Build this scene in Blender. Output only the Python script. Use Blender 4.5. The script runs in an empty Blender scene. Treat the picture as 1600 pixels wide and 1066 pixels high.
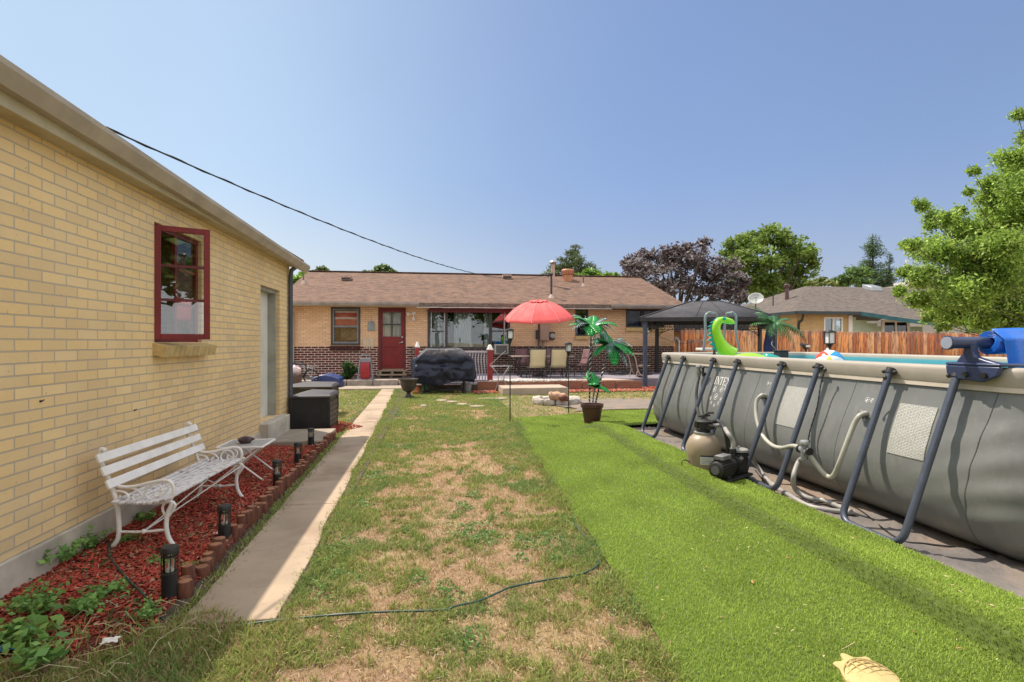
import bpy, math, random
import numpy as np
from mathutils import Vector, Matrix, noise
R = math.radians
random.seed(7); rng = np.random.default_rng(7)
SC = bpy.context.scene; COL = SC.collection

# ---------------------------------------------------------------- camera
HC = 1.5; F = 835.0; HZ = 535.0; TH = math.atan(118/835); cs, sn = math.cos(TH), math.sin(TH)
cam = bpy.data.cameras.new('camera'); camo = bpy.data.objects.new('camera', cam); COL.objects.link(camo)
camo.location = (0, 0, HC); camo.rotation_euler = (R(90), 0, -TH)
cam.sensor_width = 36; cam.lens = F/1600*36; cam.shift_y = 2/1600; cam.clip_start = .05; cam.clip_end = 2000
SC.camera = camo
# ---------------------------------------------------------------- light
SUN = Vector((-1.20, 1.25, 2.9)).normalized()
elev = math.asin(SUN.z); azim = math.atan2(SUN.x, SUN.y)
w = bpy.data.worlds.new('World'); SC.world = w; w.use_nodes = True
nt = w.node_tree; bg = nt.nodes['Background']
sky = nt.nodes.new('ShaderNodeTexSky'); sky.sky_type = 'NISHITA'; sky.sun_disc = False
sky.sun_elevation = elev; sky.sun_rotation = azim
sky.altitude = 1600; sky.air_density = 1.3; sky.dust_density = 1.6; sky.ozone_density = 2.0
# hazy air: the glare round the sun and at the horizon is held back, s/(1+k s), tint slightly violet
def _vm(op, a, b):
    n = nt.nodes.new('ShaderNodeVectorMath'); n.operation = op
    for i, v in enumerate((a, b)):
        if isinstance(v, tuple): n.inputs[i].default_value = v
        else: nt.links.new(v, n.inputs[i])
    return n.outputs[0]
_s = _vm('MULTIPLY', sky.outputs[0], (1.55, 1.46, 1.44)); _k = _vm('ADD', _vm('MULTIPLY', _s, (.43, .30, .175)), (1.0, 1.0, 1.0))
_sky = _vm('DIVIDE', _s, _k)
# the haze is brighter on the sun's side of the sky than away from it
_g = nt.nodes.new('ShaderNodeTexCoord'); _sx = nt.nodes.new('ShaderNodeSeparateXYZ'); nt.links.new(_g.outputs['Generated'], _sx.inputs[0])
_mr = nt.nodes.new('ShaderNodeMapRange'); _mr.interpolation_type = 'SMOOTHSTEP'; nt.links.new(_sx.outputs[0], _mr.inputs[0]); _mr.inputs[1].default_value = -.52; _mr.inputs[2].default_value = .42; _mr.inputs[3].default_value = 1; _mr.inputs[4].default_value = 0
_mx = nt.nodes.new('ShaderNodeMix'); _mx.data_type = 'RGBA'; nt.links.new(_mr.outputs[0], _mx.inputs[0]); _mx.inputs[6].default_value = (.51, .52, .535, 1); _mx.inputs[7].default_value = (.90, .83, .655, 1)
_cl = nt.nodes.new('ShaderNodeTexNoise'); nt.links.new(_g.outputs['Generated'], _cl.inputs['Vector']); _cl.inputs['Scale'].default_value = 2.2; _cl.inputs['Detail'].default_value = 5
_cm = nt.nodes.new('ShaderNodeMapRange'); nt.links.new(_cl.outputs[0], _cm.inputs[0]); _cm.inputs[1].default_value = .3; _cm.inputs[2].default_value = .8; _cm.inputs[3].default_value = .965; _cm.inputs[4].default_value = 1.05
_cv = nt.nodes.new('ShaderNodeVectorMath'); _cv.operation = 'SCALE'; _hm = nt.nodes.new('ShaderNodeMapRange'); _hm.interpolation_type = 'SMOOTHSTEP'; nt.links.new(_sx.outputs[2], _hm.inputs[0]); _hm.inputs[1].default_value = .30; _hm.inputs[2].default_value = .06
_hx = nt.nodes.new('ShaderNodeMix'); _hx.data_type = 'RGBA'; nt.links.new(_hm.outputs[0], _hx.inputs[0]); _hx.inputs[6].default_value = (1, 1, 1, 1); _hx.inputs[7].default_value = (1.28, 1.09, .93, 1)
nt.links.new(_vm('MULTIPLY', _vm('MULTIPLY', _sky, _hx.outputs[2]), _mx.outputs[2]), _cv.inputs[0]); nt.links.new(_cm.outputs[0], _cv.inputs[3])
# bright sky fill added out of view, overhead and behind, to lift the shade
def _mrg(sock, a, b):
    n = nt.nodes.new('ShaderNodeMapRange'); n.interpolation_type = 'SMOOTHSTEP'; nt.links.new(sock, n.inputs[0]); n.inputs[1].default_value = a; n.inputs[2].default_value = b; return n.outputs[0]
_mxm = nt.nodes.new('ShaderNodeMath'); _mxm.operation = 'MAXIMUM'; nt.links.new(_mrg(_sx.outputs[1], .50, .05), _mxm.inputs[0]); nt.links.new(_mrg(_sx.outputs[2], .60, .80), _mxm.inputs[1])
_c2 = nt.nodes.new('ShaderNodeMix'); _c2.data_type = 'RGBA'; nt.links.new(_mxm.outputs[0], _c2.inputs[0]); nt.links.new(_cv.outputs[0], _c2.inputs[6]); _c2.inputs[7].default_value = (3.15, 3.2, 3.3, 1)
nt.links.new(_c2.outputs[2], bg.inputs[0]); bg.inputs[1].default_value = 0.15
sl = bpy.data.lights.new('sun', 'SUN'); sl.energy = 2.35; sl.angle = R(.55); sl.color = (1, .88, .74)
so = bpy.data.objects.new('sun', sl); COL.objects.link(so)
so.rotation_euler = (-SUN).to_track_quat('-Z', 'Y').to_euler()
SC.view_settings.view_transform = 'Standard'; SC.view_settings.look = 'None'
SC.view_settings.exposure = 1.42; SC.view_settings.gamma = 1

# ---------------------------------------------------------------- places read off the ground plan
def ray(px, py):
    a = (px-800)/F; b = (HZ-py)/F
    return Vector((sn + cs*a, cs - sn*a, b))
O = Vector((0, 0, HC))
def D(px, py, zc): return O + ray(px, py)*zc
def G(px, py, z=0): d = ray(px, py); return O + d*((z-HC)/d.z)
def PY(px, py, Y): d = ray(px, py); return O + d*(Y/d.y)
def PX(px, py, X): d = ray(px, py); return O + d*(X/d.x)
def X_at(px, Y): return PY(px, 500, Y).x
def Z_at(py, px, Y): return PY(px, py, Y).z

# ---------------------------------------------------------------- materials
def nodes(name):
    m = bpy.data.materials.new(name); m.use_nodes = True
    t = m.node_tree; return m, t, t.nodes['Principled BSDF']
def lk(t, a, b): t.links.new(a, b)
def rgb(c): return (c[0], c[1], c[2], 1)
def mixc(t, fac, a, b, mode='MIX'):
    n = t.nodes.new('ShaderNodeMix'); n.data_type = 'RGBA'; n.blend_type = mode
    for i, v in ((0, fac), (6, a), (7, b)):
        if isinstance(v, (int, float)): n.inputs[i].default_value = v
        elif isinstance(v, (tuple, list)): n.inputs[i].default_value = rgb(v)
        else: lk(t, v, n.inputs[i])
    return n.outputs[2]
def math_(t, op, a, b=None, c=None):
    n = t.nodes.new('ShaderNodeMath'); n.operation = op
    for i, v in enumerate((a, b, c)):
        if v is None: continue
        if isinstance(v, (int, float)): n.inputs[i].default_value = v
        else: lk(t, v, n.inputs[i])
    return n.outputs[0]
def ramp(t, fac, lo, hi):
    n = t.nodes.new('ShaderNodeMapRange'); lk(t, fac, n.inputs[0]); n.inputs[1].default_value = lo; n.inputs[2].default_value = hi
    return n.outputs[0]
def coords(t, world=False):
    if world: return t.nodes.new('ShaderNodeNewGeometry').outputs['Position']
    return t.nodes.new('ShaderNodeTexCoord').outputs['Object']
def noi(t, vec, scale, detail=4, rough=.6, stretch=None):
    if stretch:
        mp = t.nodes.new('ShaderNodeMapping'); lk(t, vec, mp.inputs[0]); mp.inputs[3].default_value = stretch; vec = mp.outputs[0]
    n = t.nodes.new('ShaderNodeTexNoise'); lk(t, vec, n.inputs['Vector']); n.inputs['Scale'].default_value = scale
    n.inputs['Detail'].default_value = detail; n.inputs['Roughness'].default_value = rough
    return n.outputs[0]
def bump(t, b, h, strength=.3, dist=.01):
    n = t.nodes.new('ShaderNodeBump'); lk(t, h, n.inputs['Height']); n.inputs['Strength'].default_value = strength
    n.inputs['Distance'].default_value = dist; lk(t, n.outputs[0], b.inputs['Normal'])
_mc = {}
def M(name, c1, c2=None, scale=6, rough=.6, bmp=0, bscale=60, metal=0, stretch=None, world=False, bdist=.004, lohi=(.38, .62), c3=None, scale3=2):
    if name in _mc: return _mc[name]
    m, t, b = nodes(name); v = coords(t, world)
    c2 = c2 or tuple(x*.72 for x in c1)
    f = ramp(t, noi(t, v, scale, stretch=stretch), *lohi)
    col = mixc(t, f, c1, c2)
    if c3: col = mixc(t, ramp(t, noi(t, v, scale3, 3), .5, .68), col, c3)
    lk(t, col, b.inputs['Base Color'])
    b.inputs['Metallic'].default_value = metal
    rn = math_(t, 'MULTIPLY_ADD', f, .14, rough-.07); lk(t, rn, b.inputs['Roughness'])
    if bmp: bump(t, b, noi(t, v, bscale, 3, stretch=stretch), bmp, bdist)
    _mc[name] = m; return m
def brick_mat(name, ax, cA, cB, mortar, bw=.222, bh=.072, ms=.010, off=(0, 0), worn=.25):
    m, t, b = nodes(name); p = coords(t, True)
    sp = t.nodes.new('ShaderNodeSeparateXYZ'); lk(t, p, sp.inputs[0])
    cb = t.nodes.new('ShaderNodeCombineXYZ')
    u = {'x': 0, 'y': 1}[ax]
    lk(t, math_(t, 'ADD', sp.outputs[u], 40+off[0]), cb.inputs[0]); lk(t, math_(t, 'ADD', sp.outputs[2], 10+off[1]), cb.inputs[1])
    br = t.nodes.new('ShaderNodeTexBrick'); br.offset = .5
    # slight wobble so that the courses are not ruler straight
    wob = t.nodes.new('ShaderNodeVectorMath'); wob.operation = 'MULTIPLY_ADD'
    nn = t.nodes.new('ShaderNodeTexNoise'); lk(t, p, nn.inputs['Vector']); nn.inputs['Scale'].default_value = 9
    lk(t, nn.outputs['Color'], wob.inputs[0]); wob.inputs[1].default_value = (.005, .005, 0); lk(t, cb.outputs[0], wob.inputs[2])
    lk(t, wob.outputs[0], br.inputs['Vector'])
    br.inputs['Color1'].default_value = rgb(cA); br.inputs['Color2'].default_value = rgb(cB); br.inputs['Mortar'].default_value = rgb(mortar)
    br.inputs['Scale'].default_value = 1; br.inputs['Brick Width'].default_value = bw; br.inputs['Row Height'].default_value = bh
    br.inputs['Mortar Size'].default_value = ms*.5; br.inputs['Mortar Smooth'].default_value = .15; br.inputs['Bias'].default_value = 0
    # every brick gets a tone of its own
    su = t.nodes.new('ShaderNodeSeparateXYZ'); lk(t, wob.outputs[0], su.inputs[0])
    row = math_(t, 'FLOOR', math_(t, 'DIVIDE', su.outputs[1], bh)); even = math_(t, 'SUBTRACT', 1, math_(t, 'FLOORED_MODULO', row, 2))
    bc_ = math_(t, 'FLOOR', math_(t, 'DIVIDE', math_(t, 'MULTIPLY_ADD', even, bw*.5, su.outputs[0]), bw))
    cw = t.nodes.new('ShaderNodeCombineXYZ'); lk(t, bc_, cw.inputs[0]); lk(t, row, cw.inputs[1]); wn = t.nodes.new('ShaderNodeTexWhiteNoise'); wn.noise_dimensions = '2D'; lk(t, cw.outputs[0], wn.inputs['Vector'])
    brick = math_(t, 'SUBTRACT', 1, br.outputs['Fac'])
    f = noi(t, p, 1.1, 4); g = noi(t, p, 45, 4, .7)
    col = mixc(t, ramp(t, noi(t, p, .7, 4), .40, .62), br.outputs['Color'], mixc(t, 1.0, br.outputs['Color'], (.93, .90, .86), 'MULTIPLY'))
    col = mixc(t, math_(t, 'MULTIPLY', ramp(t, g, .35, .7), .22), col, tuple(x*.75 for x in cA))
    col = mixc(t, math_(t, 'MULTIPLY', brick, math_(t, 'MULTIPLY', ramp(t, wn.outputs['Value'], .72, .98), .26)), col, (cA[0]*.62, cA[1]*.60, cA[2]*.70))
    col = mixc(t, math_(t, 'MULTIPLY', brick, math_(t, 'MULTIPLY', ramp(t, wn.outputs['Value'], .22, .02), .28)), col, (min(1, cA[0]*1.08), cA[1]*1.12, cA[2]*1.35))
    dirt = math_(t, 'MULTIPLY', ramp(t, f, .5, .75), worn)
    col = mixc(t, dirt, col, tuple(.6*x for x in mortar))
    spots = math_(t, 'MULTIPLY', ramp(t, noi(t, p, 26, 2), .70, .76), .5)
    col = mixc(t, spots, col, (.16, .11, .07))
    lk(t, col, b.inputs['Base Color']); b.inputs['Roughness'].default_value = .85
    h = math_(t, 'SUBTRACT', math_(t, 'MULTIPLY', g, .35), math_(t, 'MULTIPLY', br.outputs['Fac'], 1.0))
    bump(t, b, h, .7, .008)
    return m
def shingle_mat(name, cA, cB, cC):
    m, t, b = nodes(name); p = coords(t, True)
    sp = t.nodes.new('ShaderNodeSeparateXYZ'); lk(t, p, sp.inputs[0])
    cb = t.nodes.new('ShaderNodeCombineXYZ')
    lk(t, math_(t, 'ADD', sp.outputs[0], 60), cb.inputs[0]); lk(t, math_(t, 'ADD', sp.outputs[1], 60), cb.inputs[1])
    br = t.nodes.new('ShaderNodeTexBrick'); lk(t, cb.outputs[0], br.inputs['Vector']); br.offset = .37; br.offset_frequency = 2
    br.inputs['Color1'].default_value = rgb(cA); br.inputs['Color2'].default_value = rgb(cB); br.inputs['Mortar'].default_value = rgb(tuple(x*.35 for x in cA))
    br.inputs['Scale'].default_value = 1; br.inputs['Brick Width'].default_value = .33; br.inputs['Row Height'].default_value = .145
    br.inputs['Mortar Size'].default_value = .012; br.inputs['Mortar Smooth'].default_value = .3
    n1 = noi(t, p, 3.2, 5, .7, stretch=(1, 2.2, 1)); n2 = noi(t, p, 40, 3, .8); n3 = noi(t, p, .5, 3)
    col = mixc(t, ramp(t, n1, .45, .56), br.outputs['Color'], cC)
    col = mixc(t, math_(t, 'MULTIPLY', ramp(t, n2, .35, .7), .35), col, tuple(x*.45 for x in cA))
    col = mixc(t, math_(t, 'MULTIPLY', ramp(t, n3, .45, .7), .3), col, tuple(x*.7 for x in cC))
    lk(t, col, b.inputs['Base Color']); b.inputs['Roughness'].default_value = .95
    bump(t, b, math_(t, 'SUBTRACT', math_(t, 'MULTIPLY', n2, .5), br.outputs['Fac']), .6, .012)
    return m
def attr_mat(name, rough=.7, transl=.3, spec=.3):
    m, t, b = nodes(name)
    a = t.nodes.new('ShaderNodeAttribute'); a.attribute_name = 'Col'
    lk(t, a.outputs['Color'], b.inputs['Base Color']); b.inputs['Roughness'].default_value = rough
    b.inputs['Specular IOR Level'].default_value = spec
    if transl:
        tr = t.nodes.new('ShaderNodeBsdfTranslucent'); lk(t, a.outputs['Color'], tr.inputs[0])
        mx = t.nodes.new('ShaderNodeMixShader'); mx.inputs[0].default_value = transl
        lk(t, b.outputs[0], mx.inputs[1]); lk(t, tr.outputs[0], mx.inputs[2])
        lk(t, mx.outputs[0], t.nodes['Material Output'].inputs[0])
    return m
def glass_mat(name, tint=(.85, .9, .9), refl=.18):
    m, t, b = nodes(name); t.nodes.remove(b)
    tr = t.nodes.new('ShaderNodeBsdfTransparent'); tr.inputs[0].default_value = rgb(tint)
    gl = t.nodes.new('ShaderNodeBsdfGlossy'); gl.inputs['Roughness'].default_value = .01
    nz = noi(t, coords(t, True), 1.4, 1); bp = t.nodes.new('ShaderNodeBump'); lk(t, nz, bp.inputs['Height'])
    bp.inputs['Strength'].default_value = .07; bp.inputs['Distance'].default_value = .02; lk(t, bp.outputs[0], gl.inputs['Normal'])
    fr = t.nodes.new('ShaderNodeFresnel'); fr.inputs[0].default_value = 1.5
    mx = t.nodes.new('ShaderNodeMixShader'); lk(t, math_(t, 'ADD', fr.outputs[0], refl), mx.inputs[0])
    lk(t, tr.outputs[0], mx.inputs[1]); lk(t, gl.outputs[0], mx.inputs[2]); lk(t, mx.outputs[0], t.nodes['Material Output'].inputs[0])
    return m

# ---------------------------------------------------------------- objects
def tag(o, label=None, cat=None, group=None, kind=None):
    if label: o['label'] = label
    if cat: o['category'] = cat
    if group: o['group'] = group
    if kind: o['kind'] = kind
    return o
def empty(name, loc, label=None, cat=None, group=None, rz=0):
    o = bpy.data.objects.new(name, None); COL.objects.link(o); o.location = loc; o.rotation_euler = (0, 0, rz)
    o.empty_display_size = .1
    return tag(o, label, cat, group)
def origin_of(p):
    v = Vector((0, 0, 0))
    while p is not None: v = v + p.location; p = p.parent
    return v
class MB:
    """collects shapes; build() links them as ONE mesh object"""
    def __init__(s): s.v = []; s.f = []
    def add(s, vs, fs, mat=None):
        b = len(s.v)
        s.v += [tuple(mat @ Vector(v)) if mat is not None else tuple(v) for v in vs]
        s.f += [tuple(b+i for i in f) for f in fs]; return s
    def box(s, x0, x1, y0, y1, z0, z1, mat=None):
        vs = [(x, y, z) for z in (z0, z1) for y in (y0, y1) for x in (x0, x1)]
        return s.add(vs, [(0, 2, 3, 1), (4, 5, 7, 6), (0, 1, 5, 4), (2, 6, 7, 3), (0, 4, 6, 2), (1, 3, 7, 5)], mat)
    def cbox(s, c, d, mat=None):
        return s.box(c[0]-d[0]/2, c[0]+d[0]/2, c[1]-d[1]/2, c[1]+d[1]/2, c[2]-d[2]/2, c[2]+d[2]/2, mat)
    def beam(s, p, q, w, h, up=(0, 0, 1)):
        p = Vector(p); q = Vector(q); d = q-p; L = d.length; d.normalize(); up = Vector(up)
        x = d.cross(up)
        if x.length < 1e-4: x = d.cross(Vector((0, 1, 0)))
        x.normalize(); y = x.cross(d)
        vs = []
        for t in (0, L):
            for a, b in ((-w/2, -h/2), (w/2, -h/2), (w/2, h/2), (-w/2, h/2)): vs.append(p+d*t+x*a+y*b)
        return s.add(vs, [(3, 2, 1, 0), (4, 5, 6, 7), (0, 1, 5, 4), (1, 2, 6, 5), (2, 3, 7, 6), (3, 0, 4, 7)])
    def tube(s, pts, r, n=8, closed=False, caps=True):
        pts = [Vector(p) for p in pts]; N = len(pts)
        rs = r if isinstance(r, (list, tuple)) else [r]*N
        b = len(s.v); prev = None
        for i, p in enumerate(pts):
            if closed: d = pts[(i+1) % N]-pts[i-1]
            else: d = pts[min(i+1, N-1)]-pts[max(i-1, 0)]
            if d.length < 1e-9: d = Vector((0, 0, 1))
            d.normalize()
            if prev is None:
                u = d.cross(Vector((0, 0, 1)))
                if u.length < 1e-3: u = d.cross(Vector((0, 1, 0)))
            else: u = prev - d*prev.dot(d)
            if u.length < 1e-6: u = d.orthogonal()
            u.normalize(); prev = u; w_ = d.cross(u)
            for k in range(n):
                a = 2*math.pi*k/n; s.v.append(tuple(p+u*(rs[i]*math.cos(a))+w_*(rs[i]*math.sin(a))))
        for i in range(N if closed else N-1):
            j = (i+1) % N
            for k in range(n):
                l = (k+1) % n; s.f.append((b+i*n+k, b+i*n+l, b+j*n+l, b+j*n+k))
        if caps and not closed:
            s.f.append(tuple(b+k for k in range(n))[::-1]); s.f.append(tuple(b+(N-1)*n+k for k in range(n)))
        return s
    def lathe(s, c, prof, n=20, mat=None, sx=1, sy=1):
        b = len(s.v); vs = []
        for r, z in prof:
            for k in range(n):
                a = 2*math.pi*k/n; vs.append((c[0]+sx*r*math.cos(a), c[1]+sy*r*math.sin(a), c[2]+z))
        fs = []
        for i in range(len(prof)-1):
            for k in range(n):
                l = (k+1) % n; fs.append((i*n+k, i*n+l, (i+1)*n+l, (i+1)*n+k))
        fs.append(tuple(range(n))[::-1]); fs.append(tuple((len(prof)-1)*n+k for k in range(n)))
        return s.add(vs, fs, mat)
    def prism(s, pts, off):
        """polygon of 3-D points extruded by the vector off"""
        n = len(pts); off = Vector(off); vs = [Vector(p) for p in pts]+[Vector(p)+off for p in pts]
        fs = [tuple(range(n))[::-1], tuple(range(n, 2*n))]+[(i, (i+1) % n, n+(i+1) % n, n+i) for i in range(n)]
        return s.add(vs, fs)
    def sphere(s, c, r, n=12, m=8, sc=(1, 1, 1), z0=-1, z1=1):
        prof = []
        for i in range(m+1):
            ph = math.asin(z0)+(math.asin(z1)-math.asin(z0))*i/m
            prof.append((max(1e-4, math.cos(ph))*r, math.sin(ph)*r*sc[2]))
        return s.lathe(c, prof, n, sx=sc[0], sy=sc[1])
    def grid(s, fn, nu, nv):
        b = len(s.v)
        for i in range(nu+1):
            for j in range(nv+1): s.v.append(tuple(fn(i/nu, j/nv)))
        for i in range(nu):
            for j in range(nv):
                a = b+i*(nv+1)+j; s.f.append((a, a+nv+1, a+nv+2, a+1))
        return s
    def build(s, name, mat, parent=None, bevel=0, seg=2, sharp=38, local=False, fix=True):
        me = bpy.data.meshes.new(name); off = Vector((0, 0, 0))
        if parent is not None and not local: off = origin_of(parent)
        vs = [(x-off.x, y-off.y, z-off.z) for x, y, z in s.v] if off.length else s.v
        me.from_pydata(vs, [], s.f)
        if fix:
            import bmesh
            bm = bmesh.new(); bm.from_mesh(me); bmesh.ops.recalc_face_normals(bm, faces=bm.faces); bm.to_mesh(me); bm.free()
        me.update()
        me.polygons.foreach_set('use_smooth', [True]*len(me.polygons)); me.set_sharp_from_angle(angle=R(sharp))
        if mat: me.materials.append(mat)
        o = bpy.data.objects.new(name, me); COL.objects.link(o)
        if parent is not None: o.parent = parent
        if bevel:
            b = o.modifiers.new('bevel', 'BEVEL'); b.width = bevel; b.segments = seg; b.limit_method = 'ANGLE'; b.angle_limit = R(40); b.harden_normals = False
        return o
def kids(o): return [c for c in COL.objects if c.parent == o]
def copy_tree(o, parent=None):
    c = o.copy(); COL.objects.link(c); c.parent = parent
    for ch in kids(o): copy_tree(ch, c)
    return c
def np_mesh(name, V, nper, quads, mat, colors=None, smooth=False):
    """V (n*nper,3); quads: list of index tuples within one element, all of one length"""
    n = len(V)//nper; q = np.array(quads); k = q.shape[1]
    idx = (np.arange(n)[:, None, None]*nper + q[None]).reshape(-1)
    me = bpy.data.meshes.new(name); nf = n*len(quads)
    me.vertices.add(len(V)); me.vertices.foreach_set('co', V.astype(np.float32).reshape(-1))
    me.loops.add(len(idx)); me.loops.foreach_set('vertex_index', idx.astype(np.int32))
    me.polygons.add(nf); me.polygons.foreach_set('loop_start', (np.arange(nf)*k).astype(np.int32)); me.polygons.foreach_set('loop_total', np.full(nf, k, np.int32))
    me.update(calc_edges=True); me.validate()
    if colors is not None:
        a = me.color_attributes.new('Col', 'FLOAT_COLOR', 'POINT')
        c = np.ones((len(V), 4), np.float32); c[:, :3] = np.repeat(colors, nper, 0); a.data.foreach_set('color', c.reshape(-1))
    if smooth: me.polygons.foreach_set('use_smooth', [True]*nf)
    me.materials.append(mat)
    o = bpy.data.objects.new(name, me); COL.objects.link(o); return o
def blades(name, P, h, wd, col, mat, lean=.5, parent=None, shift=None):
    n = len(P); a = rng.uniform(0, 2*np.pi, n); b = rng.uniform(0, 2*np.pi, n); ln = rng.uniform(.1, 1, n)*lean*h
    V = np.zeros((n, 5, 3)); dx = np.stack([np.cos(a), np.sin(a), 0*a], 1)*wd[:, None]/2; t = np.stack([np.cos(b), np.sin(b), 0*b], 1)
    V[:, 0] = P-dx; V[:, 1] = P+dx
    mid = P+t*(ln*.35)[:, None]; mid[:, 2] += h*.6
    V[:, 2] = mid+dx*.8; V[:, 3] = mid-dx*.8
    V[:, 4] = P+t*ln[:, None]; V[:, 4, 2] += h*rng.uniform(.75, 1, n)
    if shift is not None: V[:, 4, 0] += shift; V[:, 2:4, 0] += shift[:, None]*.5
    idx = np.array([[0, 1, 2, 3]])
    o = np_mesh_mixed(name, V.reshape(-1, 3), n, mat, col)
    return o
def np_mesh_mixed(name, V, n, mat, col):
    base = (np.arange(n)*5)[:, None]
    idx = (base+np.array([[0, 1, 2, 3, 3, 2, 4]])).reshape(-1)
    me = bpy.data.meshes.new(name); nf = 2*n
    me.vertices.add(len(V)); me.vertices.foreach_set('co', V.astype(np.float32).reshape(-1))
    me.loops.add(len(idx)); me.loops.foreach_set('vertex_index', idx.astype(np.int32))
    st = (np.arange(n)[:, None]*7+np.array([[0, 4]])).reshape(-1); tot = np.tile([4, 3], n)
    me.polygons.add(nf); me.polygons.foreach_set('loop_start', st.astype(np.int32)); me.polygons.foreach_set('loop_total', tot.astype(np.int32))
    me.update(calc_edges=True)
    a = me.color_attributes.new('Col', 'FLOAT_COLOR', 'POINT')
    c = np.ones((len(V), 4), np.float32); c[:, :3] = np.repeat(col, 5, 0); a.data.foreach_set('color', c.reshape(-1))
    me.materials.append(mat); o = bpy.data.objects.new(name, me); COL.objects.link(o); return o
def leaves(name, P, size, col, mat, parent=None, aspect=.45, droop=0., nrm=None):
    """folded kite leaves at P"""
    n = len(P); d = rng.normal(size=(n, 3)); d[:, 2] = d[:, 2]*.6-droop
    d /= np.linalg.norm(d, axis=1)[:, None]
    up = rng.normal(size=(n, 3))*.7+np.array([0, 0, 1.0]); sd = np.cross(d, up); sd /= np.linalg.norm(sd, axis=1)[:, None]+1e-9
    nn = np.cross(sd, d); s = np.asarray(size)[:, None] if np.ndim(size) else np.full((n, 1), size)
    V = np.zeros((n, 4, 3)); V[:, 0] = P-d*s*.5; V[:, 1] = P+sd*s*aspect*.5-nn*s*.08; V[:, 2] = P+d*s*.5-nn*s*.1; V[:, 3] = P-sd*s*aspect*.5-nn*s*.08
    if parent is not None: V -= np.array(origin_of(parent))
    o = np_mesh(name, V.reshape(-1, 3), 4, [(0, 1, 2), (0, 2, 3)], mat, col)
    if parent is not None: o.parent = parent
    return o
def fnoise(x, y, s, seed=0): return noise.noise(Vector((x*s+seed*13.1, y*s-seed*7.7, seed*3.3)))
def vnoise(X, Y, s, seed=0): return np.array([noise.noise(Vector((a*s+seed*13.1, b*s-seed*7.7, seed*3.3))) for a, b in zip(X, Y)])

# ---------------------------------------------------------------- material library
m_yb = brick_mat('yellow_brick', 'y', (.86, .62, .30), (.78, .58, .315), (.50, .42, .33), ms=.011)
m_ybx = brick_mat('yellow_brick_end', 'x', (.93, .58, .21), (.78, .53, .24), (.44, .34, .25), ms=.011)
m_tb = brick_mat('tan_brick', 'x', (.86, .555, .33), (.74, .47, .28), (.42, .30, .21), bw=.225, bh=.075, ms=.014)
m_rb = brick_mat('dark_red_brick', 'x', (.13, .022, .018), (.055, .014, .014), (.72, .57, .48), bw=.25, bh=.088, ms=.022, worn=.1)
m_sb = M('sill_brick', (.58, .42, .18), (.46, .33, .15), 14, .85, .5, 60)
m_rsb = M('red_sill_brick', (.10, .025, .02), (.06, .02, .02), 14, .85, .5, 60)
m_conc = M('foundation_concrete', (.56, .50, .41), (.42, .38, .32), 3.5, .9, .6, 25, c3=(.32, .28, .23), scale3=1.7, world=True)
m_path = M('path_concrete', (.385, .295, .21), (.32, .25, .18), 2.5, .9, .35, 70, c3=(.26, .185, .13), scale3=1.3, world=True)
_t = m_path.node_tree; _b = _t.nodes['Principled BSDF']; _src = _b.inputs['Base Color'].links[0].from_socket; _p = coords(_t, True)
_v = _t.nodes.new('ShaderNodeTexVoronoi'); _v.feature = 'DISTANCE_TO_EDGE'; _v.inputs['Scale'].default_value = .9; _w = _t.nodes.new('ShaderNodeVectorMath'); _w.operation = 'MULTIPLY_ADD'
_n = _t.nodes.new('ShaderNodeTexNoise'); _n.inputs['Scale'].default_value = 3; _n.inputs['Detail'].default_value = 6; lk(_t, _p, _n.inputs['Vector']); lk(_t, _n.outputs['Color'], _w.inputs[0]); _w.inputs[1].default_value = (.35, .35, 0); lk(_t, _p, _w.inputs[2]); lk(_t, _w.outputs[0], _v.inputs['Vector'])
_cr = math_(_t, 'MULTIPLY', ramp(_t, _v.outputs['Distance'], .006, .001), ramp(_t, noi(_t, _p, .6, 2), .46, .54)); _sp = math_(_t, 'MULTIPLY', ramp(_t, noi(_t, _p, 22, 3), .62, .70), .45)
lk(_t, mixc(_t, math_(_t, 'MULTIPLY', _cr, .75), mixc(_t, _sp, _src, (.20, .16, .12)), (.07, .055, .04)), _b.inputs['Base Color'])
m_slab = M('slab_concrete', (.34, .28, .22), (.27, .23, .18), 4, .9, .35, 60, world=True)
m_trim = M('cream_trim_paint', (.50, .44, .30), (.44, .385, .26), 5, .6, .15, 30)
m_gut = M('tan_gutter', (.44, .37, .28), (.36, .30, .23), 4, .5, .1, 30)
m_soff = M('soffit_paint', (.50, .43, .28), (.42, .35, .22), 4, .7, .2, 20)
m_oldw = M('weathered_fascia', (.22, .16, .12), (.06, .05, .05), 9, .85, .6, 40, stretch=(1, 6, 6))
m_wdoor = M('white_door_paint', (.68, .65, .58), (.58, .55, .49), 2, .55, .1, 20)
m_gjamb = M('grey_jamb_paint', (.36, .36, .31), (.28, .27, .23), 4, .7, .2, 30)
m_redp = M('red_paint', (.20, .010, .013), (.15, .008, .011), 3, .45, .15, 24)
m_dredp = M('dark_red_paint', (.13, .010, .014), (.08, .01, .012), 8, .55, .3, 40)
m_whtp = M('white_paint', (.84, .80, .76), (.74, .70, .66), 8, .5, .15, 40)
m_whtw = M('peeling_white_paint', (.76, .74, .74), (.62, .59, .58), 9, .65, .4, 50, stretch=(1, 5, 5), c3=(.35, .30, .28), scale3=14)
m_blk = M('black_plastic', (.012, .012, .013), (.02, .02, .02), 10, .5, .1, 80)
m_dmet = M('dark_metal', (.03, .032, .036), (.05, .05, .05), 14, .4, .1, 60, metal=.4)
m_steel = M('blue_grey_steel', (.085, .10, .135), (.065, .078, .105), 7, .34, .05, 30, metal=.35)
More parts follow.
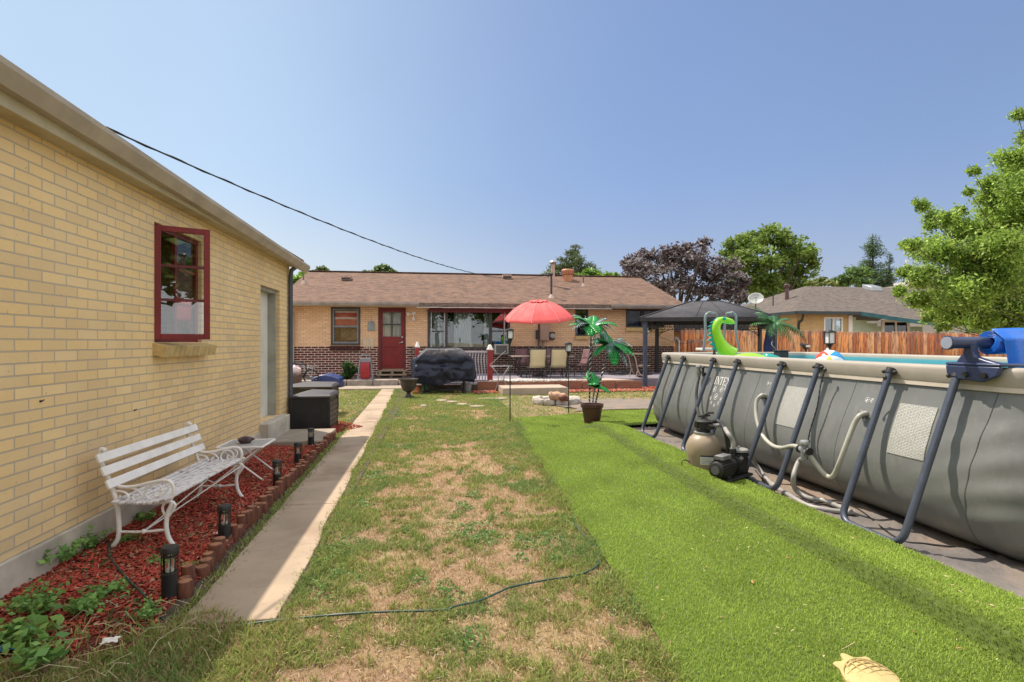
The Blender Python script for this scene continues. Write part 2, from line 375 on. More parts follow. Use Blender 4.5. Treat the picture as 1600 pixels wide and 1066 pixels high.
m_gmet = M('grey_metal', (.42, .43, .44), (.32, .33, .34), 6, .4, .1, 40, metal=.6)
m_wf = M('black_window_frame', (.035, .035, .04), (.06, .055, .055), 9, .5)
m_gwf = M('grey_window_frame', (.20, .21, .23), (.14, .15, .17), 9, .5)
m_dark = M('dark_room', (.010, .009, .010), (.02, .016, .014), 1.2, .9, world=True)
m_glass = glass_mat('window_glass', refl=.07)
m_clear = glass_mat('clear_glass', (.94, .96, .95), .02)
m_curt = M('white_curtain', (.72, .72, .70), (.60, .61, .60), 5, .9, .3, 14, stretch=(6, 6, .4))
m_wood = M('weathered_wood', (.30, .22, .15), (.19, .14, .10), 5, .85, .5, 40, stretch=(.6, 8, 8))
m_log = M('stained_log_side', (.17, .055, .028), (.09, .032, .02), 9, .8, .7, 40, stretch=(3, 3, .7))
m_plank = M('reddish_plank', (.30, .12, .07), (.18, .085, .06), 5, .85, .5, 40, stretch=(.6, 8, 8))
m_terra = M('terracotta', (.42, .14, .06), (.32, .11, .05), 6, .8, .3, 40)
m_beige = M('beige_vinyl', (.35, .32, .275), (.31, .285, .245), 4, .45, .1, 20)
m_beige2 = M('pale_vinyl_stripe', (.56, .50, .43), (.50, .45, .38), 5, .45, .1, 20)
m_shing = shingle_mat('brown_shingles', (.15, .083, .056), (.075, .047, .035), (.19, .11, .075))
m_shing2 = shingle_mat('grey_shingles', (.115, .09, .078), (.065, .055, .05), (.145, .12, .105))
m_leaf = attr_mat('leaf', .5, .35)
m_blade = attr_mat('grass_blade', .75, .35, .15)
m_matte = attr_mat('matte_bits', .85, 0, .2)

# ================================================================ THE SETTING
def sstep(a, b, x): t = np.clip((x-a)/(b-a), 0, 1); return t*t*(3-2*t)
# base ground to the horizon
m_far = M('dry_soil', (.34, .27, .18), (.24, .21, .11), .35, .95, .4, 9, world=True)
mb = MB(); mb.add([(-400, -400, -.03), (400, -400, -.03), (400, 600, -.03), (-400, 600, -.03)], [(0, 1, 2, 3)])
tag(mb.build('ground', m_far, fix=False), kind='structure')

def turf_left(y): return np.interp(y, [1, 2.2, 3.2, 4.6, 6.5, 8.5, 10.3, 12], [1.02, 1.07, 1.13, 1.18, 1.26, 1.38, 1.52, 1.6])+.012*np.sin(y*5.1)
def path_left(y): return -1.25-.026*y
def path_right(y): return -.74-.031*y+.012*np.sin(y*3.7)
# ---- lawn colour: straw, bare pinkish soil, green
STRAW = np.array([.46, .34, .19]); SOIL = np.array([.42, .275, .175]); GRN = np.array([.17, .19, .06]); GRN2 = np.array([.075, .13, .035])
def lawn_mix(X, Y):
    n1 = vnoise(X, Y, 1.0, 1); n2 = vnoise(X, Y, 3.1, 2); n3 = vnoise(X, Y, 9.0, 3)
    edge = np.exp(-np.abs(X-turf_left(Y))/.28)*.55+np.exp(-np.abs(X-path_right(Y))/.25)*.5+np.clip((Y-6.5)/5, 0, .36)
    g = sstep(.02, .42, n1*.30+n2*.40+n3*.50+edge*.6+.13)          # green cover
    s = sstep(-.05, .25, vnoise(X, Y, 1.7, 5)*.6+n3*.3)            # straw against bare soil
    return g, s
def lawn_h(X, Y): return .012*vnoise(X, Y, 2.3, 8)+.006*vnoise(X, Y, 9, 9)
def lawn_sheet(name, x0, x1, y0, y1, st, zoff=0):
    xs = np.arange(x0, x1+1e-6, st); ys = np.arange(y0, y1+1e-6, st); XX, YY = np.meshgrid(xs, ys, indexing='ij')
    X = XX.ravel(); Y = YY.ravel(); nx, ny = len(xs), len(ys)
    g, s = lawn_mix(X, Y); Z = lawn_h(X, Y)+zoff
    base = SOIL[None]*(1-s[:, None])+STRAW[None]*s[:, None]; c = base*(1-.7*g[:, None])+GRN[None]*.9*.7*g[:, None]
    I = np.arange(nx*ny).reshape(nx, ny); q = np.stack([I[:-1, :-1], I[1:, :-1], I[1:, 1:], I[:-1, 1:]], -1).reshape(-1, 4)
    me = bpy.data.meshes.new(name); me.from_pydata(np.stack([X, Y, Z], 1).tolist(), [], q.tolist()); me.update()
    a = me.color_attributes.new('Col', 'FLOAT_COLOR', 'POINT'); cc = np.ones((len(X), 4), np.float32); cc[:, :3] = c; a.data.foreach_set('color', cc.reshape(-1))
    m, t, b = nodes(name+'_soil'); at = t.nodes.new('ShaderNodeAttribute'); at.attribute_name = 'Col'; v = coords(t, True)
    f1 = noi(t, v, 55, 5, .75); f2 = noi(t, v, 150, 3, .7)
    col = mixc(t, ramp(t, f1, .35, .7), mixc(t, .55, at.outputs['Color'], (.55, .5, .42), 'MULTIPLY'), at.outputs['Color'])
    col = mixc(t, math_(t, 'MULTIPLY', ramp(t, f2, .58, .72), .5), col, (.58, .46, .30))
    lk(t, col, b.inputs['Base Color']); b.inputs['Roughness'].default_value = .95
    bump(t, b, math_(t, 'ADD', f1, f2), .9, .015); me.materials.append(m)
    me.polygons.foreach_set('use_smooth', [True]*len(me.polygons))
    o = bpy.data.objects.new(name, me); COL.objects.link(o); return tag(o, kind='structure')
lawn_sheet('lawn', -2.6, 10.5, .6, 18.6, .07)

# ---- concrete path in slabs with joints
def strip(name, yj, zt, mat, lf, rf, th=.06):
    mb = MB()
    for a, b in zip(yj[:-1], yj[1:]):
        n = max(2, int((b-a)/.12)); L = []; Rr = []
        for i in range(n+1):
            y = a+.006+(b-a-.012)*i/n; jl = .014*noise.noise(Vector((3, y*4, 0))); jr = .014*noise.noise(Vector((9, y*4, 1)))
            L.append((lf(y)+jl, y)); Rr.append((rf(y)+jr, y))
        pts = [(x, y, zt) for x, y in L]+[(x, y, zt) for x, y in Rr[::-1]]
        tilt = random.uniform(-.004, .004); pts = [(x, y, z+tilt*(x+1.2)) for x, y, z in pts]
        mb.prism(pts, (0, 0, -th))
    return tag(mb.build(name, mat, bevel=.006), kind='structure')
strip('path', [2.98, 5.05, 6.55, 8.3, 10.1, 11.9, 13.7, 15.4, 17.15], .035, m_path, path_left, path_right)
# joints filled with dark soil just under the slabs
mb = MB(); mb.box(-1.62, -.82, 3.0, 17.1, -.02, .02); tag(mb.build('path_bed', M('joint_soil', (.10, .07, .05), (.06, .045, .03), 20, .95)), kind='structure')
# kerb-high walk in front of the house, left part
P0 = G(440, 611, .05); P1 = G(664, 611, .05)
mb = MB(); mb.box(-7.5, -.55, 17.17, 18.3, -.02, .055); tag(mb.build('pavement', m_slab, bevel=.008), kind='structure')

# ---- mulch bed beside the garage
def bed_h(X, Y): return .045+.018*vnoise(X, Y, 3.0, 4)-.06*sstep(3.5, 2.5, Y)
xs = np.arange(-2.6, -1.36, .04); ys = np.arange(1.6, 9.9, .04); XX, YY = np.meshgrid(xs, ys, indexing='ij'); X = XX.ravel(); Y = YY.ravel()
Z = bed_h(X, Y); lim = -1.47-.02*(Y-3.5)
Z = np.where(X > lim, Z-.07, Z); I = np.arange(len(X)).reshape(len(xs), len(ys)); q = np.stack([I[:-1, :-1], I[1:, :-1], I[1:, 1:], I[:-1, 1:]], -1).reshape(-1, 4)
me = bpy.data.meshes.new('mulch_bed'); me.from_pydata(np.stack([X, Y, Z], 1).tolist(), [], q.tolist()); me.update()
me.materials.append(M('red_mulch', (.22, .025, .016), (.09, .015, .012), 30, .9, .9, 60, world=True, bdist=.02)); me.polygons.foreach_set('use_smooth', [True]*len(me.polygons))
o = bpy.data.objects.new('mulch_bed', me); COL.objects.link(o); tag(o, kind='structure')
def chips(name, X, Y, Zf, L, W, cA, cB, label, cat, tilt=.35, third=None):
    n = len(X); a = rng.uniform(0, np.pi, n); l = rng.uniform(.45, 1, n)*L; w_ = rng.uniform(.5, 1, n)*W; th = w_*.35
    d = np.stack([np.cos(a), np.sin(a), rng.normal(0, tilt, n)], 1); d /= np.linalg.norm(d, axis=1)[:, None]
    s_ = np.cross(d, np.array([0, 0, 1.])+rng.normal(0, .35, (n, 3))); s_ /= np.linalg.norm(s_, axis=1)[:, None]; u = np.cross(s_, d)
    P = np.stack([X, Y, Zf(X, Y)+rng.uniform(.0, .018, n)], 1); V = np.zeros((n, 8, 3)); k = 0
    for c in (-1, 1):
        for b in (-1, 1):
            for e in (-1, 1):
                V[:, k] = P+d*(e*l/2*(1 if b > 0 else .9))[:, None]+s_*(b*w_/2)[:, None]+u*(c*th/2)[:, None]; k += 1
    t = rng.uniform(0, 1, n)[:, None]**1.4; col = np.array(cA)*(1-t)+np.array(cB)*t
    if third is not None:
        sel = rng.uniform(0, 1, n) < third[1]; col[sel] = np.array(third[0])*rng.uniform(.6, 1.1, (sel.sum(), 1))
    o = np_mesh(name, V.reshape(-1, 3), 8, [(0, 2, 3, 1), (4, 5, 7, 6), (0, 1, 5, 4), (2, 6, 7, 3), (0, 4, 6, 2), (1, 3, 7, 5)], m_matte, col)
    return tag(o, label, cat, kind='stuff')
n = 26000; Y = 2.2+(9.7-2.2)*rng.uniform(0, 1, n)**1.7; X = -2.46+rng.uniform(0, 1, n)*(1.0-.02*(Y-3.5))
keep = ~((Y > 7.85) & (Y < 9.1)) & (rng.uniform(0, 1, n) < np.clip((Y-2.2)*1.3-(X+2.4)*1.0*(Y < 3.6), 0, 1)); X, Y = X[keep], Y[keep]
chips('wood_chips', X, Y, bed_h, .048, .013, (.54, .10, .065), (.23, .042, .03), 'red dyed wood chips covering the bed along the yellow garage wall', 'mulch', third=((.46, .27, .17), .16))
n = 900; Y = rng.uniform(9.0, 10.2, n); X = rng.uniform(-1.95, -1.25, n); kp = (X+1.7)/.45 + np.abs(Y-9.5)/.7 < 1.0; X, Y = X[kp], Y[kp]
chips('wood_chips', X, Y, lambda a, b: .035+0*a, .05, .014, (.36, .05, .03), (.2, .03, .02), 'small red spill of wood chips beside the concrete path next to the storage box', 'mulch')

# ---- artificial turf laid over the right half of the yard, with a fold running along it
def turf_right(y): return np.interp(y, [1, 2.5, 3.7, 5.2, 7.0, 8.9, 9.0, 11.2], [3.24, 3.22, 3.21, 3.18, 3.20, 3.2, 5.4, 5.2])
def ridge(y): return np.interp(y, [1, 2.1, 5.3, 9.6], [2.66, 2.62, 2.52, 2.74])
def turf_top(x): return np.interp(x, [1.4, 2.6, 3.5, 5.4], [10.35, 10.6, 11.15, 11.3])
def turf_h(X, Y):
    rx = ridge(Y); f = sstep(9.9, 8.4, Y)
    return .020+.110*sstep(rx-.02, rx+.055, X)*f-.055*sstep(rx+.10, rx+.55, X)*f+.016*vnoise(X, Y, 1.3, 21)+.012*sstep(.0, .25, np.sin(X*5.2+.6+.5*np.sin(Y*.5)))*f
def grid_obj(name, lf, rf, y0, y1, nu, nv, hf, mat, topf=None):
    V = []; 
    ys = np.linspace(0, 1, nv+1); us = np.linspace(0, 1, nu+1)
    A = []; B = []
    for u in us:
        for v in ys:
            y = y0+(y1-y0)*v; x = lf(y)+(rf(y)-lf(y))*u
            if topf is not None: y = min(y, float(topf(x)))
            A.append(x); B.append(y)
    A = np.array(A); B = np.array(B); I = np.arange(len(A)).reshape(nu+1, nv+1); q = np.stack([I[:-1, :-1], I[1:, :-1], I[1:, 1:], I[:-1, 1:]], -1).reshape(-1, 4)
    me = bpy.data.meshes.new(name); me.from_pydata(np.stack([A, B, hf(A, B)], 1).tolist(), [], q.tolist()); me.update(); me.materials.append(mat)
    me.polygons.foreach_set('use_smooth', [True]*len(me.polygons)); o = bpy.data.objects.new(name, me); COL.objects.link(o); return tag(o, kind='structure')
grid_obj('turf', turf_left, turf_right, 1.2, 11.3, 260, 200, turf_h, M('turf_backing', (.085, .125, .018), (.06, .09, .013), 40, .9, .5, 90, world=True), turf_top)
# ground cloth and bare dirt around the pool
m_cloth = M('ground_cloth', (.19, .165, .145), (.12, .11, .105), 1.6, .8, .8, 5, world=True, bdist=.05, c3=(.25, .185, .135), scale3=.9)
def cloth_h(A, B): return .010+.012*vnoise(A, B, 2.6, 31)+.030*np.clip(.12-np.abs(vnoise(A*1.8+B*.9, B*.7-A*.4, 1.6, 33)), 0, 1)/.12
grid_obj('ground_cloth', lambda y: 3.0, lambda y: 7.6, 1.0, 9.6, 90, 130, cloth_h, m_cloth)
mb = MB(); mb.grid(lambda u, v: (2.9+6*u+.2*math.sin(v*9), 11.2+2.2*v+.2*math.sin(u*7), .022), 20, 10)
tag(mb.build('dirt_strip', M('grey_dirt', (.15, .13, .115), (.22, .17, .13), 3, .9, .7, 20, world=True), fix=False), kind='structure')

# ---- grass
def scatter(n, x0, x1, y0, y1, p=2.0):
    Y = y0*(y1/y0)**(rng.uniform(0, 1, n)**1.0); X = rng.uniform(x0, x1, n); return X, Y
TG = 420000
X, Y = scatter(TG, 1.0, 5.4, 1.9, 11.3)
k = (X > turf_left(Y)) & (X < turf_right(Y)) & (Y < turf_top(X)); X, Y = X[k], Y[k]
dist = np.sqrt(X**2+Y**2); Z = turf_h(X, Y)
t = rng.uniform(0, 1, len(X))[:, None]; vn = vnoise(X, Y, 2.2, 41)[:, None]; lit = np.array([.42, .54, .115]); drk = np.array([.30, .42, .075])  # lighter and darker blade green, mixed at random
col = lit*(1-t)+drk*t; col = col*(1+.22*vn)  # lit and drk are just the lighter and darker blade green
gx = (turf_h(X+.01, Y)-turf_h(X-.01, Y))/.02
steep = sstep(.35, .9, gx); kk = rng.uniform(0, 1, len(X)) > steep*.35; X, Y, Z, col, dist, gx, steep = X[kk], Y[kk], Z[kk], col[kk], dist[kk], gx[kk], steep[kk]
blades('turf_pile', np.stack([X, Y, Z-.004], 1), rng.uniform(.016, .027, len(X)), .0017+.0008*dist, col, m_blade, .8, shift=-gx*.010)
tag(bpy.data.objects['turf_pile'], 'bright green artificial grass pile covering the turf beside the pool', 'artificial grass', kind='stuff')
# lawn blades
X, Y = scatter(330000, -1.6, 2.6, 2.0, 17.5)
k = (X < turf_left(Y)-.0) & ((X > path_right(Y)+.01) | (Y < 2.98+.1*np.sin(X*8)) ) ; X, Y = X[k], Y[k]
k2 = ~((Y > 10.35) & (X > 5)); X, Y = X[k2], Y[k2]
g, s = lawn_mix(X, Y); u = rng.uniform(0, 1, len(X))
keep = u < (.30+.70*g); X, Y, g, s = X[keep], Y[keep], g[keep], s[keep]
def lawn_blades(X, Y, g, nm, lab, zf=lawn_h, hs=1):
    n = len(X); isg = rng.uniform(0, 1, n) < g*.72+.04; t = rng.uniform(0, 1, (n, 1))
    big = vnoise(X, Y, 2.0, 12)[:, None]; GA = np.array([.36, .41, .12]); GB = np.array([.20, .26, .07]); GC = np.array([.18, .29, .09]); S1 = np.array([.60, .45, .25]); S2 = np.array([.42, .30, .17])
    gc = (GA*(1-t)+GB*t)*(1-np.clip(big*1.4, 0, .8))+GC*np.clip(big*1.4, 0, .8); sc_ = S1*(1-t)+S2*t
    col = np.where(isg[:, None], gc, sc_); d = np.sqrt(X**2+Y**2)
    h = np.where(isg, rng.uniform(.022, .055, n), rng.uniform(.015, .035, n))*hs*(1+.5*np.clip(vnoise(X, Y, 4, 14), -.5, 1))
    blades(nm, np.stack([X, Y, zf(X, Y)], 1), h, np.where(isg, .0034, .0024)+.0009*d, col, m_blade, 1.3)
    tag(bpy.data.objects[nm], lab, 'grass', kind='stuff')
lawn_blades(X, Y, g, 'grass', 'patchy half dry lawn grass between the path and the turf')
# far strips of lawn: left of the path, and beyond the turf on the right
n = 16000; Y = rng.uniform(9.4, 17.1, n); X = path_left(Y)-rng.uniform(0, 1, n)**1.3*2.6; g, s = lawn_mix(X, Y); g = np.clip(g+.35, 0, 1)
lawn_blades(X, Y, g, 'grass.001', 'greener strip of lawn left of the concrete path in front of the pavement')
n = 22000; Y = rng.uniform(10.4, 17.2, n); X = rng.uniform(1.6, 8.5, n); k = Y > turf_top(X)+.02; k &= ~((Y > 11.1+.2*np.sin(X*3)) & (Y < 13.2) & (X > 2.9+.3*np.sin(Y*4))); X, Y = X[k], Y[k]; g, s = lawn_mix(X, Y)
lawn_blades(X, Y, g, 'grass.002', 'thin sunlit grass beyond the turf in front of the patio edge')
# untidy clover-like clumps in the lawn and along the turf edge
cl = []
for px, py, r in [(735, 835, .16), (755, 845, .13), (725, 795, .08), (740, 775, .06), (720, 740, .05), (790, 808, .05), (820, 850, .09), (860, 845, .12), (885, 815, .10), (870, 880, .06), (815, 875, .05),
                  (900, 790, .10), (640, 700, .12), (590, 745, .14), (560, 790, .12), (520, 870, .16), (505, 915, .18), (770, 660, .18), (850, 715, .14), (830, 690, .15), (880, 760, .12), (960, 910, .10), (990, 950, .1), (700, 930, .08), (650, 905, .06), (735, 1000, .07), (620, 650, .12), (800, 735, .1), (640, 830, .06)]:
    c = G(px, py); m_ = int(260*r/.1*min(1.3, max(.5, r/.08))); r = r*1.25; a = rng.uniform(0, 2*np.pi, m_); rr = r*np.sqrt(rng.uniform(0, 1, m_))*(1+.35*np.sin(a*3+px)); cl.append(np.stack([c.x+rr*np.cos(a), c.y+rr*np.sin(a)*1.6, rng.uniform(.01, .05, m_)*(1-.6*rr/r)], 1))
P = np.concatenate(cl); P = P[(P[:, 0] < turf_left(P[:, 1])+.03) & (P[:, 0] > path_right(P[:, 1]))]; t = rng.uniform(0, 1, (len(P), 1)); col = np.array([.20, .34, .09])*(1-t)+np.array([.09, .18, .06])*t
o = leaves('clover', P, rng.uniform(.012, .026, len(P)), col, m_leaf, aspect=.8); tag(o, 'low dark green clover and weed clumps dotted through the dry lawn', 'weeds', kind='stuff')
n = 170; Y = 2.0*(10/2.0)**rng.uniform(0, 1, n); X = rng.uniform(1.2, 3.1, n); k = X > turf_left(Y)+.05
chips('turf_litter', X[k], Y[k], lambda a, b: turf_h(a, b)+.018, .028, .006, (.62, .55, .32), (.35, .22, .12), 'tiny dry leaf and seed bits scattered on the bright turf', 'litter', tilt=.2)
# fallen straw bits on lawn, turf and path
n = 5000; Y = 2.0*(8/2.0)**rng.uniform(0, 1, n); X = rng.uniform(-.8, 1.2, n)
k = X > path_right(Y)+.02; X, Y = X[k], Y[k]
chips('straw', X, Y, lambda a, b: lawn_h(a, b)+.006, .045, .0032, (.58, .44, .26), (.35, .24, .15), 'short pieces of dry straw lying flat on the patchy lawn', 'straw', tilt=.15, third=((.55, .42, .36), .2))
for i, (px, py, lab) in enumerate([(1162, 785, 'dry tan leaf on the turf just left of the pool pump'), (1176, 910, 'dry orange leaf on the turf left of the turf fold, middle of the open turf'), (1232, 872, 'dry tan leaf lying at the foot of the turf fold'),
                             (1428, 988, 'dry leaf in the turf near the yellow turtle stone'), (1497, 1013, 'dry orange leaf on the turf fold closest to the camera'), (1325, 1010, 'pale stalk lying on the turf above the turtle stone')]):
    c = G(px, py, .04); a = i*1.3; L = .035 if i < 5 else .09; W = .016 if i < 5 else .005
    mb = MB(); ux = Vector((math.cos(a), math.sin(a), .1)); uy = Vector((-math.sin(a), math.cos(a), .25))
    mb.add([c-ux*L/2, c-uy*W/2+Vector((0, 0, .004)), c+ux*L/2+Vector((0, 0, .008)), c+uy*W/2, c+Vector((0, 0, -.002))], [(0, 1, 4), (1, 2, 4), (2, 3, 4), (3, 0, 4)])
    o = mb.build('dry_leaf' if i < 5 else 'dry_stalk', M('dry_leaf_brown', (.42, .22, .09), (.30, .15, .07), 30, .8) if i < 5 else M('straw_stalk', (.55, .48, .28), None, 30, .8), fix=False)
    sd = o.modifiers.new('t', 'SOLIDIFY'); sd.thickness = .0015; tag(o, lab, 'leaf' if i < 5 else 'stalk')

# ================================================================ GARAGE (left)
XW = -2.45; YC = 9.43; ZT = 2.78
def wall_holes(mb, ax, c, u0, u1, z0, z1, holes, depth):
    """front wall sheet at plane c with rectangular openings and their reveals; depth signed"""
    us = sorted({min(max(u, u0), u1) for u in [u0, u1, *[h[0] for h in holes], *[h[1] for h in holes]]}); zs = sorted({min(max(z, z0), z1) for z in [z0, z1, *[h[2] for h in holes], *[h[3] for h in holes]]})
    P = (lambda u, z, d=0: (u, c+d, z)) if ax == 'x' else (lambda u, z, d=0: (c+d, u, z))
    for a, b in zip(us[:-1], us[1:]):
        for e, f in zip(zs[:-1], zs[1:]):
            if any(h[0] <= a and b <= h[1] and h[2] <= e and f <= h[3] for h in holes): continue
            mb.add([P(a, e), P(b, e), P(b, f), P(a, f)], [(0, 1, 2, 3)])
    for a, b, e, f in holes:
        if b <= u0 or a >= u1 or f <= z0 or e >= z1: continue
        a0, b0, e0, f0 = max(a, u0), min(b, u1), max(e, z0), min(f, z1)
        segs = [((a0, e0), (a0, f0)), ((b0, e0), (b0, f0))]
        if e >= z0: segs.append(((a0, e0), (b0, e0)))
        if f <= z1: segs.append(((a0, f0), (b0, f0)))
        for p, q in segs: mb.add([P(*p), P(*q), P(*q, depth), P(*p, depth)], [(0, 1, 2, 3)])
g = empty('garage', (XW, 4, 0), 'yellow brick garage with a tan gutter and a red framed window swung open', 'garage')
wy0, wy1 = PX(241, 500, XW).y, PX(315, 500, XW).y
wz0, wz1 = 1.50, 2.56
dy0, dy1 = PX(407, 500, XW).y, PX(437, 500, XW).y; dz0, dz1 = .36, 2.31
mb = MB(); wall_holes(mb, 'y', XW, -2.5, YC, .25, ZT+.05, [(wy0, wy1, wz0, wz1), (dy0, dy1, dz0, dz1)], -.20)
mb.build('wall', m_yb, g, fix=False)
mb = MB(); mb.add([(XW, YC, .25), (XW-6, YC, .25), (XW-6, YC, ZT+.05), (XW-3, YC, 3.9), (XW, YC, ZT+.05)], [(4, 3, 2, 1, 0)])
mb.add([(XW, -2.5, .25), (XW-6, -2.5, .25), (XW-6, -2.5, ZT+.05), (XW-3, -2.5, 3.9), (XW, -2.5, ZT+.05)], [(0, 1, 2, 3, 4)])
mb.add([(XW-6, -2.5, .25), (XW-6, YC, .25), (XW-6, YC, ZT), (XW-6, -2.5, ZT)], [(0, 1, 2, 3)]); mb.build('end_wall', m_ybx, g, fix=False)
# concrete footing, a little rough along its top edge
mb = MB(); N = 60; fz = lambda y: .25+.006*noise.noise(Vector((0, y*5, 0)))
for i in range(N):
    a, b = -2.5+(YC+2.5)*i/N, -2.5+(YC+2.5)*(i+1)/N
    oa, ob = (.022+.006*noise.noise(Vector((7, t*3, 0))) for t in (a, b))
    mb.add([(XW+oa, a, -.1), (XW+ob, b, -.1), (XW+ob, b, fz(b)-.012), (XW+oa, a, fz(a)-.012), (XW-.02, b, fz(b)), (XW-.02, a, fz(a))], [(0, 1, 2, 3), (3, 2, 4, 5)])
mb.add([(XW+.022, YC+.022, -.1), (XW-6, YC+.022, -.1), (XW-6, YC+.022, .24), (XW+.022, YC+.022, .24), (XW-6, YC-.02, .25), (XW-.02, YC-.02, .25)], [(0, 3, 2, 1), (3, 5, 4, 2)])
mb.add([(XW+.022, YC, -.1), (XW+.022, YC+.022, -.1), (XW+.022, YC+.022, .24), (XW+.022, YC, .24)], [(0, 1, 2, 3)])
mb.build('foundation', m_conc, g, fix=False)
# roof: slopes up to the left; eave boards, soffit and K-style gutter
YE = 9.74
gz = lambda y: 2.957-.0185*(y-3.1)      # gutter lip falls towards its far end
mb = MB(); mb.prism([(XW+.16, -2.8, 2.93), (XW-3, -2.8, 3.98), (XW-6.2, -2.8, 2.93), (XW-6.2, -2.8, 2.85), (XW-3, -2.8, 3.90), (XW+.16, -2.8, 2.85)], (0, YE+2.8, 0)); mb.build('roof', m_shing, g, sharp=20)
mb = MB(); mb.box(XW+.002, XW+.125, -2.7, YE-.02, 2.775, 2.80); mb.build('soffit', m_soff, g)
mb = MB(); mb.box(XW+.125, XW+.15, -2.8, YE, 2.765, 2.925); mb.prism([(XW+.125, YE-.025, 2.765), (XW+.125, YE-.025, 2.93), (XW-3, YE-.025, 3.96), (XW-3, YE-.025, 3.78)], (0, .03, 0))
mb.build('fascia', m_trim, g, bevel=.004)
mb = MB(); N = 12
prof = [(.150, -.115), (.150, -.005), (.153, -.005), (.153, -.108), (.205, -.108), (.212, -.085), (.232, -.055), (.245, -.030), (.245, -.012), (.232, -.012), (.232, 0), (.262, 0), (.262, -.034), (.246, -.064), (.226, -.094), (.215, -.115)]
rings = [[(XW+d, y, gz(y)+z-.0) for d, z in prof] for y in np.linspace(-2.8, YE+.02, N+1)]
for i in range(N):
    n = len(prof); mb.add(rings[i]+rings[i+1], [(k, (k+1) % n, n+(k+1) % n, n+k) for k in range(n)])
mb.add([(XW+.15, YE+.02, gz(YE)-.115), (XW+.15, YE+.02, gz(YE)), (XW+.262, YE+.02, gz(YE)), (XW+.262, YE+.02, gz(YE)-.034), (XW+.226, YE+.02, gz(YE)-.094), (XW+.215, YE+.02, gz(YE)-.115)], [(0, 1, 2, 3, 4, 5)])
mb.build('gutter', m_gut, g, sharp=25)
mb = MB(); mb.tube([(XW+.19, YC-.10, 2.83), (XW+.17, YC-.10, 2.79), (XW+.06, YC-.10, 2.70), (XW+.045, YC-.10, 2.6), (XW+.045, YC-.10, .12), (XW+.12, YC-.10, .06)], .036, 8)
mb.build('downspout', m_steel, g, sharp=30)
# window: fixed red frame in the opening, a casement leaf swung out on the near jamb
wf = MB()
for a, b, e, f in ((wy0, wy0+.045, wz0, wz1), (wy1-.045, wy1, wz0, wz1), (wy0+.045, wy1-.045, wz1-.045, wz1), (wy0+.045, wy1-.045, wz0, wz0+.04), ((wy0+wy1)/2-.02, (wy0+wy1)/2+.02, wz0+.04, wz1-.045)): wf.box(XW-.075, XW-.035, a, b, e, f)
win = wf.build('window', m_redp, g, bevel=.003)
mb = MB(); ym = (wy0+wy1)/2+.02; mb.box(XW-.058, XW-.052, ym, wy1-.045, wz0+.04, wz1-.045); mb.build('pane', m_glass, win)
for z in (wz0+.37, wz0+.71): mb = MB(); mb.box(XW-.07, XW-.045, ym, wy1-.046, z-.01, z+.01); mb.build('muntin', m_redp, win)
def curtain(y0, y1, z0, z1, x, amp=.02, k=30):
    mb = MB(); mb.grid(lambda u, v: (x+amp*math.sin(u*(y1-y0)*k*2), y0+(y1-y0)*u, z0+(z1-z0)*v), 60, 2); return mb
curtain(wy0+.25, wy0+.47, 1.4, 2.6, XW-.2).build('curtain', m_curt, win, fix=False)
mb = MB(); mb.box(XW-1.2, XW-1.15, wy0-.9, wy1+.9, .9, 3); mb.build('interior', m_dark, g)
# open leaf
hx, hy = XW-.01, wy0+.02; sx, sy = -2.07, PX(330, 500, -2.06).y; Lw = math.hypot(sx-hx, sy-hy); ang = math.atan2(sy-hy, sx-hx)
Ml = Matrix.Translation((hx, hy, 0)) @ Matrix.Rotation(ang, 4, 'Z')
mb = MB(); Z0, Z1 = 1.525, 2.535
for a, b, e, f in ((0, .05, Z0, Z1), (Lw-.05, Lw, Z0, Z1), (.05, Lw-.05, Z1-.05, Z1), (.05, Lw-.05, Z0, Z0+.05)): mb.box(a, b, -.018, .018, e, f, Ml)
sash = mb.build('open_sash', m_redp, g, bevel=.003); tag(sash, 'red casement leaf swung open')
for i in (1, 2): z = Z0+.05+(Z1-Z0-.1)*i/3; mb = MB(); mb.box(.05, Lw-.05, -.014, .014, z-.011, z+.011, Ml); mb.build('muntin', m_dredp, sash)
mb = MB(); mb.box(.048, Lw-.048, -.002, .002, Z0+.048, Z1-.048, Ml); mb.build('pane', glass_mat('sash_glass', (.86, .88, .86), .10), sash)
# brick sill of upright headers
mb = MB(); n = 12; s0, s1 = wy0-.03, wy1+.10
for i in range(n):
    a = s0+(s1-s0)*i/n; b = s0+(s1-s0)*(i+1)/n-.008
    mb.prism([(XW-.05, a, 1.505), (XW+.120, a, 1.468), (XW+.098, a, 1.365), (XW-.05, a, 1.40)], (0, b-a, 0))
mb.build('window_sill', m_sb, g, bevel=.004)
mb = MB(); mb.prism([(XW-.05, s0+.005, 1.500), (XW+.112, s0+.005, 1.464), (XW+.092, s0+.005, 1.370), (XW-.05, s0+.005, 1.405)], (0, s1-s0-.02, 0)); mb.build('sill_mortar', M('mortar', (.27, .235, .19), None, 20, .9), g)
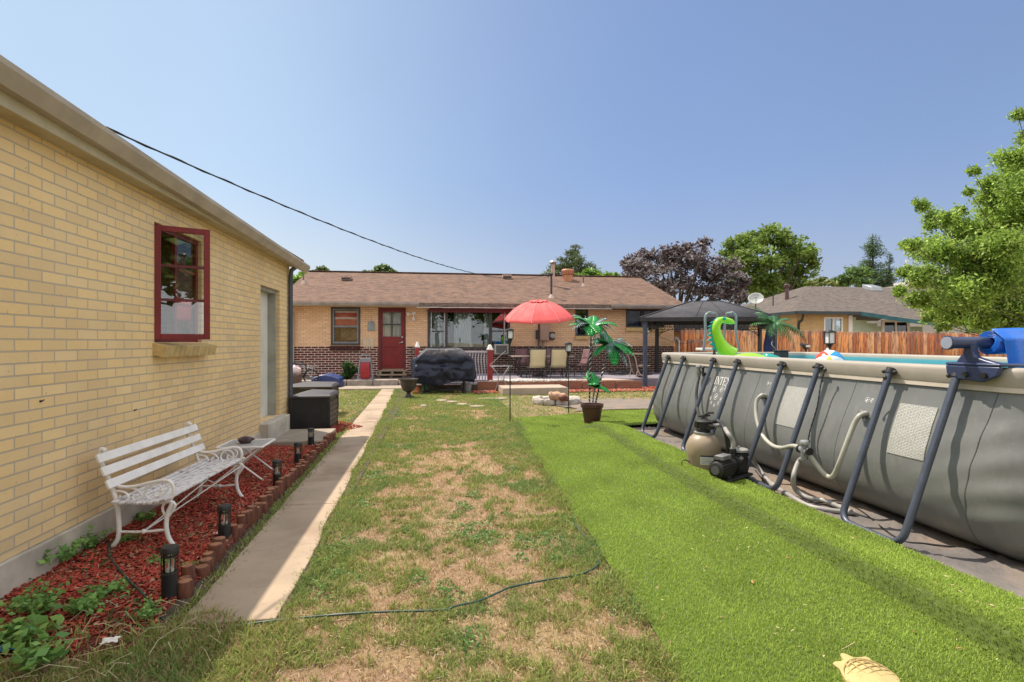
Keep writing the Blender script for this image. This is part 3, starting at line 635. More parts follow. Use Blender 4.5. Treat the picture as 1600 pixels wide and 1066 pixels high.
# door
mb = MB(); mb.box(XW-.20, XW-.165, dy0+.04, dy1-.05, dz0, dz1-.05); dr = mb.build('door', m_wdoor, g, bevel=.004)
mb = MB()
for z0, z1 in ((.55, 1.2), (1.35, 2.1)):
    for a, b in ((dy0+.13, dy0+.42), (dy0+.5, dy1-.16)): mb.box(XW-.165, XW-.158, a, b, z0, z1)
mb.build('door_panel', m_wdoor, dr, bevel=.006)
mb = MB(); mb.tube([(XW-.165, dy0+.12, 1.35), (XW-.12, dy0+.12, 1.35)], .012, 8); mb.sphere((XW-.11, dy0+.12, 1.35), .028, 12, 8); mb.build('handle', m_gmet, dr)
mb = MB(); mb.box(XW-.19, XW-.05, dy0+.002, dy0+.04, dz0, dz1); mb.box(XW-.19, XW-.05, dy1-.05, dy1-.002, dz0, dz1); mb.box(XW-.19, XW-.05, dy0+.04, dy1-.05, dz1-.05, dz1-.002); mb.build('door_frame', m_gjamb, g, bevel=.003)
mb = MB(); mb.box(XW-.14, XW+.13, dy0-.06, dy1+.10, .02, .355); mb.build('door_step', m_conc, g, bevel=.012)
# nail/hook stubs in the wall
for py_, pz in ((63, 627), (210, 641)):
    p = PX(py_, pz, XW); mb = MB(); mb.tube([p, p+Vector((.016, 0, .002)), p+Vector((.022, .0, .010))], .003, 6); mb.cbox(p+Vector((.004, 0, 0)), (.006, .018, .012)); mb.build('wall_hook', m_dmet, g)

# concrete landing and storage boxes
mb = MB(); mb.box(XW+.03, -1.62, 7.92, 9.03, .0, .10); tag(mb.build('slab_step', m_slab, bevel=.015), 'low concrete landing slab between the garage door and the log edging', 'slab')
def storage_box(x0, x1, y0, y1, zt, name, lab):
    r = empty(name, ((x0+x1)/2, (y0+y1)/2, .05), lab, 'storage box', 'dark storage boxes past the garage corner')
    mb = MB(); mb.box(x0+.03, x1-.03, y0+.03, y1-.03, .05, zt-.05); b_ = mb.build('body', m_blk, r, bevel=.01)
    mb = MB(); w_ = y1-y0
    for i in range(5):
        z = .09+i*(zt-.2)/5; mb.box(x1-.031, x1-.018, y0+.08, y1-.08, z, z+(zt-.2)/5-.012)
    mb.build('side_panel', M('box_side_brown', (.085, .06, .045), (.06, .045, .035), 6, .6, .3, 30, stretch=(1, 1, 8)), r, bevel=.004)
    mb = MB()
    for x in (x0+.015, x1-.055):
        for y in (y0+.015, y1-.055): mb = MB(); mb.box(x, x+.04, y, y+.04, .05, zt-.05); mb.build('corner_post', m_blk, r, bevel=.004)
    xm = x0+.32*(x1-x0); zt0 = zt-.05
    mb = MB(); mb.box(x0, x1, y0, y1, zt0, zt-.015); mb.add([(x0, y0, zt-.015), (x1, y0, zt-.015), (x1, y1, zt-.015), (x0, y1, zt-.015), (xm, y1-.06, zt+.045), (x1-.04, y1-.06, zt+.03), (x1-.04, y0+.10, zt+.012), (xm, y0+.25, zt+.03)], [(0, 1, 6, 7), (1, 2, 5, 6), (2, 3, 4, 5), (3, 0, 7, 4), (4, 7, 6, 5)])
    mb.build('lid', M('box_lid_plastic', (.06, .05, .047), (.042, .037, .035), 5, .5, .1, 30), r, bevel=.006, sharp=12); return r
storage_box(-2.40, -1.74, 9.22, 9.98, .62, 'storage_box', 'nearer dark brown plastic storage box with lid behind the concrete landing')
storage_box(-3.05, -2.08, 11.2, 12.0, .62, 'storage_box', 'farther dark storage box half hidden behind the nearer one and the garage corner')

# ================================================================ HOUSE (far side of the yard)
YH = 20.8; YEV = 20.2; YR = 25.3
zE = PY(760, 474, YEV).z; zR = PY(740, 428.5, YR).z
xl = X_at(482, YR); xr = X_at(999, YR)
sl_ = (zR-zE)/(YR-YEV)
def on_roof(px, py):
    d = ray(px, py); t = (zE+sl_*(0-YEV)-HC)/(d.z-sl_*d.y); return O+d*t
xW0, xW1 = xl+.35, X_at(1053, YH)
zB = PY(760, 541, YH).z    # tan / dark brick line
zG = .30                   # patio level
h = empty('house', ((xW0+xW1)/2, YH, 0), 'long low tan brick house with a brown shingle roof and dark red lower wall', 'house')
def pxr(x0, x1, y0, y1): return (X_at(x0, YH), X_at(x1, YH), Z_at(y1, (x0+x1)/2, YH), Z_at(y0, (x0+x1)/2, YH))
WA = pxr(517, 563, 480, 539.5); DR = pxr(591, 634, 481, 578); WB = pxr(668, 797, 484, 546); WC = pxr(899, 919, 483, 525); WD = pxr(978, 1038, 484, 512)
holes = [WA, DR, WB, WC, WD]
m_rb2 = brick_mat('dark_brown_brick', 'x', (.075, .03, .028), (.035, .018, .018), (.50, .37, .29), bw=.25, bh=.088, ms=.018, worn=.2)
mb = MB(); wall_holes(mb, 'x', YH, xW0, xW1, zB, zE-.05, holes, .14); mb.build('upper_wall', m_tb, h, fix=False)
xm = X_at(640, YH)
mb = MB(); wall_holes(mb, 'x', YH-.012, xW0, xm, -.1, zB, holes, .14); mb.add([(xW0, YH-.012, zB), (xm, YH-.012, zB), (xm, YH, zB), (xW0, YH, zB)], [(0, 1, 2, 3)]); mb.build('lower_wall', m_rb, h, fix=False)
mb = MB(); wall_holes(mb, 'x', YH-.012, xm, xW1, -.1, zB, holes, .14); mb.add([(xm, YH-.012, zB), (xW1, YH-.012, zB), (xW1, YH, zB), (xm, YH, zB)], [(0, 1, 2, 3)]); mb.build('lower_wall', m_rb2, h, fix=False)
mb = MB()
for x in (xW0, xW1): mb.add([(x, YH, -.1), (x, YR+4.8, -.1), (x, YR+4.8, zE), (x, YR, zR-.12), (x, YH, zE)], [(0, 1, 2, 3, 4)])
mb.add([(xW0, YR+4.5, -.1), (xW1, YR+4.5, -.1), (xW1, YR+4.5, zE), (xW0, YR+4.5, zE)], [(0, 1, 2, 3)]); mb.build('end_wall', brick_mat('tan_brick_end', 'y', (.62, .42, .22), (.54, .36, .19), (.36, .25, .15), bw=.225, bh=.075, ms=.014), h, fix=False)
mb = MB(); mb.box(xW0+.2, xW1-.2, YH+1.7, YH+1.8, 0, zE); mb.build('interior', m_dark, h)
# roof
mb = MB(); a, b = xl, xr; th = .10
mb.prism([(a, YEV, zE), (a, YR, zR), (a, 2*YR-YEV, zE), (a, 2*YR-YEV, zE-th), (a, YR, zR-th), (a, YEV, zE-th)], (b-a, 0, 0)); mb.build('roof', m_shing, h, sharp=15)
mb = MB(); mb.beam((a, YR, zR+.01), (b, YR, zR+.01), .30, .03); mb.build('ridge_cap', m_shing, h)
mb = MB(); mb.box(a, b, YEV+.06, YH, zE-.13, zE-.105); mb.build('soffit', m_soff, h)
xa, xb = X_at(655, YEV), X_at(955, YEV)
mb = MB(); mb.box(a, xa, YEV-.02, YEV+.05, zE-.16, zE-.02); mb.build('fascia', m_trim, h, bevel=.004); mb = MB(); mb.box(xb, b, YEV-.02, YEV+.05, zE-.16, zE-.02); mb.build('fascia', m_trim, h, bevel=.004)
mb = MB()
for x0, x1 in ((a-.02, xa), (xb, b+.02)):
    mb = MB(); mb.prism([(x0, YEV-.02, zE-.14), (x0, YEV-.09, zE-.14), (x0, YEV-.13, zE-.06), (x0, YEV-.13, zE+.0), (x0, YEV-.11, zE+.0), (x0, YEV-.11, zE-.05), (x0, YEV-.04, zE-.12), (x0, YEV-.02, zE-.12)], (x1-x0, 0, 0))
    mb.build('gutter', M('grey_tan_gutter', (.33, .28, .25), (.24, .20, .18), 3, .6, .1, 30), h, sharp=25)
# weathered stretch of eave over the patio windows: bare boards, white drip strip, red board
mb = MB(); x = xa
while x < xb:
    L = random.uniform(.5, 1.4); z = random.uniform(-.012, .012); mb.box(x, min(x+L, xb), YEV-.03+random.uniform(-.015, .015), YEV+.05, zE-.15+z, zE-.015); x += L+.004
mb.build('old_fascia', m_oldw, h, bevel=.004)
mb = MB(); n = 16
for i in range(n):
    x0 = xa-.1+(xb+.1-xa)*i/n; x1 = xa-.1+(xb+.1-xa)*(i+1)/n; z = PY(760, 481, YEV).z+.010*noise.noise(Vector((i*.8, 0, 0))); mb.box(x0, x1, YEV-.10, YEV-.03, z-.022, z+.006)
mb.build('drip_strip', M('dull_white_strip', (.55, .5, .46), (.42, .37, .33), 5, .6), h)
zz = PY(760, 486, YH-.3).z; mb = MB(); mb.box(X_at(671, YH-.3), X_at(800, YH-.3), YH-.32, YH-.27, zz-.07, zz+.11); mb.build('red_header_board', m_dredp, h, bevel=.004)
zz = PY(1000, 482, YH-.02).z; mb = MB(); mb.box(X_at(800, YH), xW1, YH-.05, YH-.013, zz-.06, zz+.03); mb.build('frieze_board', m_dredp, h)
def frame(parent, r, fw, mat, name='window', d=.06, v=(), hz=(), pane=m_glass, panes=True, bars=None):
    x0, x1, z0, z1 = r; mb = MB(); Y = YH+.03
    mb.box(x0, x0+fw, Y-.05, Y+d, z0, z1); mb.box(x1-fw, x1, Y-.05, Y+d, z0, z1); mb.box(x0+fw, x1-fw, Y-.05, Y+d, z1-fw, z1); mb.box(x0+fw, x1-fw, Y-.05, Y+d, z0, z0+fw)
    for t, wd in v: mb.box(t-wd/2, t+wd/2, Y-.045, Y+d, z0+fw, z1-fw)
    for t, wd, a, b in hz: mb.box(a, b, Y-.03, Y+d-.01, t-wd/2, t+wd/2)
    w_ = mb.build(name, mat, parent, bevel=.004)
    if panes:
        mb = MB(); mb.box(x0+fw, x1-fw, Y+.02, Y+.026, z0+fw, z1-fw); mb.build('pane', pane, w_)
    return w_
def drape(parent, x0, x1, z0, z1, Y=YH+.2, waist=None, mat=None, k=9, name='curtain'):
    mb = MB()
    def f(u, v):
        xc = (x0+x1)/2; hw = (x1-x0)/2
        if waist: hw *= 1-waist[1]*math.exp(-((v-waist[0])/.16)**2)
        return (xc+(u-.5)*2*hw, Y+.03*math.sin(u*k*6.28)*(hw/((x1-x0)/2)), z0+(z1-z0)*v)
    mb.grid(f, 70, 16); return mb.build(name, mat or m_curt, parent, fix=False)
def px2(x, Y=YH): return X_at(x, Y)
def pz(y, x=700): return Z_at(y, x, YH)
# window by the back door: raised blind of red and white stripes, dark lower sash
m_glow = glass_mat('low_glare_glass', (.92, .94, .94), .02)
wa = frame(h, WA, .07, m_wf, hz=[], pane=m_glow)
mb = MB(); x0, x1, z0, z1 = WA; zm = pz(510, 540)
for q in ((x0+.07, x0+.12, z0+.07, z1-.07), (x1-.12, x1-.07, z0+.07, z1-.07), (x0+.12, x1-.12, z0+.07, z0+.13), (x0+.12, x1-.12, zm-.04, zm+.03), (x0+.12, x1-.12, z1-.11, z1-.07)): mb.box(q[0], q[1], YH-.01, YH+.03, q[2], q[3])
mb.build('sash', m_gwf, wa)
mb = MB(); mt = MB(); n = 7; zt = z1-.13
for i in range(n):
    a = zm+.03+(zt-zm-.03)*i/n; b = zm+.03+(zt-zm-.03)*(i+1)/n
    (mb if i in (0, 1, 2, 4, 5) else mt).box(x0+.13, x1-.13, YH+.10, YH+.11, a, b)
mb.build('red_blind_stripe', M('blind_red', (.62, .05, .07), (.45, .04, .05), 6, .8), wa); mt.build('white_blind_stripe', M('blind_white', (.8, .66, .6), (.7, .55, .5), 6, .8), wa)
mb = MB(); mb.box(x1-.75, x1-.14, YH+.3, YH+.32, z0+.2, zm-.12); mb.build('framed_picture', M('picture_board', (.26, .19, .09), (.05, .04, .03), 5, .7), wa)
mb = MB(); n = 16; x0, x1 = WA[0]-.02, WA[1]+.02
for i in range(n):
    a = x0+(x1-x0)*i/n; mb.prism([(a, YH+.03, WA[2]-.01), (a, YH-.10, WA[2]-.04), (a, YH-.09, WA[2]-.20), (a, YH-.014, WA[2]-.19)], ((x1-x0)/n-.022, 0, 0))
mb.build('window_sill', m_rsb, h, bevel=.005)
# red back door
x0, x1, z0, z1 = DR; mb = MB(); mb.box(x0, x0+.11, YH-.02, YH+.1, z0, z1); mb.box(x1-.08, x1, YH-.02, YH+.1, z0, z1); mb.box(x0+.11, x1-.08, YH-.02, YH+.1, z1-.11, z1); mb.build('door_frame', m_dredp, h, bevel=.006)
gx0, gx1, gz0, gz1 = px2(598), px2(626.5), pz(526, 612), pz(488, 612)
mb = MB(); X0, X1, Z0, Z1 = x0+.11, x1-.08, z0+.02, z1-.11
for q in ((X0, gx0, Z0, Z1), (gx1, X1, Z0, Z1), (gx0, gx1, Z0, gz0), (gx0, gx1, gz1, Z1)): mb.box(q[0], q[1], YH+.02, YH+.065, q[2], q[3])
dr = mb.build('door', m_redp, h)
mb = MB(); xm_ = (gx0+gx1)/2; zm_ = (gz0+gz1)/2; mb.box(xm_-.025, xm_+.025, YH+.012, YH+.05, gz0, gz1); mb.box(gx0, xm_-.025, YH+.012, YH+.05, zm_-.022, zm_+.022); mb.box(xm_+.025, gx1, YH+.012, YH+.05, zm_-.022, zm_+.022); mb.build('muntin', m_wf, dr)
mb = MB(); mb.box(gx0, gx1, YH+.05, YH+.054, gz0, gz1); mb.build('pane', m_glow, dr)
drape(dr, gx0, gx1, gz0, gz1, YH+.10, k=5)
mb = MB()
for i in range(3):
    a = Z0+.12+i*(gz0-Z0-.2)/3; mb.box(X0+.12, X1-.14, YH+.012, YH+.021, a, a+(gz0-Z0-.2)/3-.03)
mb.build('door_panel', m_redp, dr, bevel=.006)
mb = MB(); hx_ = px2(628.5); mb.lathe((0, 0, 0), [(.03, 0), (.03, .015), (.012, .02), (.012, .05), (.03, .06), (.032, .09), (.01, .1)], 14, Matrix.Translation((hx_, YH+.02, pz(535, 628))) @ Matrix.Rotation(R(90), 4, 'X')); mb.beam((hx_, YH-.04, pz(535, 628)), (hx_-.12, YH-.05, pz(536, 628)), .025, .02); mb.build('handle', m_gmet, dr)
mb = MB(); mb.lathe((0, 0, 0), [(.035, 0), (.035, .02), (.02, .03), (.01, .031)], 14, Matrix.Translation((hx_, YH+.02, pz(527, 628))) @ Matrix.Rotation(R(90), 4, 'X')); mb.build('deadbolt', m_gmet, dr)
# patio window group
x0, x1, z0, z1 = WB; m1, m2 = px2(697), px2(766.5); hq = pz(518, 700)
wb = frame(h, WB, .09, m_wf, v=[(m1, .12), (m2, .12)], hz=[(hq, .05, x0+.09, m1-.06), (pz(517.5, 780), .05, m2+.06, x1-.09), (pz(503, 780), .04, m2+.06, x1-.09)])
for a_, b_ in ((693.5, 695.5), (673, 675), (787, 789)): mb = MB(); mb.box(px2(a_), px2(b_), YH-.03, YH+.02, z0+.09, z1-.09); mb.build('sash_stile', m_gmet, wb)
drape(wb, px2(674), px2(690), z0, z1, YH+.2, waist=(.66, .5), k=6); drape(wb, px2(710), px2(737), z0, z1, YH+.25, k=9); drape(wb, px2(757), px2(765), z0, z1, YH+.2, k=3)
mb = MB(); mb.box(px2(715), px2(748), YH+.35, YH+.9, z0-.2, z0+.09+.06); mb.build('sofa_back', M('navy_cloth', (.02, .025, .06), None, 6, .9), wb, bevel=.05)
wc = frame(h, WC, .05, m_wf); mb = MB(); mb.box(WC[0]-.02, WC[1]+.02, YH-.08, YH+.02, WC[2]-.14, WC[2]-.002); mb.build('window_sill', m_sb, h, bevel=.006)
wd_ = frame(h, WD, .06, m_wf, v=[(px2(1004), .10)]); mb = MB(); mb.box(WD[0]-.02, WD[1]+.02, YH-.08, YH+.02, WD[2]-.15, WD[2]-.002); mb.build('window_sill', m_sb, h, bevel=.006)
mb = MB(); mb.box(px2(984), px2(1003), YH+.3, YH+.33, z0+.3, pz(486, 990)); mb.build('blind', M('blue_grey_blind', (.06, .09, .17), (.04, .06, .12), 4, .8), wd_)
# things fixed on the wall
mb = MB(); c = (px2(580.5), YH-.02, 0); x0, x1, z0, z1 = px2(574.5), px2(586), pz(517, 580), pz(501, 580)
pts = [(x0, YH-.03, z0), (x1, YH-.03, z0), (x1, YH-.03, z0+.62*(z1-z0))]+[((x0+x1)/2+(x1-x0)/2*math.cos(a), YH-.03, z0+.62*(z1-z0)+.38*(z1-z0)*math.sin(a)) for a in np.linspace(.3, 2.84, 9)]+[(x0, YH-.03, z0+.62*(z1-z0))]
mb.prism(pts, (0, .02, 0)); mb.tube([(px2(580.5), YH-.015, z1-.02), (px2(581), YH-.012, z1+.2)], .006, 6)
tag(mb.build('wall_plaque', M('grey_plaque', (.26, .29, .28), (.2, .22, .22), 5, .6), bevel=.004), 'grey round-topped plaque hanging by a wire left of the red door', 'wall plaque')
mb = MB(); x0, x1, z0, z1 = px2(567), px2(584), pz(542, 575), pz(528, 575); mb.box(x0, x1, YH-.03, YH-.013, z0, z1)
for i in range(4): mb.box(x0+.04+i*.09, x0+.09+i*.09, YH-.035, YH-.013, z0-.06, z0)
mb.build('cover_panel', M('cream_panel', (.60, .47, .33), (.52, .40, .28), 4, .7), h, bevel=.004)
lr = empty('security_light', (px2(646), YH, pz(495, 646)), 'white twin-head security light between the red door and the patio window', 'wall lamp')
mb = MB(); p = Vector((px2(646.5), YH, pz(490, 646))); mb.lathe((0, 0, 0), [(.07, 0), (.07, .03), (.02, .04)], 16, Matrix.Translation(p) @ Matrix.Rotation(R(90), 4, 'X')); mb.build('back_plate', m_whtp, lr)
for dx, dz in ((-.12, -.02), (.0, -.17)):
    mb = MB(); q = p+Vector((dx, -.10, dz)); mb.tube([p+Vector((0, -.03, 0)), q], .018, 8); d_ = (q-p).normalized()*.12; mb.tube([q-d_*.2, q+d_*.2, q+d_], [.03, .05, .065], 12); mb.build('lamp_head', m_whtp, lr)
# electric service: panel, meter, conduits
em = empty('electric_panel', (px2(850), YH, pz(548, 850)), 'grey tan electric panel with round meter under the red umbrella', 'electric panel')
x0, x1, z0, z1 = px2(843), px2(857), pz(532, 850), pz(507, 850); mb = MB(); mb.box(x0, x1, YH-.15, YH-.013, z0, z1); mb.build('cabinet', M('panel_paint', (.42, .27, .21), (.36, .23, .18), 3, .5), em, bevel=.008)
mb = MB(); mb.box(x0+.03, x1-.03, YH-.162, YH-.15, z0+.06, z1-.05); mb.build('cabinet_door', M('panel_paint', (.42, .27, .21)), em, bevel=.004)
mb = MB(); mb.box(px2(858.5), px2(866), YH-.10, YH-.013, pz(531, 862), pz(519, 862)); mb.build('meter_box', m_dmet, em, bevel=.006); mb = MB(); mb.box(px2(837), px2(841), YH-.10, YH-.013, pz(530, 839), pz(516, 839)); mb.build('meter_box', m_dmet, em, bevel=.006)
mb = MB(); mb.lathe((0, 0, 0), [(.10, 0), (.10, .08), (.09, .10), (.01, .105)], 20, Matrix.Translation((px2(862), YH-.10, pz(525, 862))) @ Matrix.Rotation(R(90), 4, 'X')); mb.build('meter', M('meter_glass', (.45, .43, .42), (.25, .25, .25), 30, .2), em)
mb = MB()
for px, r_, b in ((848.5, .035, 549), (839.5, .02, 547), (841.8, .016, 552)): mb.tube([(px2(px), YH-.07, pz(531, px)), (px2(px), YH-.07, pz(b, px)), ], r_, 8)
mb.tube([(px2(841.5), YH-.05, pz(520, 841)), (px2(841.5), YH-.05, zE-.12)], .022, 8)
mb.build('conduit', M('conduit_grey', (.28, .24, .22)), em)
# window air conditioner
ac = empty('air_conditioner', (px2(782), YH, pz(553, 782)), 'white window air conditioner with grey grille below the patio window', 'air conditioner')
x0, x1, z0, z1 = px2(771.5), px2(792.5), pz(553.5, 782), pz(538, 782); mb = MB(); mb.box(x0, x1, YH-.38, YH-.013, z0, z1); mb.build('case', M('ac_paint', (.52, .49, .44), (.44, .42, .38), 4, .5), ac, bevel=.01)
mb = MB(); n = 11
for i in range(n): z = z0+.04+(z1-z0-.08)*i/n; mb.box(x0+.05, x1-.05, YH-.392, YH-.383, z, z+.016)
for i in range(14): x = x0+.06+(x1-x0-.12)*i/13; mb.box(x-.004, x+.004, YH-.399, YH-.393, z0+.04, z1-.04)
mb.build('grille', M('ac_grille', (.16, .16, .16), (.1, .1, .1), 20, .6), ac)
# downspout at the far left corner
mb = MB(); x = px2(457.5, YH-.1); mb.tube([(x-.05, YEV-.05, zE-.12), (x-.02, YH-.2, zE-.32), (x, YH-.09, zE-.45), (x, YH-.09, .25)], .05, 8); mb.build('downspout', M('cream_downspout', (.45, .35, .24), (.36, .28, .19), 4, .6), h, sharp=30)
# ---- roof furniture
def rp(px, py): return on_roof(px, py)
for px, py in ((541.5, 437.5), (792, 435)):
    p = rp(px, py); mb = MB(); mb.prism([p+Vector((-.2, -.15, -.02)), p+Vector((-.2, .25, .12)), p+Vector((-.2, .25, .18)), p+Vector((-.2, -.18, .15)), p+Vector((-.2, -.20, .10)), p+Vector((-.2, -.17, .10))], (.4, 0, 0)); b_ = mb.build('roof_vent', M('vent_tan', (.42, .28, .22), (.34, .23, .18), 8, .6), h)
    mb = MB(); mb.box(p.x-.18, p.x+.18, p.y-.165, p.y-.15, p.z+.0, p.z+.10); mb.build('grille', m_dmet, b_)
def boot(px, py, hgt, r_, name='vent_pipe', mat=None):
    p = rp(px, py); mb = MB(); mb.tube([p-Vector((0, 0, .1)), p+Vector((0, 0, hgt))], r_, 12); b_ = mb.build(name, mat or M('pipe_brown', (.20, .12, .09)), h)
    mb = MB(); mb.lathe(tuple(p), [(r_*3.6, -.12), (r_*3.2, .0), (r_*1.3, .10), (r_*1.05, .13)], 14); mb.build('flashing', M('flashing_pale', (.55, .42, .36), (.48, .37, .31), 8, .5), b_); return p
boot(474, 443, .62, .03); boot(911.5, 447, .5, .03)
p = rp(887, 438); mb = MB(); mb.lathe(tuple(p), [(.24, -.15), (.24, .22), (.26, .24), (.30, .27), (.30, .44), (.26, .50), (.05, .53)], 24); tv = mb.build('turbine_vent', M('rust_vent', (.50, .20, .09), (.40, .17, .09), 6, .5, .1, 20), h, sharp=30)
mb = MB()
for k in range(22): a = k*2*math.pi/22; mb.beam(p+Vector((.306*math.cos(a), .306*math.sin(a), .28)), p+Vector((.306*math.cos(a+.1), .306*math.sin(a+.1), .43)), .012, .03)
mb.build('fin', M('rust_vent_dark', (.32, .10, .06)), tv)
p = rp(864, 447); mb = MB(); mb.tube([p-Vector((0, 0, .1)), p+Vector((0, 0, .95))], .085, 14); fl = mb.build('flue', M('flue_pink', (.50, .33, .26), (.40, .27, .22), 5, .5), h)
mb = MB(); mb.lathe((p.x, p.y, p.z+.95), [(.09, 0), (.14, .03), (.17, .09), (.10, .17), (.02, .2)], 16); mb.build('flue_cap', m_gmet, fl)
pm_ = boot(861.5, 465, .92, .04, 'service_mast', m_dmet); mast = pm_+Vector((0, 0, .92)); mb = MB(); mb.sphere(tuple(mast+Vector((0, -.02, .02))), .07, 10, 6); mb.tube([mast, mast+Vector((-.12, -.05, -.02)), mast+Vector((-.15, -.06, -.12))], .02, 6); mb.build('weatherhead', m_dmet, h)
# overhead wire from the garage eave
g0 = PX(166, 200, XW+.2); g1 = mast+Vector((-.14, -.05, .0))
pts = []
for i in range(61):
    t = i/60; q = g0.lerp(g1, t); q.z -= .95*4*t*(1-t)*.55; pts.append(q)
mb = MB(); mb.tube(pts, .0065, 6)
a_ = []
for i in range(240): t = i/239; q = g0.lerp(g1, t); q.z -= .95*4*t*(1-t)*.55; a_.append(q+Vector((.008*math.sin(i*.9), 0, .008*math.cos(i*.9))))
mb.tube(a_, .004, 5)
tag(mb.build('overhead_wire', m_blk), 'black overhead power wire sagging from the garage eave to the house roof mast', 'wire')

# ---- steps, kerb and planter edge in front of the house (left part)
mb = MB(); x = px2(462, 18.6); zc0 = 0
while x < px2(636, 18.6):
    L = random.uniform(.75, 1.1); mb.box(x, x+L-.02, 18.32, 18.72+random.uniform(-.02, .02), 0, .245+random.uniform(-.01, .01)); x += L
tag(mb.build('kerb', M('rough_concrete_kerb', (.36, .30, .26), (.26, .22, .19), 6, .95, .8, 20, world=True), bevel=.03), 'rough grey concrete kerb blocks below the red back door', 'kerb')
mb = MB(); mb.box(-7.5, px2(640, 19), 18.72, YH-.02, 0, .22); tag(mb.build('planter_soil', M('dark_soil', (.09, .065, .05), (.06, .045, .035), 5, .95, .9, 20, world=True)), kind='structure')
st = empty('wooden_steps', (px2(611), 20.2, .22), 'weathered grey wooden steps under the red back door', 'steps')
x0, x1 = px2(588, 19.6), px2(633, 19.6)
for (y0, z1) in ((20.25, Z_at(579, 611, 20.3)), (19.75, Z_at(585.5, 611, 19.8))):
    mb = MB()
    for k in range(3): mb = MB(); mb.box(x0-.02, x1+.02, y0+k*.165, y0+k*.165+.15, z1-.04, z1); mb.build('tread', m_wood, st, bevel=.006)
for x in (x0+.03, (x0+x1)/2-.05, x1-.12):
    mb = MB(); mb.box(x, x+.09, 19.79, 20.2, .22, Z_at(585.5, 611, 19.8)-.042); mb.box(x, x+.09, 20.22, 20.7, .22, Z_at(579, 611, 20.3)-.042); mb.build('stringer', m_wood, st, bevel=.004)
mb = MB(); mb.box(x0+.1, x1-.1, 20.60, 20.62, .22, .5); mb.build('back_board', m_wood, st)

# ================================================================ PATIO
ZP = .30; YPF = 16.15
xp0, xp1 = X_at(764, YPF), X_at(1005, YPF)
m_pat = M('patio_concrete', (.24, .215, .26), (.19, .175, .215), 1.5, .8, .2, 50, world=True)
mb = MB(); mb.box(X_at(640, 17), xW1+.3, 17.0, YH-.02, .01, ZP); tag(mb.build('patio', m_pat), kind='structure')
mb = MB(); mb.box(xp0, X_at(905, YPF), YPF+.06, 17.0, .01, ZP-.045); tag(mb.build('gravel_bed', m_slab), kind='structure')
mb = MB(); mb.prism([(X_at(905, YPF), YPF+.05, .01), (xp1-.3, YPF+.05, .01), (xp1-1.0, 17.0, .01), (X_at(905, YPF), 17.0, .01)], (0, 0, ZP+.005)); tag(mb.build('patio_corner', M('pale_patio_slab', (.48, .36, .29), (.40, .31, .25), 3, .9, world=True)), kind='structure')
n = 5200; X = rng.uniform(xp0+.02, X_at(905, YPF)+.0, n); Y = rng.uniform(YPF+.08, 17.02, n)
V = []; base = np.array([(1, 0, 0), (0, 1, 0), (-1, 0, 0), (0, -1, 0), (0, 0, 1), (0, 0, -1.)])
sc_ = rng.uniform(.02, .045, (n, 1, 3))*np.array([1, 1, .6]); jit = rng.normal(0, .18, (n, 6, 3)); V = (base[None]+jit)*sc_+np.stack([X, Y, np.full(n, ZP-.03)+rng.uniform(0, .05, n)], 1)[:, None]
col = np.array([.62, .58, .54])*rng.uniform(.55, 1.15, (n, 1)); o = np_mesh('gravel', V.reshape(-1, 3), 6, [(0, 1, 4), (1, 2, 4), (2, 3, 4), (3, 0, 4), (1, 0, 5), (2, 1, 5), (3, 2, 5), (0, 3, 5)], m_matte, col); tag(o, 'white river stones filling the front strip of the raised patio', 'gravel', kind='stuff')
# plank edging with pale corner stones
edge = [745, 800, 838, 869, 909, 943, 962, 1004]
for i, (a, b) in enumerate(zip(edge[:-1], edge[1:])):
    xa_, xb_ = X_at(a, YPF)+.02, X_at(b, YPF)-.02; mb = MB(); mb.box(xa_, xb_, YPF-.02, YPF+.05, .01, ZP+random.uniform(-.02, .01))
    tag(mb.build('edging_board', m_plank, bevel=.008), ['edging board of the patio behind the left end of the concrete step', 'edging board of the patio left of centre behind the concrete step', 'edging board of the patio right above the middle of the concrete step', 'reddish edging board of the patio between the two black lantern poles', 'reddish patio edging board just left of the fake palm stems', 'short patio edging board right of the fake palm stems', 'reddish patio edging board at the corner near the gazebo post'][i], 'board', 'boards edging the patio')
mb = MB(); mb.box(X_at(786, 14.9), X_at(889, 14.9), 15.0, 16.08, 0, .205)
tag(mb.build('concrete_step', M('stained_concrete_step', (.40, .32, .25), (.33, .27, .22), 3, .95, .6, 25, world=True), bevel=.02), 'wide concrete step block on the grass in front of the patio', 'step')
n = 2600; X = rng.uniform(X_at(740, 15.6), X_at(1015, 16), n); Y = rng.uniform(15.4, 16.1, n); k = ~((X > X_at(780, 15)) & (X < X_at(893, 15)))
chips('wood_chips', X[k], Y[k], lambda a, b: .03+0*a, .09, .03, (.50, .12, .07), (.3, .07, .05), 'orange red wood chips along the front of the patio boards', 'mulch', third=((.5, .35, .25), .25))

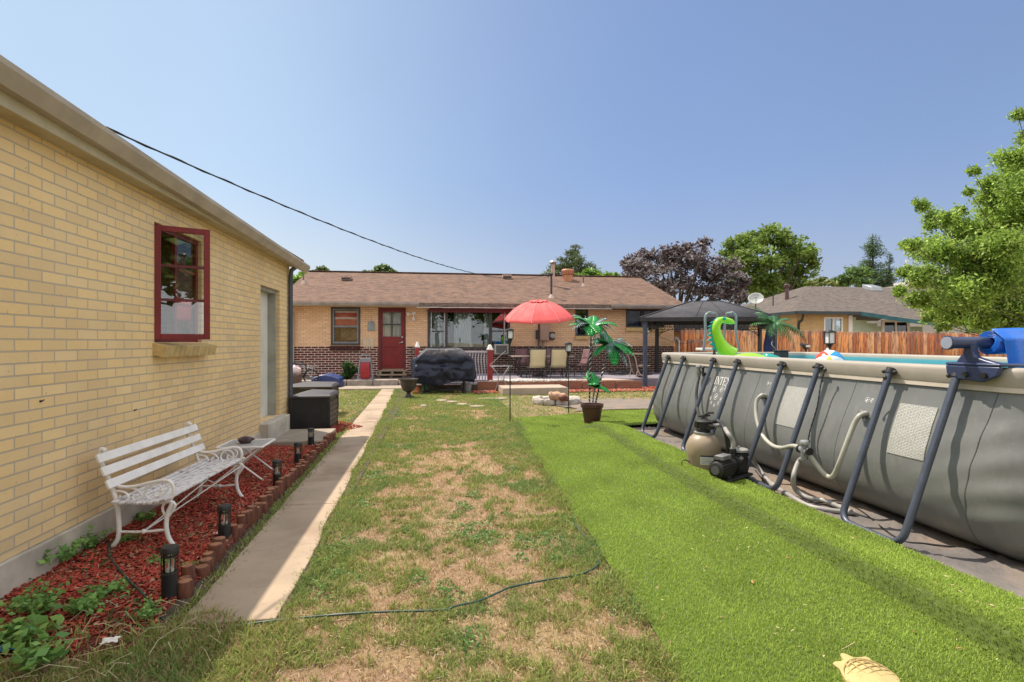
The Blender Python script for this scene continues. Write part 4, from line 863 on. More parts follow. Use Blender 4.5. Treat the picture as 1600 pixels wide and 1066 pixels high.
# ---- sling chairs, table
m_sl = M('cream_sling', (.60, .52, .33), (.53, .46, .29), 3, .8, .2, 90); m_mv = M('mauve_sling', (.24, .13, .14), (.19, .105, .115), 3, .8, .2, 90)
def sling_chair(loc, rz, sling, name, lab, cat='patio chair', group='sling chairs around the patio table'):
    r = empty(name, loc, lab, cat, group, rz)
    mb = MB(); W = .27
    for s in (-1, 1):
        mb.tube([(s*W, -.30, 0), (s*W, -.26, .40), (s*W, .20, .38), (s*W, .30, .60), (s*W, .38, .98)], .016, 6)
        mb.tube([(s*W, .33, 0), (s*W, .22, .40)], .016, 6)
        mb.tube([(s*(W+.02), -.27, .42), (s*(W+.03), -.25, .62), (s*(W+.03), .05, .65), (s*(W), .31, .64)], .016, 6)
    mb.tube([(-W, .38, .98), (W, .38, .98)], .016, 6); mb.tube([(-W, .33, .02), (W, .33, .02)], .012, 6); mb.tube([(-W, -.26, .36), (W, -.26, .36)], .014, 6)
    mb.build('frame', m_dmet, r, local=True)
    mb = MB(); mb.grid(lambda u, v: (-W+.01+(2*W-.02)*u, -.26+.46*v, .395-.03*math.sin(v*3.1)), 4, 8); s1 = mb.build('seat', sling, r, local=True, fix=False); s1.modifiers.new('t', 'SOLIDIFY').thickness = .008
    mb = MB(); mb.grid(lambda u, v: (-W+.01+(2*W-.02)*u, .21+.165*v+.02*math.sin(v*3.1), .40+.575*v), 4, 8); s2 = mb.build('backrest', sling, r, local=True, fix=False); s2.modifiers.new('t', 'SOLIDIFY').thickness = .008
    return r
def at(px, Y, z=ZP): return (X_at(px, Y), Y, z)
sling_chair(at(837.5, 17.35), R(180), m_sl, 'patio_chair', 'cream sling patio chair seen from behind, left of the pair in front of the table')
sling_chair(at(870, 17.35), R(180), m_sl, 'patio_chair', 'cream sling patio chair seen from behind, right of the pair in front of the table')
sling_chair(at(819, 19.6), R(8), m_mv, 'patio_chair', 'mauve sling chair behind the left end of the patio table')
sling_chair(at(853, 19.7), R(-4), m_mv, 'patio_chair', 'mauve sling chair hidden behind the two cream chairs')
sling_chair(at(903, 18.6), R(-75), m_mv, 'patio_chair', 'mauve sling chair at the right end of the patio table seen side on')
t = empty('patio_table', (X_at(850, 18.5), 18.5, ZP), 'long glass topped patio table with dark legs under the red umbrella', 'table')
x0, x1 = X_at(799, 18.3), X_at(893, 18.5); mb = MB(); mb.box(x0, x1, 18.0, 19.05, ZP+.70, ZP+.725); mb.build('tabletop', M('tabletop_stone', (.42, .33, .29), (.34, .27, .24), 3, .25), t, bevel=.008)
for x in (x0+.30, x1-.30):
    for y in (18.15, 18.9): mb = MB(); mb.tube([(x, y, ZP), (x+.06, y, ZP+.2), (x-.04, y, ZP+.45), (x, y, ZP+.70)], [.035, .02, .02, .04], 8); mb.build('leg', m_dmet, t)
mb = MB(); mb.tube([(x0+.3, 18.5, ZP+.3), (x1-.3, 18.5, ZP+.3)], .02, 6); mb.build('stretcher', m_dmet, t)
# ---- umbrella: tilted low dome, eight ribs, vented cap
u = empty('patio_umbrella', (X_at(844, 18.5), 18.5, ZP), 'open red patio umbrella faded to pink, over the patio table', 'umbrella')
ctr = PY(842, 503, 18.5); zt = PY(842, 471, 18.5).z; rr = (X_at(898, 18.5)-X_at(789, 18.5))/2*1.0; zr = PY(844, 499, 18.5).z
m_umb = M('faded_red_canvas', (.78, .13, .13), (.70, .115, .115), 3, .85, .15, 120)
tilt = Matrix.Translation((ctr.x, 18.5, 0)) @ Matrix.Translation((0, 0, zr)) @ Matrix.Rotation(R(-3.2), 4, 'Y') @ Matrix.Rotation(R(9), 4, 'X')
N = 8; H_ = zt-zr
def cp(a, r_):   # canopy point: facet between ribs sags a little
    k = a/(2*math.pi/N)+.5; f = abs((k % 1)-.5)*2; rad = rr*r_*(1-(1-math.cos(math.pi/N))*(1-f)*.95)
    return (rad*math.cos(a), rad*math.sin(a), H_*(1-r_**2.5)-.03*(1-f)*math.sin(r_*3.14))
mb = MB(); mb.grid(lambda u_, v: cp(u_*2*math.pi, .14+.86*v), N*8, 12)
mb.v = [tuple(tilt @ Vector(v)) for v in mb.v]; c_ = mb.build('canopy', m_umb, u, fix=False, sharp=14); c_.modifiers.new('t', 'SOLIDIFY').thickness = .004
mb = MB()
for k in range(N):
    a2 = k*2*math.pi/N+math.pi/N; mb.tube([tilt @ (Vector(cp(a2, f_))+Vector((0, 0, .008))) for f_ in np.linspace(.16, .995, 9)], .011, 5)
mb.build('canopy_seam', M('seam_pink', (.86, .30, .30), None, 5, .8), u)
mb = MB(); mb.grid(lambda u_, v: (lambda p: (p[0], p[1], p[2]+.025+.02*abs(math.sin(u_*8*math.pi))*v))(cp(u_*2*math.pi, .02+.24*v)), 64, 5)
mb.v = [tuple(tilt @ Vector(v)) for v in mb.v]; c_ = mb.build('vent_cap', m_umb, u, fix=False); c_.modifiers.new('t', 'SOLIDIFY').thickness = .004
mb = MB(); mb.sphere((0, 0, H_+.10), .035, 10, 8, mat=None) if False else mb.sphere((0, 0, H_+.045), .03, 10, 8); mb.v = [tuple(tilt @ Vector(v)) for v in mb.v]; mb.build('finial', m_umb, u)
mb = MB(); mb.tube([(ctr.x, 18.5, ZP), (ctr.x, 18.5, zt-.05)], .022, 8); mb.build('pole', m_dmet, u)
for k in range(N):
    a = 2*math.pi*k/N+math.pi/N*0; mb = MB(); a2 = (k+.0)*2*math.pi/N+math.pi/N; p1 = tilt @ Vector((rr*.98*math.cos(a2), rr*.98*math.sin(a2), -.01)); pts = [tilt @ Vector((rr*f_*math.cos(a2), rr*f_*math.sin(a2), H_*(1-f_**3)-.04)) for f_ in (.05, .3, .6, .99)]
    mb.tube(pts, .009, 5); mb.tube([pts[2], Vector((ctr.x, 18.5, zr-.1))], .007, 5); mb.build('rib', m_dmet, u)
# base of the umbrella
mb = MB(); mb.lathe((ctr.x, 18.5, ZP), [(.25, 0), (.25, .03), (.08, .08), (.04, .3), (.001, .31)], 20); mb.build('base', m_dmet, u)

# ---- lounge chair by the gazebo
lc = empty('lounge_chair', at(998, 17.6), 'brown sling recliner with pale curved frame beside the blue gazebo post', 'lounge chair')
zz = lambda y: Z_at(y, 998, 17.6); xx = lambda p: X_at(p, 17.6)
for dy, nm in ((-.3, 0), (.3, 1)):
    mb = MB(); Y = 17.6+dy; ptsl = [(xx(984.5), Y, zz(552.5)), (xx(988), Y, zz(560)), (xx(991), Y, zz(575)), (xx(994), Y, zz(583)), (xx(1001), Y, zz(588)), (xx(1012), Y, zz(590))]
    mb.tube(ptsl, .02, 7); mb.tube([(xx(984.5), Y, zz(552.5)), (xx(1008), Y, zz(553.5))], .02, 6); mb.tube([(xx(992), Y, zz(571.5)), (xx(1010), Y, zz(571))], .018, 6); mb.tube([(xx(998), Y, zz(587)), (xx(1004), Y, ZP)], .016, 6); mb.tube([(xx(992), Y, zz(577)), (xx(988), Y, ZP)], .016, 6)
    mb.build('side_frame', M('pale_bronze', (.50, .38, .30), (.40, .3, .24), 5, .4), lc)
mb = MB(); mb.grid(lambda a, b: (xx(986+9*a+2*math.sin(a*3))+.02, 17.32+.56*b, zz(553.5+32*a)), 8, 2); c_ = mb.build('sling', M('brown_sling', (.05, .03, .028), None, 6, .9), lc, fix=False); c_.modifiers.new('t', 'SOLIDIFY').thickness = .01
mb = MB(); mb.grid(lambda a, b: (xx(995+17*a), 17.32+.56*b, zz(586+3*a)), 4, 2); c_ = mb.build('seat', M('brown_sling', (.05, .03, .028)), lc, fix=False); c_.modifiers.new('t', 'SOLIDIFY').thickness = .01
# coiled black hose on the patio behind it
mb = MB()
for k in range(3): mb.tube([(X_at(985, 19)+(.75-.1*k)*math.cos(a)*1.1, 19+.5*math.sin(a), ZP+.03+.05*k+.03*math.sin(a*3+k)) for a in np.linspace(0, 6.28, 30)[:-1]], .02, 6, closed=True)
tag(mb.build('coiled_hose', m_blk), 'black coiled hose lying on the patio behind the lounge chair', 'hose')

# ---- porch railing and red posts
pr = [(652, .16), (765.5, .20)]
for i, (px, w_) in enumerate(pr):
    Y = 16.6 if i else 17.2; x = X_at(px, Y); zt = Z_at(547 if i else 543, px, Y); r = empty('porch_post', (x, Y, .0), ['dark red porch post with white cap rising behind the covered grill', 'red wooden porch post with white cap at the right end of the railing'][i], 'post', 'red porch posts')
    mb = MB(); mb.box(x-w_/2*.8, x+w_/2*.8, Y-w_/2*.8, Y+w_/2*.8, 0, zt); mb.build('shaft', M('post_red', (.33, .028, .03), (.24, .02, .022), 5, .55, .3, 30), r, bevel=.012)
    mb = MB(); mb.box(x-w_*.5, x+w_*.5, Y-w_*.5, Y+w_*.5, zt, zt+.04); mb.lathe((x, Y, zt+.04), [(w_*.42, 0), (w_*.36, .06), (w_*.2, .12), (.001, .13)], 4 if i == 0 else 14); mb.build('cap', m_whtp, r, bevel=.004)
rl = empty('porch_railing', (X_at(750, 16.6), 16.6, .1), 'grey white porch railing of slim wavy balusters right of the covered grill', 'railing')
x0, x1 = X_at(655, 16.75), X_at(764, 16.6); zt, zb_ = Z_at(550, 750, 16.6), Z_at(599, 750, 16.6)
m_rail = M('railing_paint', (.46, .45, .50), (.36, .35, .40), 5, .6)
mb = MB(); mb.beam((x0, 16.75, zt), (x1, 16.6, zt), .06, .05); mb.build('top_rail', m_rail, rl, bevel=.006); mb = MB(); mb.beam((x0, 16.75, zb_), (x1, 16.6, zb_), .06, .05); mb.build('bottom_rail', m_rail, rl, bevel=.006)
n = 24
for i in range(n):
    t = (i+.5)/n; x = x0+(x1-x0)*t; Y = 16.75-.15*t; mb = MB()
    pts = [(x+.022*math.sin(k/8*6.28), Y, zb_+(zt-zb_)*k/8) for k in range(9)]
    for a, b in zip(pts[:-1], pts[1:]): mb.beam(a, b, .034, .018, up=(0, 1, 0))
    mb.build('baluster', m_rail, rl)
mb = MB(); mb.box(X_at(650, 17), X_at(770, 16.6), 16.45, 17.0, 0, .20); tag(mb.build('timber_curb', M('porch_base_wood', (.14, .10, .085), (.09, .07, .06), 5, .9), bevel=.01), 'dark low wooden curb under the grey porch railing', 'curb')

# ---- covered grill: a draped tarp over a grill, lumpy, pinned at the corners
gy = 15.9; gx0, gx1 = X_at(643.5, gy), X_at(743.5, gy); gzt = Z_at(545.5, 690, gy); gzs = Z_at(563, 690, gy); gzb = Z_at(598, 690, gy)
gr = empty('covered_grill', ((gx0+gx1)/2, gy, 0), 'large barbecue grill under a shiny navy black cover by the porch', 'covered grill')
cx = (gx0+gx1)/2; hw = (gx1-gx0)/2
def gp(a, v):
    """v 0..1 top centre to shoulder to hem"""
    ca, sa = math.cos(a), math.sin(a); sq = 1/max(abs(ca), abs(sa))**.72
    nz = noise.noise(Vector((ca*2.4, sa*2.4, v*2.6)))+.5*noise.noise(Vector((ca*6, sa*6, v*6+3)))
    fold = .018*math.sin(a*11+2*math.sin(v*5))*max(0, v-.45)*2
    if v < .32: t = v/.32; rx, ry, z = .56*t, .24*t, gzt-.015*t*t
    elif v < .55: t = (v-.32)/.23; rx, ry, z = .56+(.93-.56)*t, .24+(.40-.24)*t, gzt-.015-(gzt-.015-gzs)*t**1.1
    else: t = (v-.55)/.45; rx, ry, z = .93+.09*math.sin(t*2.4)-.04*t, .40+.05*math.sin(t*2.5), gzs-(gzs-gzb)*t
    if v > .94: z += .05*math.sin(a*5+1)+.06*ca
    rid = abs(noise.noise(Vector((ca*3.1+5, sa*3.1, v*4.2))))*2; rid2 = abs(noise.noise(Vector((ca*6.5, sa*6.5+9, v*8))))*2
    dsp = (.05*(rid-.35)+.012*(rid2-.35))*min(1, max(0, (v-.25)*4)); swag = -.13*math.exp(-((v-.60)/.06)**2)*(1-abs(ca))
    return (cx+ca*sq*min(1.0, rx)*hw+dsp*ca+fold*ca, gy+sa*sq*ry+dsp*sa*1.2+fold*sa+swag*-.9*(1 if sa < 0 else 0), z+nz*.05*(v < .97)+swag*.3+.008*(rid2-.35)*(v > .2))
mb = MB(); mb.grid(lambda u_, v: gp(u_*2*math.pi, v), 200, 90)
m_, t_, b_ = nodes('navy_tarp'); v_ = coords(t_, True); col = mixc(t_, ramp(t_, noi(t_, v_, 2.2, 3), .4, .6), (.004, .006, .018), (.009, .013, .034)); 
sp_ = t_.nodes.new('ShaderNodeSeparateXYZ'); lk(t_, v_, sp_.inputs[0]); dusty = math_(t_, 'MULTIPLY', ramp(t_, math_(t_, 'ADD', sp_.outputs[2], math_(t_, 'MULTIPLY', noi(t_, v_, 5, 5), .25)), gzs+.22, gzt+.06), .9)
lk(t_, mixc(t_, dusty, col, (.10, .092, .10)), b_.inputs['Base Color']); lk(t_, math_(t_, 'MULTIPLY_ADD', dusty, .4, .33), b_.inputs['Roughness']); bump(t_, b_, noi(t_, v_, 5, 4, .55, stretch=(1, 1, .6)), .6, .06)
b_.inputs['Specular IOR Level'].default_value = .35; gc = mb.build('cover', m_, gr, sharp=180)
for x in (cx-.62*hw, cx+.62*hw):
    for y in (gy-.2, gy+.2): mb = MB(); mb.tube([(x, y, .05), (x, y, gzb+.1)], .025, 8); mb.lathe((x, y, .05), [(.05, -.05), (.05, .04), (.02, .05)], 12); mb.build('leg', m_blk, gr)
mb = MB(); mb.box(cx-.6*hw, cx+.6*hw, gy-.2, gy+.2, .08, .11); mb.build('bottom_shelf', m_blk, gr)
# ---- odds and ends under the grill
def pot(px, py, r_, h_, mat, name, lab, cat='plant pot', soil=True, handle=False):
    p = G(px, py); root = empty(name, p, lab, cat); mb = MB(); mb.lathe(tuple(p), [(r_*.72, 0), (r_*.95, h_*.82), (r_*1.05, h_*.84), (r_*1.06, h_), (r_*.93, h_), (r_*.9, h_*.85), (.001, h_*.84)], 20); mb.build('body', mat, root, sharp=30)
    return root
pot(656, 614, .14, .22, m_terra, 'flower_pot', 'terracotta flower pot between the black urn and the green watering can'); pot(649, 617, .09, .10, m_terra, 'flower_pot', 'small low terracotta pot at the foot of the black urn')
wc_ = empty('watering_can', G(665, 614.5), 'green watering can under the left end of the covered grill', 'watering can'); p = G(665, 614.5); m_gp = M('green_plastic', (.06, .16, .08), (.045, .12, .06), 5, .5)
mb = MB(); mb.lathe(tuple(p), [(.12, 0), (.13, .02), (.12, .26), (.11, .28), (.10, .28), (.10, .02), (.001, .02)], 18); mb.build('body', m_gp, wc_); mb = MB(); mb.tube([p+Vector((.11, 0, .22)), p+Vector((.2, 0, .25)), p+Vector((.2, 0, .1)), p+Vector((.12, 0, .07))], .015, 7); mb.build('handle', m_gp, wc_); mb = MB(); mb.tube([p+Vector((-.11, 0, .06)), p+Vector((-.2, -.02, .24))], [.025, .012], 8); mb.build('spout', m_gp, wc_)
p = G(729, 612); bk = empty('bucket', p, 'white plastic bucket under the right end of the covered grill', 'bucket'); mb = MB(); mb.lathe(tuple(p), [(.13, 0), (.16, .24), (.17, .25), (.17, .27), (.15, .27), (.12, .02), (.001, .02)], 20); mb.build('body', M('bucket_white', (.46, .47, .50), (.38, .39, .42), 4, .4), bk); mb = MB(); mb.tube([p+Vector((-.16, 0, .25))]+[p+Vector((.165*math.cos(a), -.08, .25-.10*math.sin(a))) for a in np.linspace(2.9, .24, 8)]+[p+Vector((.16, 0, .25))], .006, 5); mb.build('handle', m_gmet, bk)
p = G(638.5, 622); ur = empty('urn_planter', p, 'dark brown pedestal urn planter at the end of the path', 'planter'); q = .9; m_urn = M('dark_urn', (.035, .027, .025), (.06, .045, .04), 9, .5, .3, 30)
mb = MB(); mb.lathe(tuple(p), [(.15, 0), (.15, .04), (.09, .06), (.055, .12), (.06, .16), (.14, .20), (.20, .30), (.215, .44), (.225, .47), (.255, .49), (.26, .52), (.225, .52), (.20, .48), (.001, .47)], 28); mb.build('bowl', m_urn, ur, sharp=30)
mb = MB(); mb.lathe((p.x, p.y, p.z+.475), [(.205, 0), (.1, .02), (.001, .025)], 16); mb.build('soil', M('pale_soil', (.30, .26, .22), (.18, .15, .12), 30, .95, .8, 60), ur)
# little wire plant stand
p = G(783, 612); ws = empty('wire_stand', p, 'thin wire garden stand left of the first black lantern pole', 'wire stand'); mb = MB(); X0 = p.x
for s in (-1, 1):
    for e in (-1, 1): mb.tube([(X0+s*.22, p.y+e*.18, 0), (X0+s*.08, p.y+e*.06, .35), (X0+s*.10, p.y+e*.08, .55), (X0+s*.30, p.y+e*.22, .78)], .009, 5)
mb.build('leg', m_gmet, ws); mb = MB()
for z, w_ in ((.78, .34), (.35, .09)): mb.tube([(X0+w_*math.cos(a), p.y+w_*.8*math.sin(a), z) for a in np.linspace(0, 6.28, 21)[:-1]], .009, 5, closed=True)
mb.tube([(X0-.35, p.y, .80), (X0+.15, p.y, 1.25)], .007, 5); mb.build('ring', m_gmet, ws)

# ---- hose reel, shrub, blue pool, bicycle bits by the left wall
p = PY(571, 595, 18.5); p.z = .245; hr = empty('hose_reel', p, 'grey hose reel cart holding a red hose left of the red door', 'hose reel'); k_ = (X_at(583, 18.5)-X_at(559, 18.5)); m_hr = M('reel_grey', (.22, .23, .28), (.17, .18, .22), 5, .5)
zt = Z_at(555, 571, 18.5); zm1 = Z_at(565, 571, 18.5); mb = MB()
for s in (-1, 1): mb.beam((p.x+s*k_*.48, 18.45, p.z), (p.x+s*k_*.33, 18.5, zm1), .05, .05); mb.beam((p.x+s*k_*.33, 18.5, zm1), (p.x+s*k_*.28, 18.5, zt), .03, .03)
mb.beam((p.x-k_*.5, 18.45, p.z+.03), (p.x+k_*.5, 18.45, p.z+.03), .05, .06); mb.beam((p.x-k_*.28, 18.5, zt), (p.x+k_*.28, 18.5, zt), .03, .03); mb.box(p.x-k_*.36, p.x+k_*.36, 18.42, 18.54, zm1-.02, zm1+.11); mb.build('frame', m_hr, hr, bevel=.006)
mb = MB(); 
for i in range(9):
    x = p.x-k_*.24+k_*.48*i/8; mb.tube([(x, 18.5+.10*math.cos(a), (zm1+p.z)/2+.0+.33*math.sin(a)) for a in np.linspace(0, 6.28, 17)[:-1]], .028, 6, closed=True)
mb.build('hose', M('red_hose', (.36, .02, .025), (.25, .015, .02), 9, .5), hr)
p = PY(544, 592, 18.6); sh = empty('shrub', (p.x, 18.6, .2), 'dark leafy green shrub against the dark red brick between window and hose reel', 'shrub'); n = 1500; Q = rng.normal(0, 1, (n, 3)); Q /= np.linalg.norm(Q, axis=1)[:, None]; Q *= rng.uniform(.2, 1, (n, 1))**.5; wd_s = (X_at(556, 18.6)-X_at(532, 18.6))/2
P = Q*np.array([wd_s, .3, .32])+np.array([p.x, 18.8, .55]); P[:, 0] += .07*np.sin(P[:, 2]*14); t = rng.uniform(0, 1, (n, 1)); leaves('foliage', P, rng.uniform(.06, .12, n), np.array([.08, .15, .035])*(1-t)+np.array([.03, .07, .02])*t, m_leaf, sh, .55)
mb = MB(); 
for i in range(7): mb.tube([(p.x, 18.8, .2), (p.x+.25*math.cos(i), 18.8+.15*math.sin(i*2), .7)], .012, 5)
mb.build('stem', m_wood, sh)
x0, x1 = X_at(487, 18.2), X_at(537, 18.2); mb = MB(); mb.prism([(x0, 0, .06), (x0+.1, 0, .36), (x0+.35, 0, .45), ((x0+x1)/2, 0, .47), (x1-.3, 0, .42), (x1-.06, 0, .33), (x1, 0, .06)], (0, .75, 0)); mb.v = [(a, b+18.0 if b > .1 else 17.75, c) for a, b, c in mb.v]
tag(mb.build('blue_tarp_bundle', M('blue_tarp', (.02, .045, .17), (.015, .03, .12), 4, .45, .8, 8), bevel=.05, seg=4), 'dark blue plastic bundle lying in front of the brick wall behind the storage boxes', 'tarp bundle')
bk = empty('bicycle', (X_at(475, 17.6), 17.6, .05), 'small bicycle leaning by the house corner behind the storage boxes', 'bicycle'); X = lambda px: X_at(px, 17.6); Zz = lambda py: Z_at(py, 475, 17.6)
for i, (px, py) in enumerate(((466, 578), (486, 589))):
    c = (X(px), 17.6, Zz(py)); rw = .26 if i == 0 else .22; mb = MB(); mb.tube([(c[0]+rw*math.cos(a), 17.6+.04*math.sin(a*1)*0, c[2]+rw*math.sin(a)) for a in np.linspace(0, 6.28, 25)[:-1]], .022, 6, closed=True); wh = mb.build('wheel', m_blk, bk)
    mb = MB()
    for k in range(12): a = k*math.pi/6; mb.tube([c, (c[0]+rw*math.cos(a), 17.6, c[2]+rw*math.sin(a))], .0025, 4)
    mb.sphere(c, .03, 8, 6); mb.build('spokes', m_gmet, wh)
mb = MB(); mb.tube([(X(466), 17.6, Zz(578)), (X(472), 17.6, Zz(571)), (X(480), 17.6, Zz(583)), (X(486), 17.6, Zz(589)), (X(489), 17.6, Zz(577)), (X(472), 17.6, Zz(571))], .016, 6); mb.tube([(X(480), 17.6, Zz(583)), (X(489), 17.6, Zz(577))], .014, 6); mb.build('frame', M('bike_white', (.5, .5, .52), None, 6, .4), bk)
mb = MB(); mb.tube([(X(489), 17.6, Zz(577)), (X(488), 17.6, Zz(573)), (X(484), 17.45, Zz(571.5)), (X(482), 17.4, Zz(575))], .014, 6); mb.tube([(X(489), 17.6, Zz(573)), (X(493), 17.75, Zz(572)), (X(494.5), 17.8, Zz(576))], .014, 6); mb.build('handlebar', m_gmet, bk)
mb = MB(); mb.sphere((X(471), 17.6, Zz(569)), .1, 12, 6, (1.2, .6, .35)); mb.build('saddle', m_blk, bk)
p = (X(461.5), 17.4, Zz(579)); mb = MB(); mb.grid(lambda a, b: (p[0]+(.22+.07*noise.noise(Vector((a*9, b*7, 2))))*math.cos(a*6.283)*math.sin(b*3.14), p[1]+.14*math.sin(a*6.283)*math.sin(b*3.14), p[2]-.16*math.cos(b*3.14)+.03*math.sin(a*25)), 24, 12); tag(mb.build('grocery_bag', M('pink_white_bag', (.62, .50, .52), (.5, .38, .42), 6, .6, .8, 12)), 'crumpled pinkish white bag hung beside the bicycle wheel', 'bag')
mb = MB(); mb.lathe((X(461), 17.4, .05), [(.22, 0), (.26, .42), (.27, .44), (.24, .44), (.22, .1), (.001, .1)], 18); tag(mb.build('brown_bin', M('bin_brown', (.13, .08, .07), (.09, .06, .05), 5, .7)), 'small brown bin under the crumpled bag at the house corner', 'bin')

# ================================================================ POOL
QX0, QX1, QY0, QY1 = 3.80, 6.50, 2.96, 8.66
ZW = 1.165
pool = empty('swimming_pool', ((QX0+QX1)/2, (QY0+QY1)/2, .02), 'large grey above ground frame pool with slanting steel legs on the turf edge', 'swimming pool')
def rring(d, z, n=10, rc=.16):
    """rounded rectangle ring offset outward by d"""
    r = rc+max(d, -.1); pts = []
    segs = [((QX0+rc, QY1-rc), 180, 90), ((QX1-rc, QY1-rc), 90, 0), ((QX1-rc, QY0+rc), 0, -90), ((QX0+rc, QY0+rc), -90, -180)]
    L = [(QX1-QX0), (QY1-QY0)]; cnt = [26, 52, 26, 52]
    for k, (c, a0, a1) in enumerate(segs):
        for i in range(n+1): a = R(a0+(a1-a0)*i/n); pts.append((c[0]+r*math.cos(a), c[1]+r*math.sin(a), z))
        nx = segs[(k+1) % 4]; a = R(a1); p = Vector((c[0]+r*math.cos(a), c[1]+r*math.sin(a), z)); q = Vector((nx[0][0]+r*math.cos(a), nx[0][1]+r*math.sin(a), z))
        for i in range(1, cnt[k]): pts.append(tuple(p.lerp(q, i/cnt[k])))
    return pts
LEGY = [8.245, 7.70, 6.81, 6.22, 5.35, 4.79, 3.95, 3.375]
def bulge(x, y, z, d):
    """liner swells a little between the supports and creases near the corners"""
    w_ = .012*math.sin((y-3.375)*2*math.pi/1.43)*max(0, math.sin(math.pi*min(1, (1.16-z)/1.1)))
    cr = 0
    for cx_, cy_ in ((QX0, QY0), (QX0, QY1)):
        dd = math.hypot(x-cx_, y-cy_); cr += .007*math.exp(-(dd/.55)**2)*math.sin(z*34+dd*16)*max(0, math.sin(math.pi*min(1, (1.16-z)/1.16)))
    return w_+cr
def loft(mb, prof, wave=False):
    rings = []
    for d, z in prof:
        rg = rring(d, z)
        if wave: rg = [(p[0]-(bulge(p[0], p[1], p[2], d) if p[0] < 5 else 0), p[1], p[2]) for p in rg]
        rings.append(rg)
    n = len(rings[0]); b = len(mb.v)
    for rg in rings: mb.v += rg
    for i in range(len(rings)-1):
        for k in range(n): l = (k+1) % n; mb.f.append((b+i*n+k, b+i*n+l, b+(i+1)*n+l, b+(i+1)*n+k))
    return mb
LP = [(.02, 1.160), (.035, 1.10), (.07, 1.0), (.115, .88), (.155, .76), (.185, .64), (.205, .52), (.205, .41), (.19, .31), (.15, .21), (.09, .13), (.02, .07), (-.05, .035), (-.12, .02)]
def prof_at(z):
    zs = [p[1] for p in LP][::-1]; ds = [p[0] for p in LP][::-1]; return float(np.interp(z, zs, ds))
fine = [(prof_at(z), z) for z in np.linspace(1.16, .02, 44)]
# smooth it
ds = [f[0] for f in fine]
for _ in range(3): ds = [ds[0]]+[(ds[i-1]+2*ds[i]+ds[i+1])/4 for i in range(1, len(ds)-1)]+[ds[-1]]
fine = [(a, b[1]) for a, b in zip(ds, fine)]
def liner_pt(y, z, off=.004):
    d = float(np.interp(z, [f[1] for f in fine][::-1], [f[0] for f in fine][::-1])); x = QX0-d
    return Vector((x-bulge(x, y, z, d)-off, y, z))
m_lin, t_, b_ = nodes('grey_pool_vinyl'); v_ = coords(t_, True)
f1 = noi(t_, v_, 1.3, 4); f2 = noi(t_, v_, 9, 4, .7, stretch=(1, 1, .35)); f3 = noi(t_, v_, 60, 2)
col = mixc(t_, ramp(t_, f1, .35, .65), (.162, .170, .165), (.130, .138, .134)); col = mixc(t_, math_(t_, 'MULTIPLY', ramp(t_, f2, .5, .8), .25), col, (.32, .30, .27)); col = mixc(t_, math_(t_, 'MULTIPLY', ramp(t_, f3, .70, .76), .5), col, (.45, .42, .38))
lk(t_, col, b_.inputs['Base Color']); b_.inputs['Roughness'].default_value = .42; bump(t_, b_, noi(t_, v_, 3.5, 3, .5), .35, .02)
loft(MB(), fine, True).build('liner', m_lin, pool, sharp=180)
loft(MB(), [(.020, 1.203), (.036, 1.200), (.038, 1.163), (.022, 1.158)], True).build('stripe', m_beige2, pool, sharp=50)
loft(MB(), [(-.045, 1.27), (-.044, 1.308), (-.030, 1.325), (.0, 1.330), (.030, 1.327), (.046, 1.315), (.052, 1.295), (.050, 1.25), (.044, 1.215), (.040, 1.200)]).build('rim', m_beige, pool, sharp=180)
m_in = M('pool_inner_blue', (.07, .28, .33), (.05, .24, .30), 1.2, .4, world=True)
loft(MB(), [(-.045, 1.272), (-.055, 1.24), (-.06, 1.1), (-.02, .7), (.05, .4), (.0, .1)]).build('inner_liner', m_in, pool, sharp=180)
m_wat, t_, b_ = nodes('pool_water'); b_.inputs['Base Color'].default_value = (.10, .42, .45, 1); b_.inputs['Roughness'].default_value = .03; b_.inputs['IOR'].default_value = 1.33; bump(t_, b_, noi(t_, coords(t_, True), 5, 3), .25, .03)
mb = MB(); mb.add(rring(-.058, ZW-.02), []); n = len(mb.v); mb.f.append(tuple(range(n))); tag(mb.build('water', m_wat, pool, fix=False))
# rivets/caps on the sleeve, thin seams on the liner
for i, y in enumerate([8.02, 7.28, 5.80, 4.36, 3.13]):
    mb = MB(); zs = np.linspace(1.155, .06, 26)
    mb.tube([liner_pt(y+.10*math.sin((1.16-z)*1.2), z, .0005) for z in zs], .0022 if i < 4 else .004, 5); mb.build('seam', M('seam_dark', (.10, .11, .11), None, 5, .5), pool)
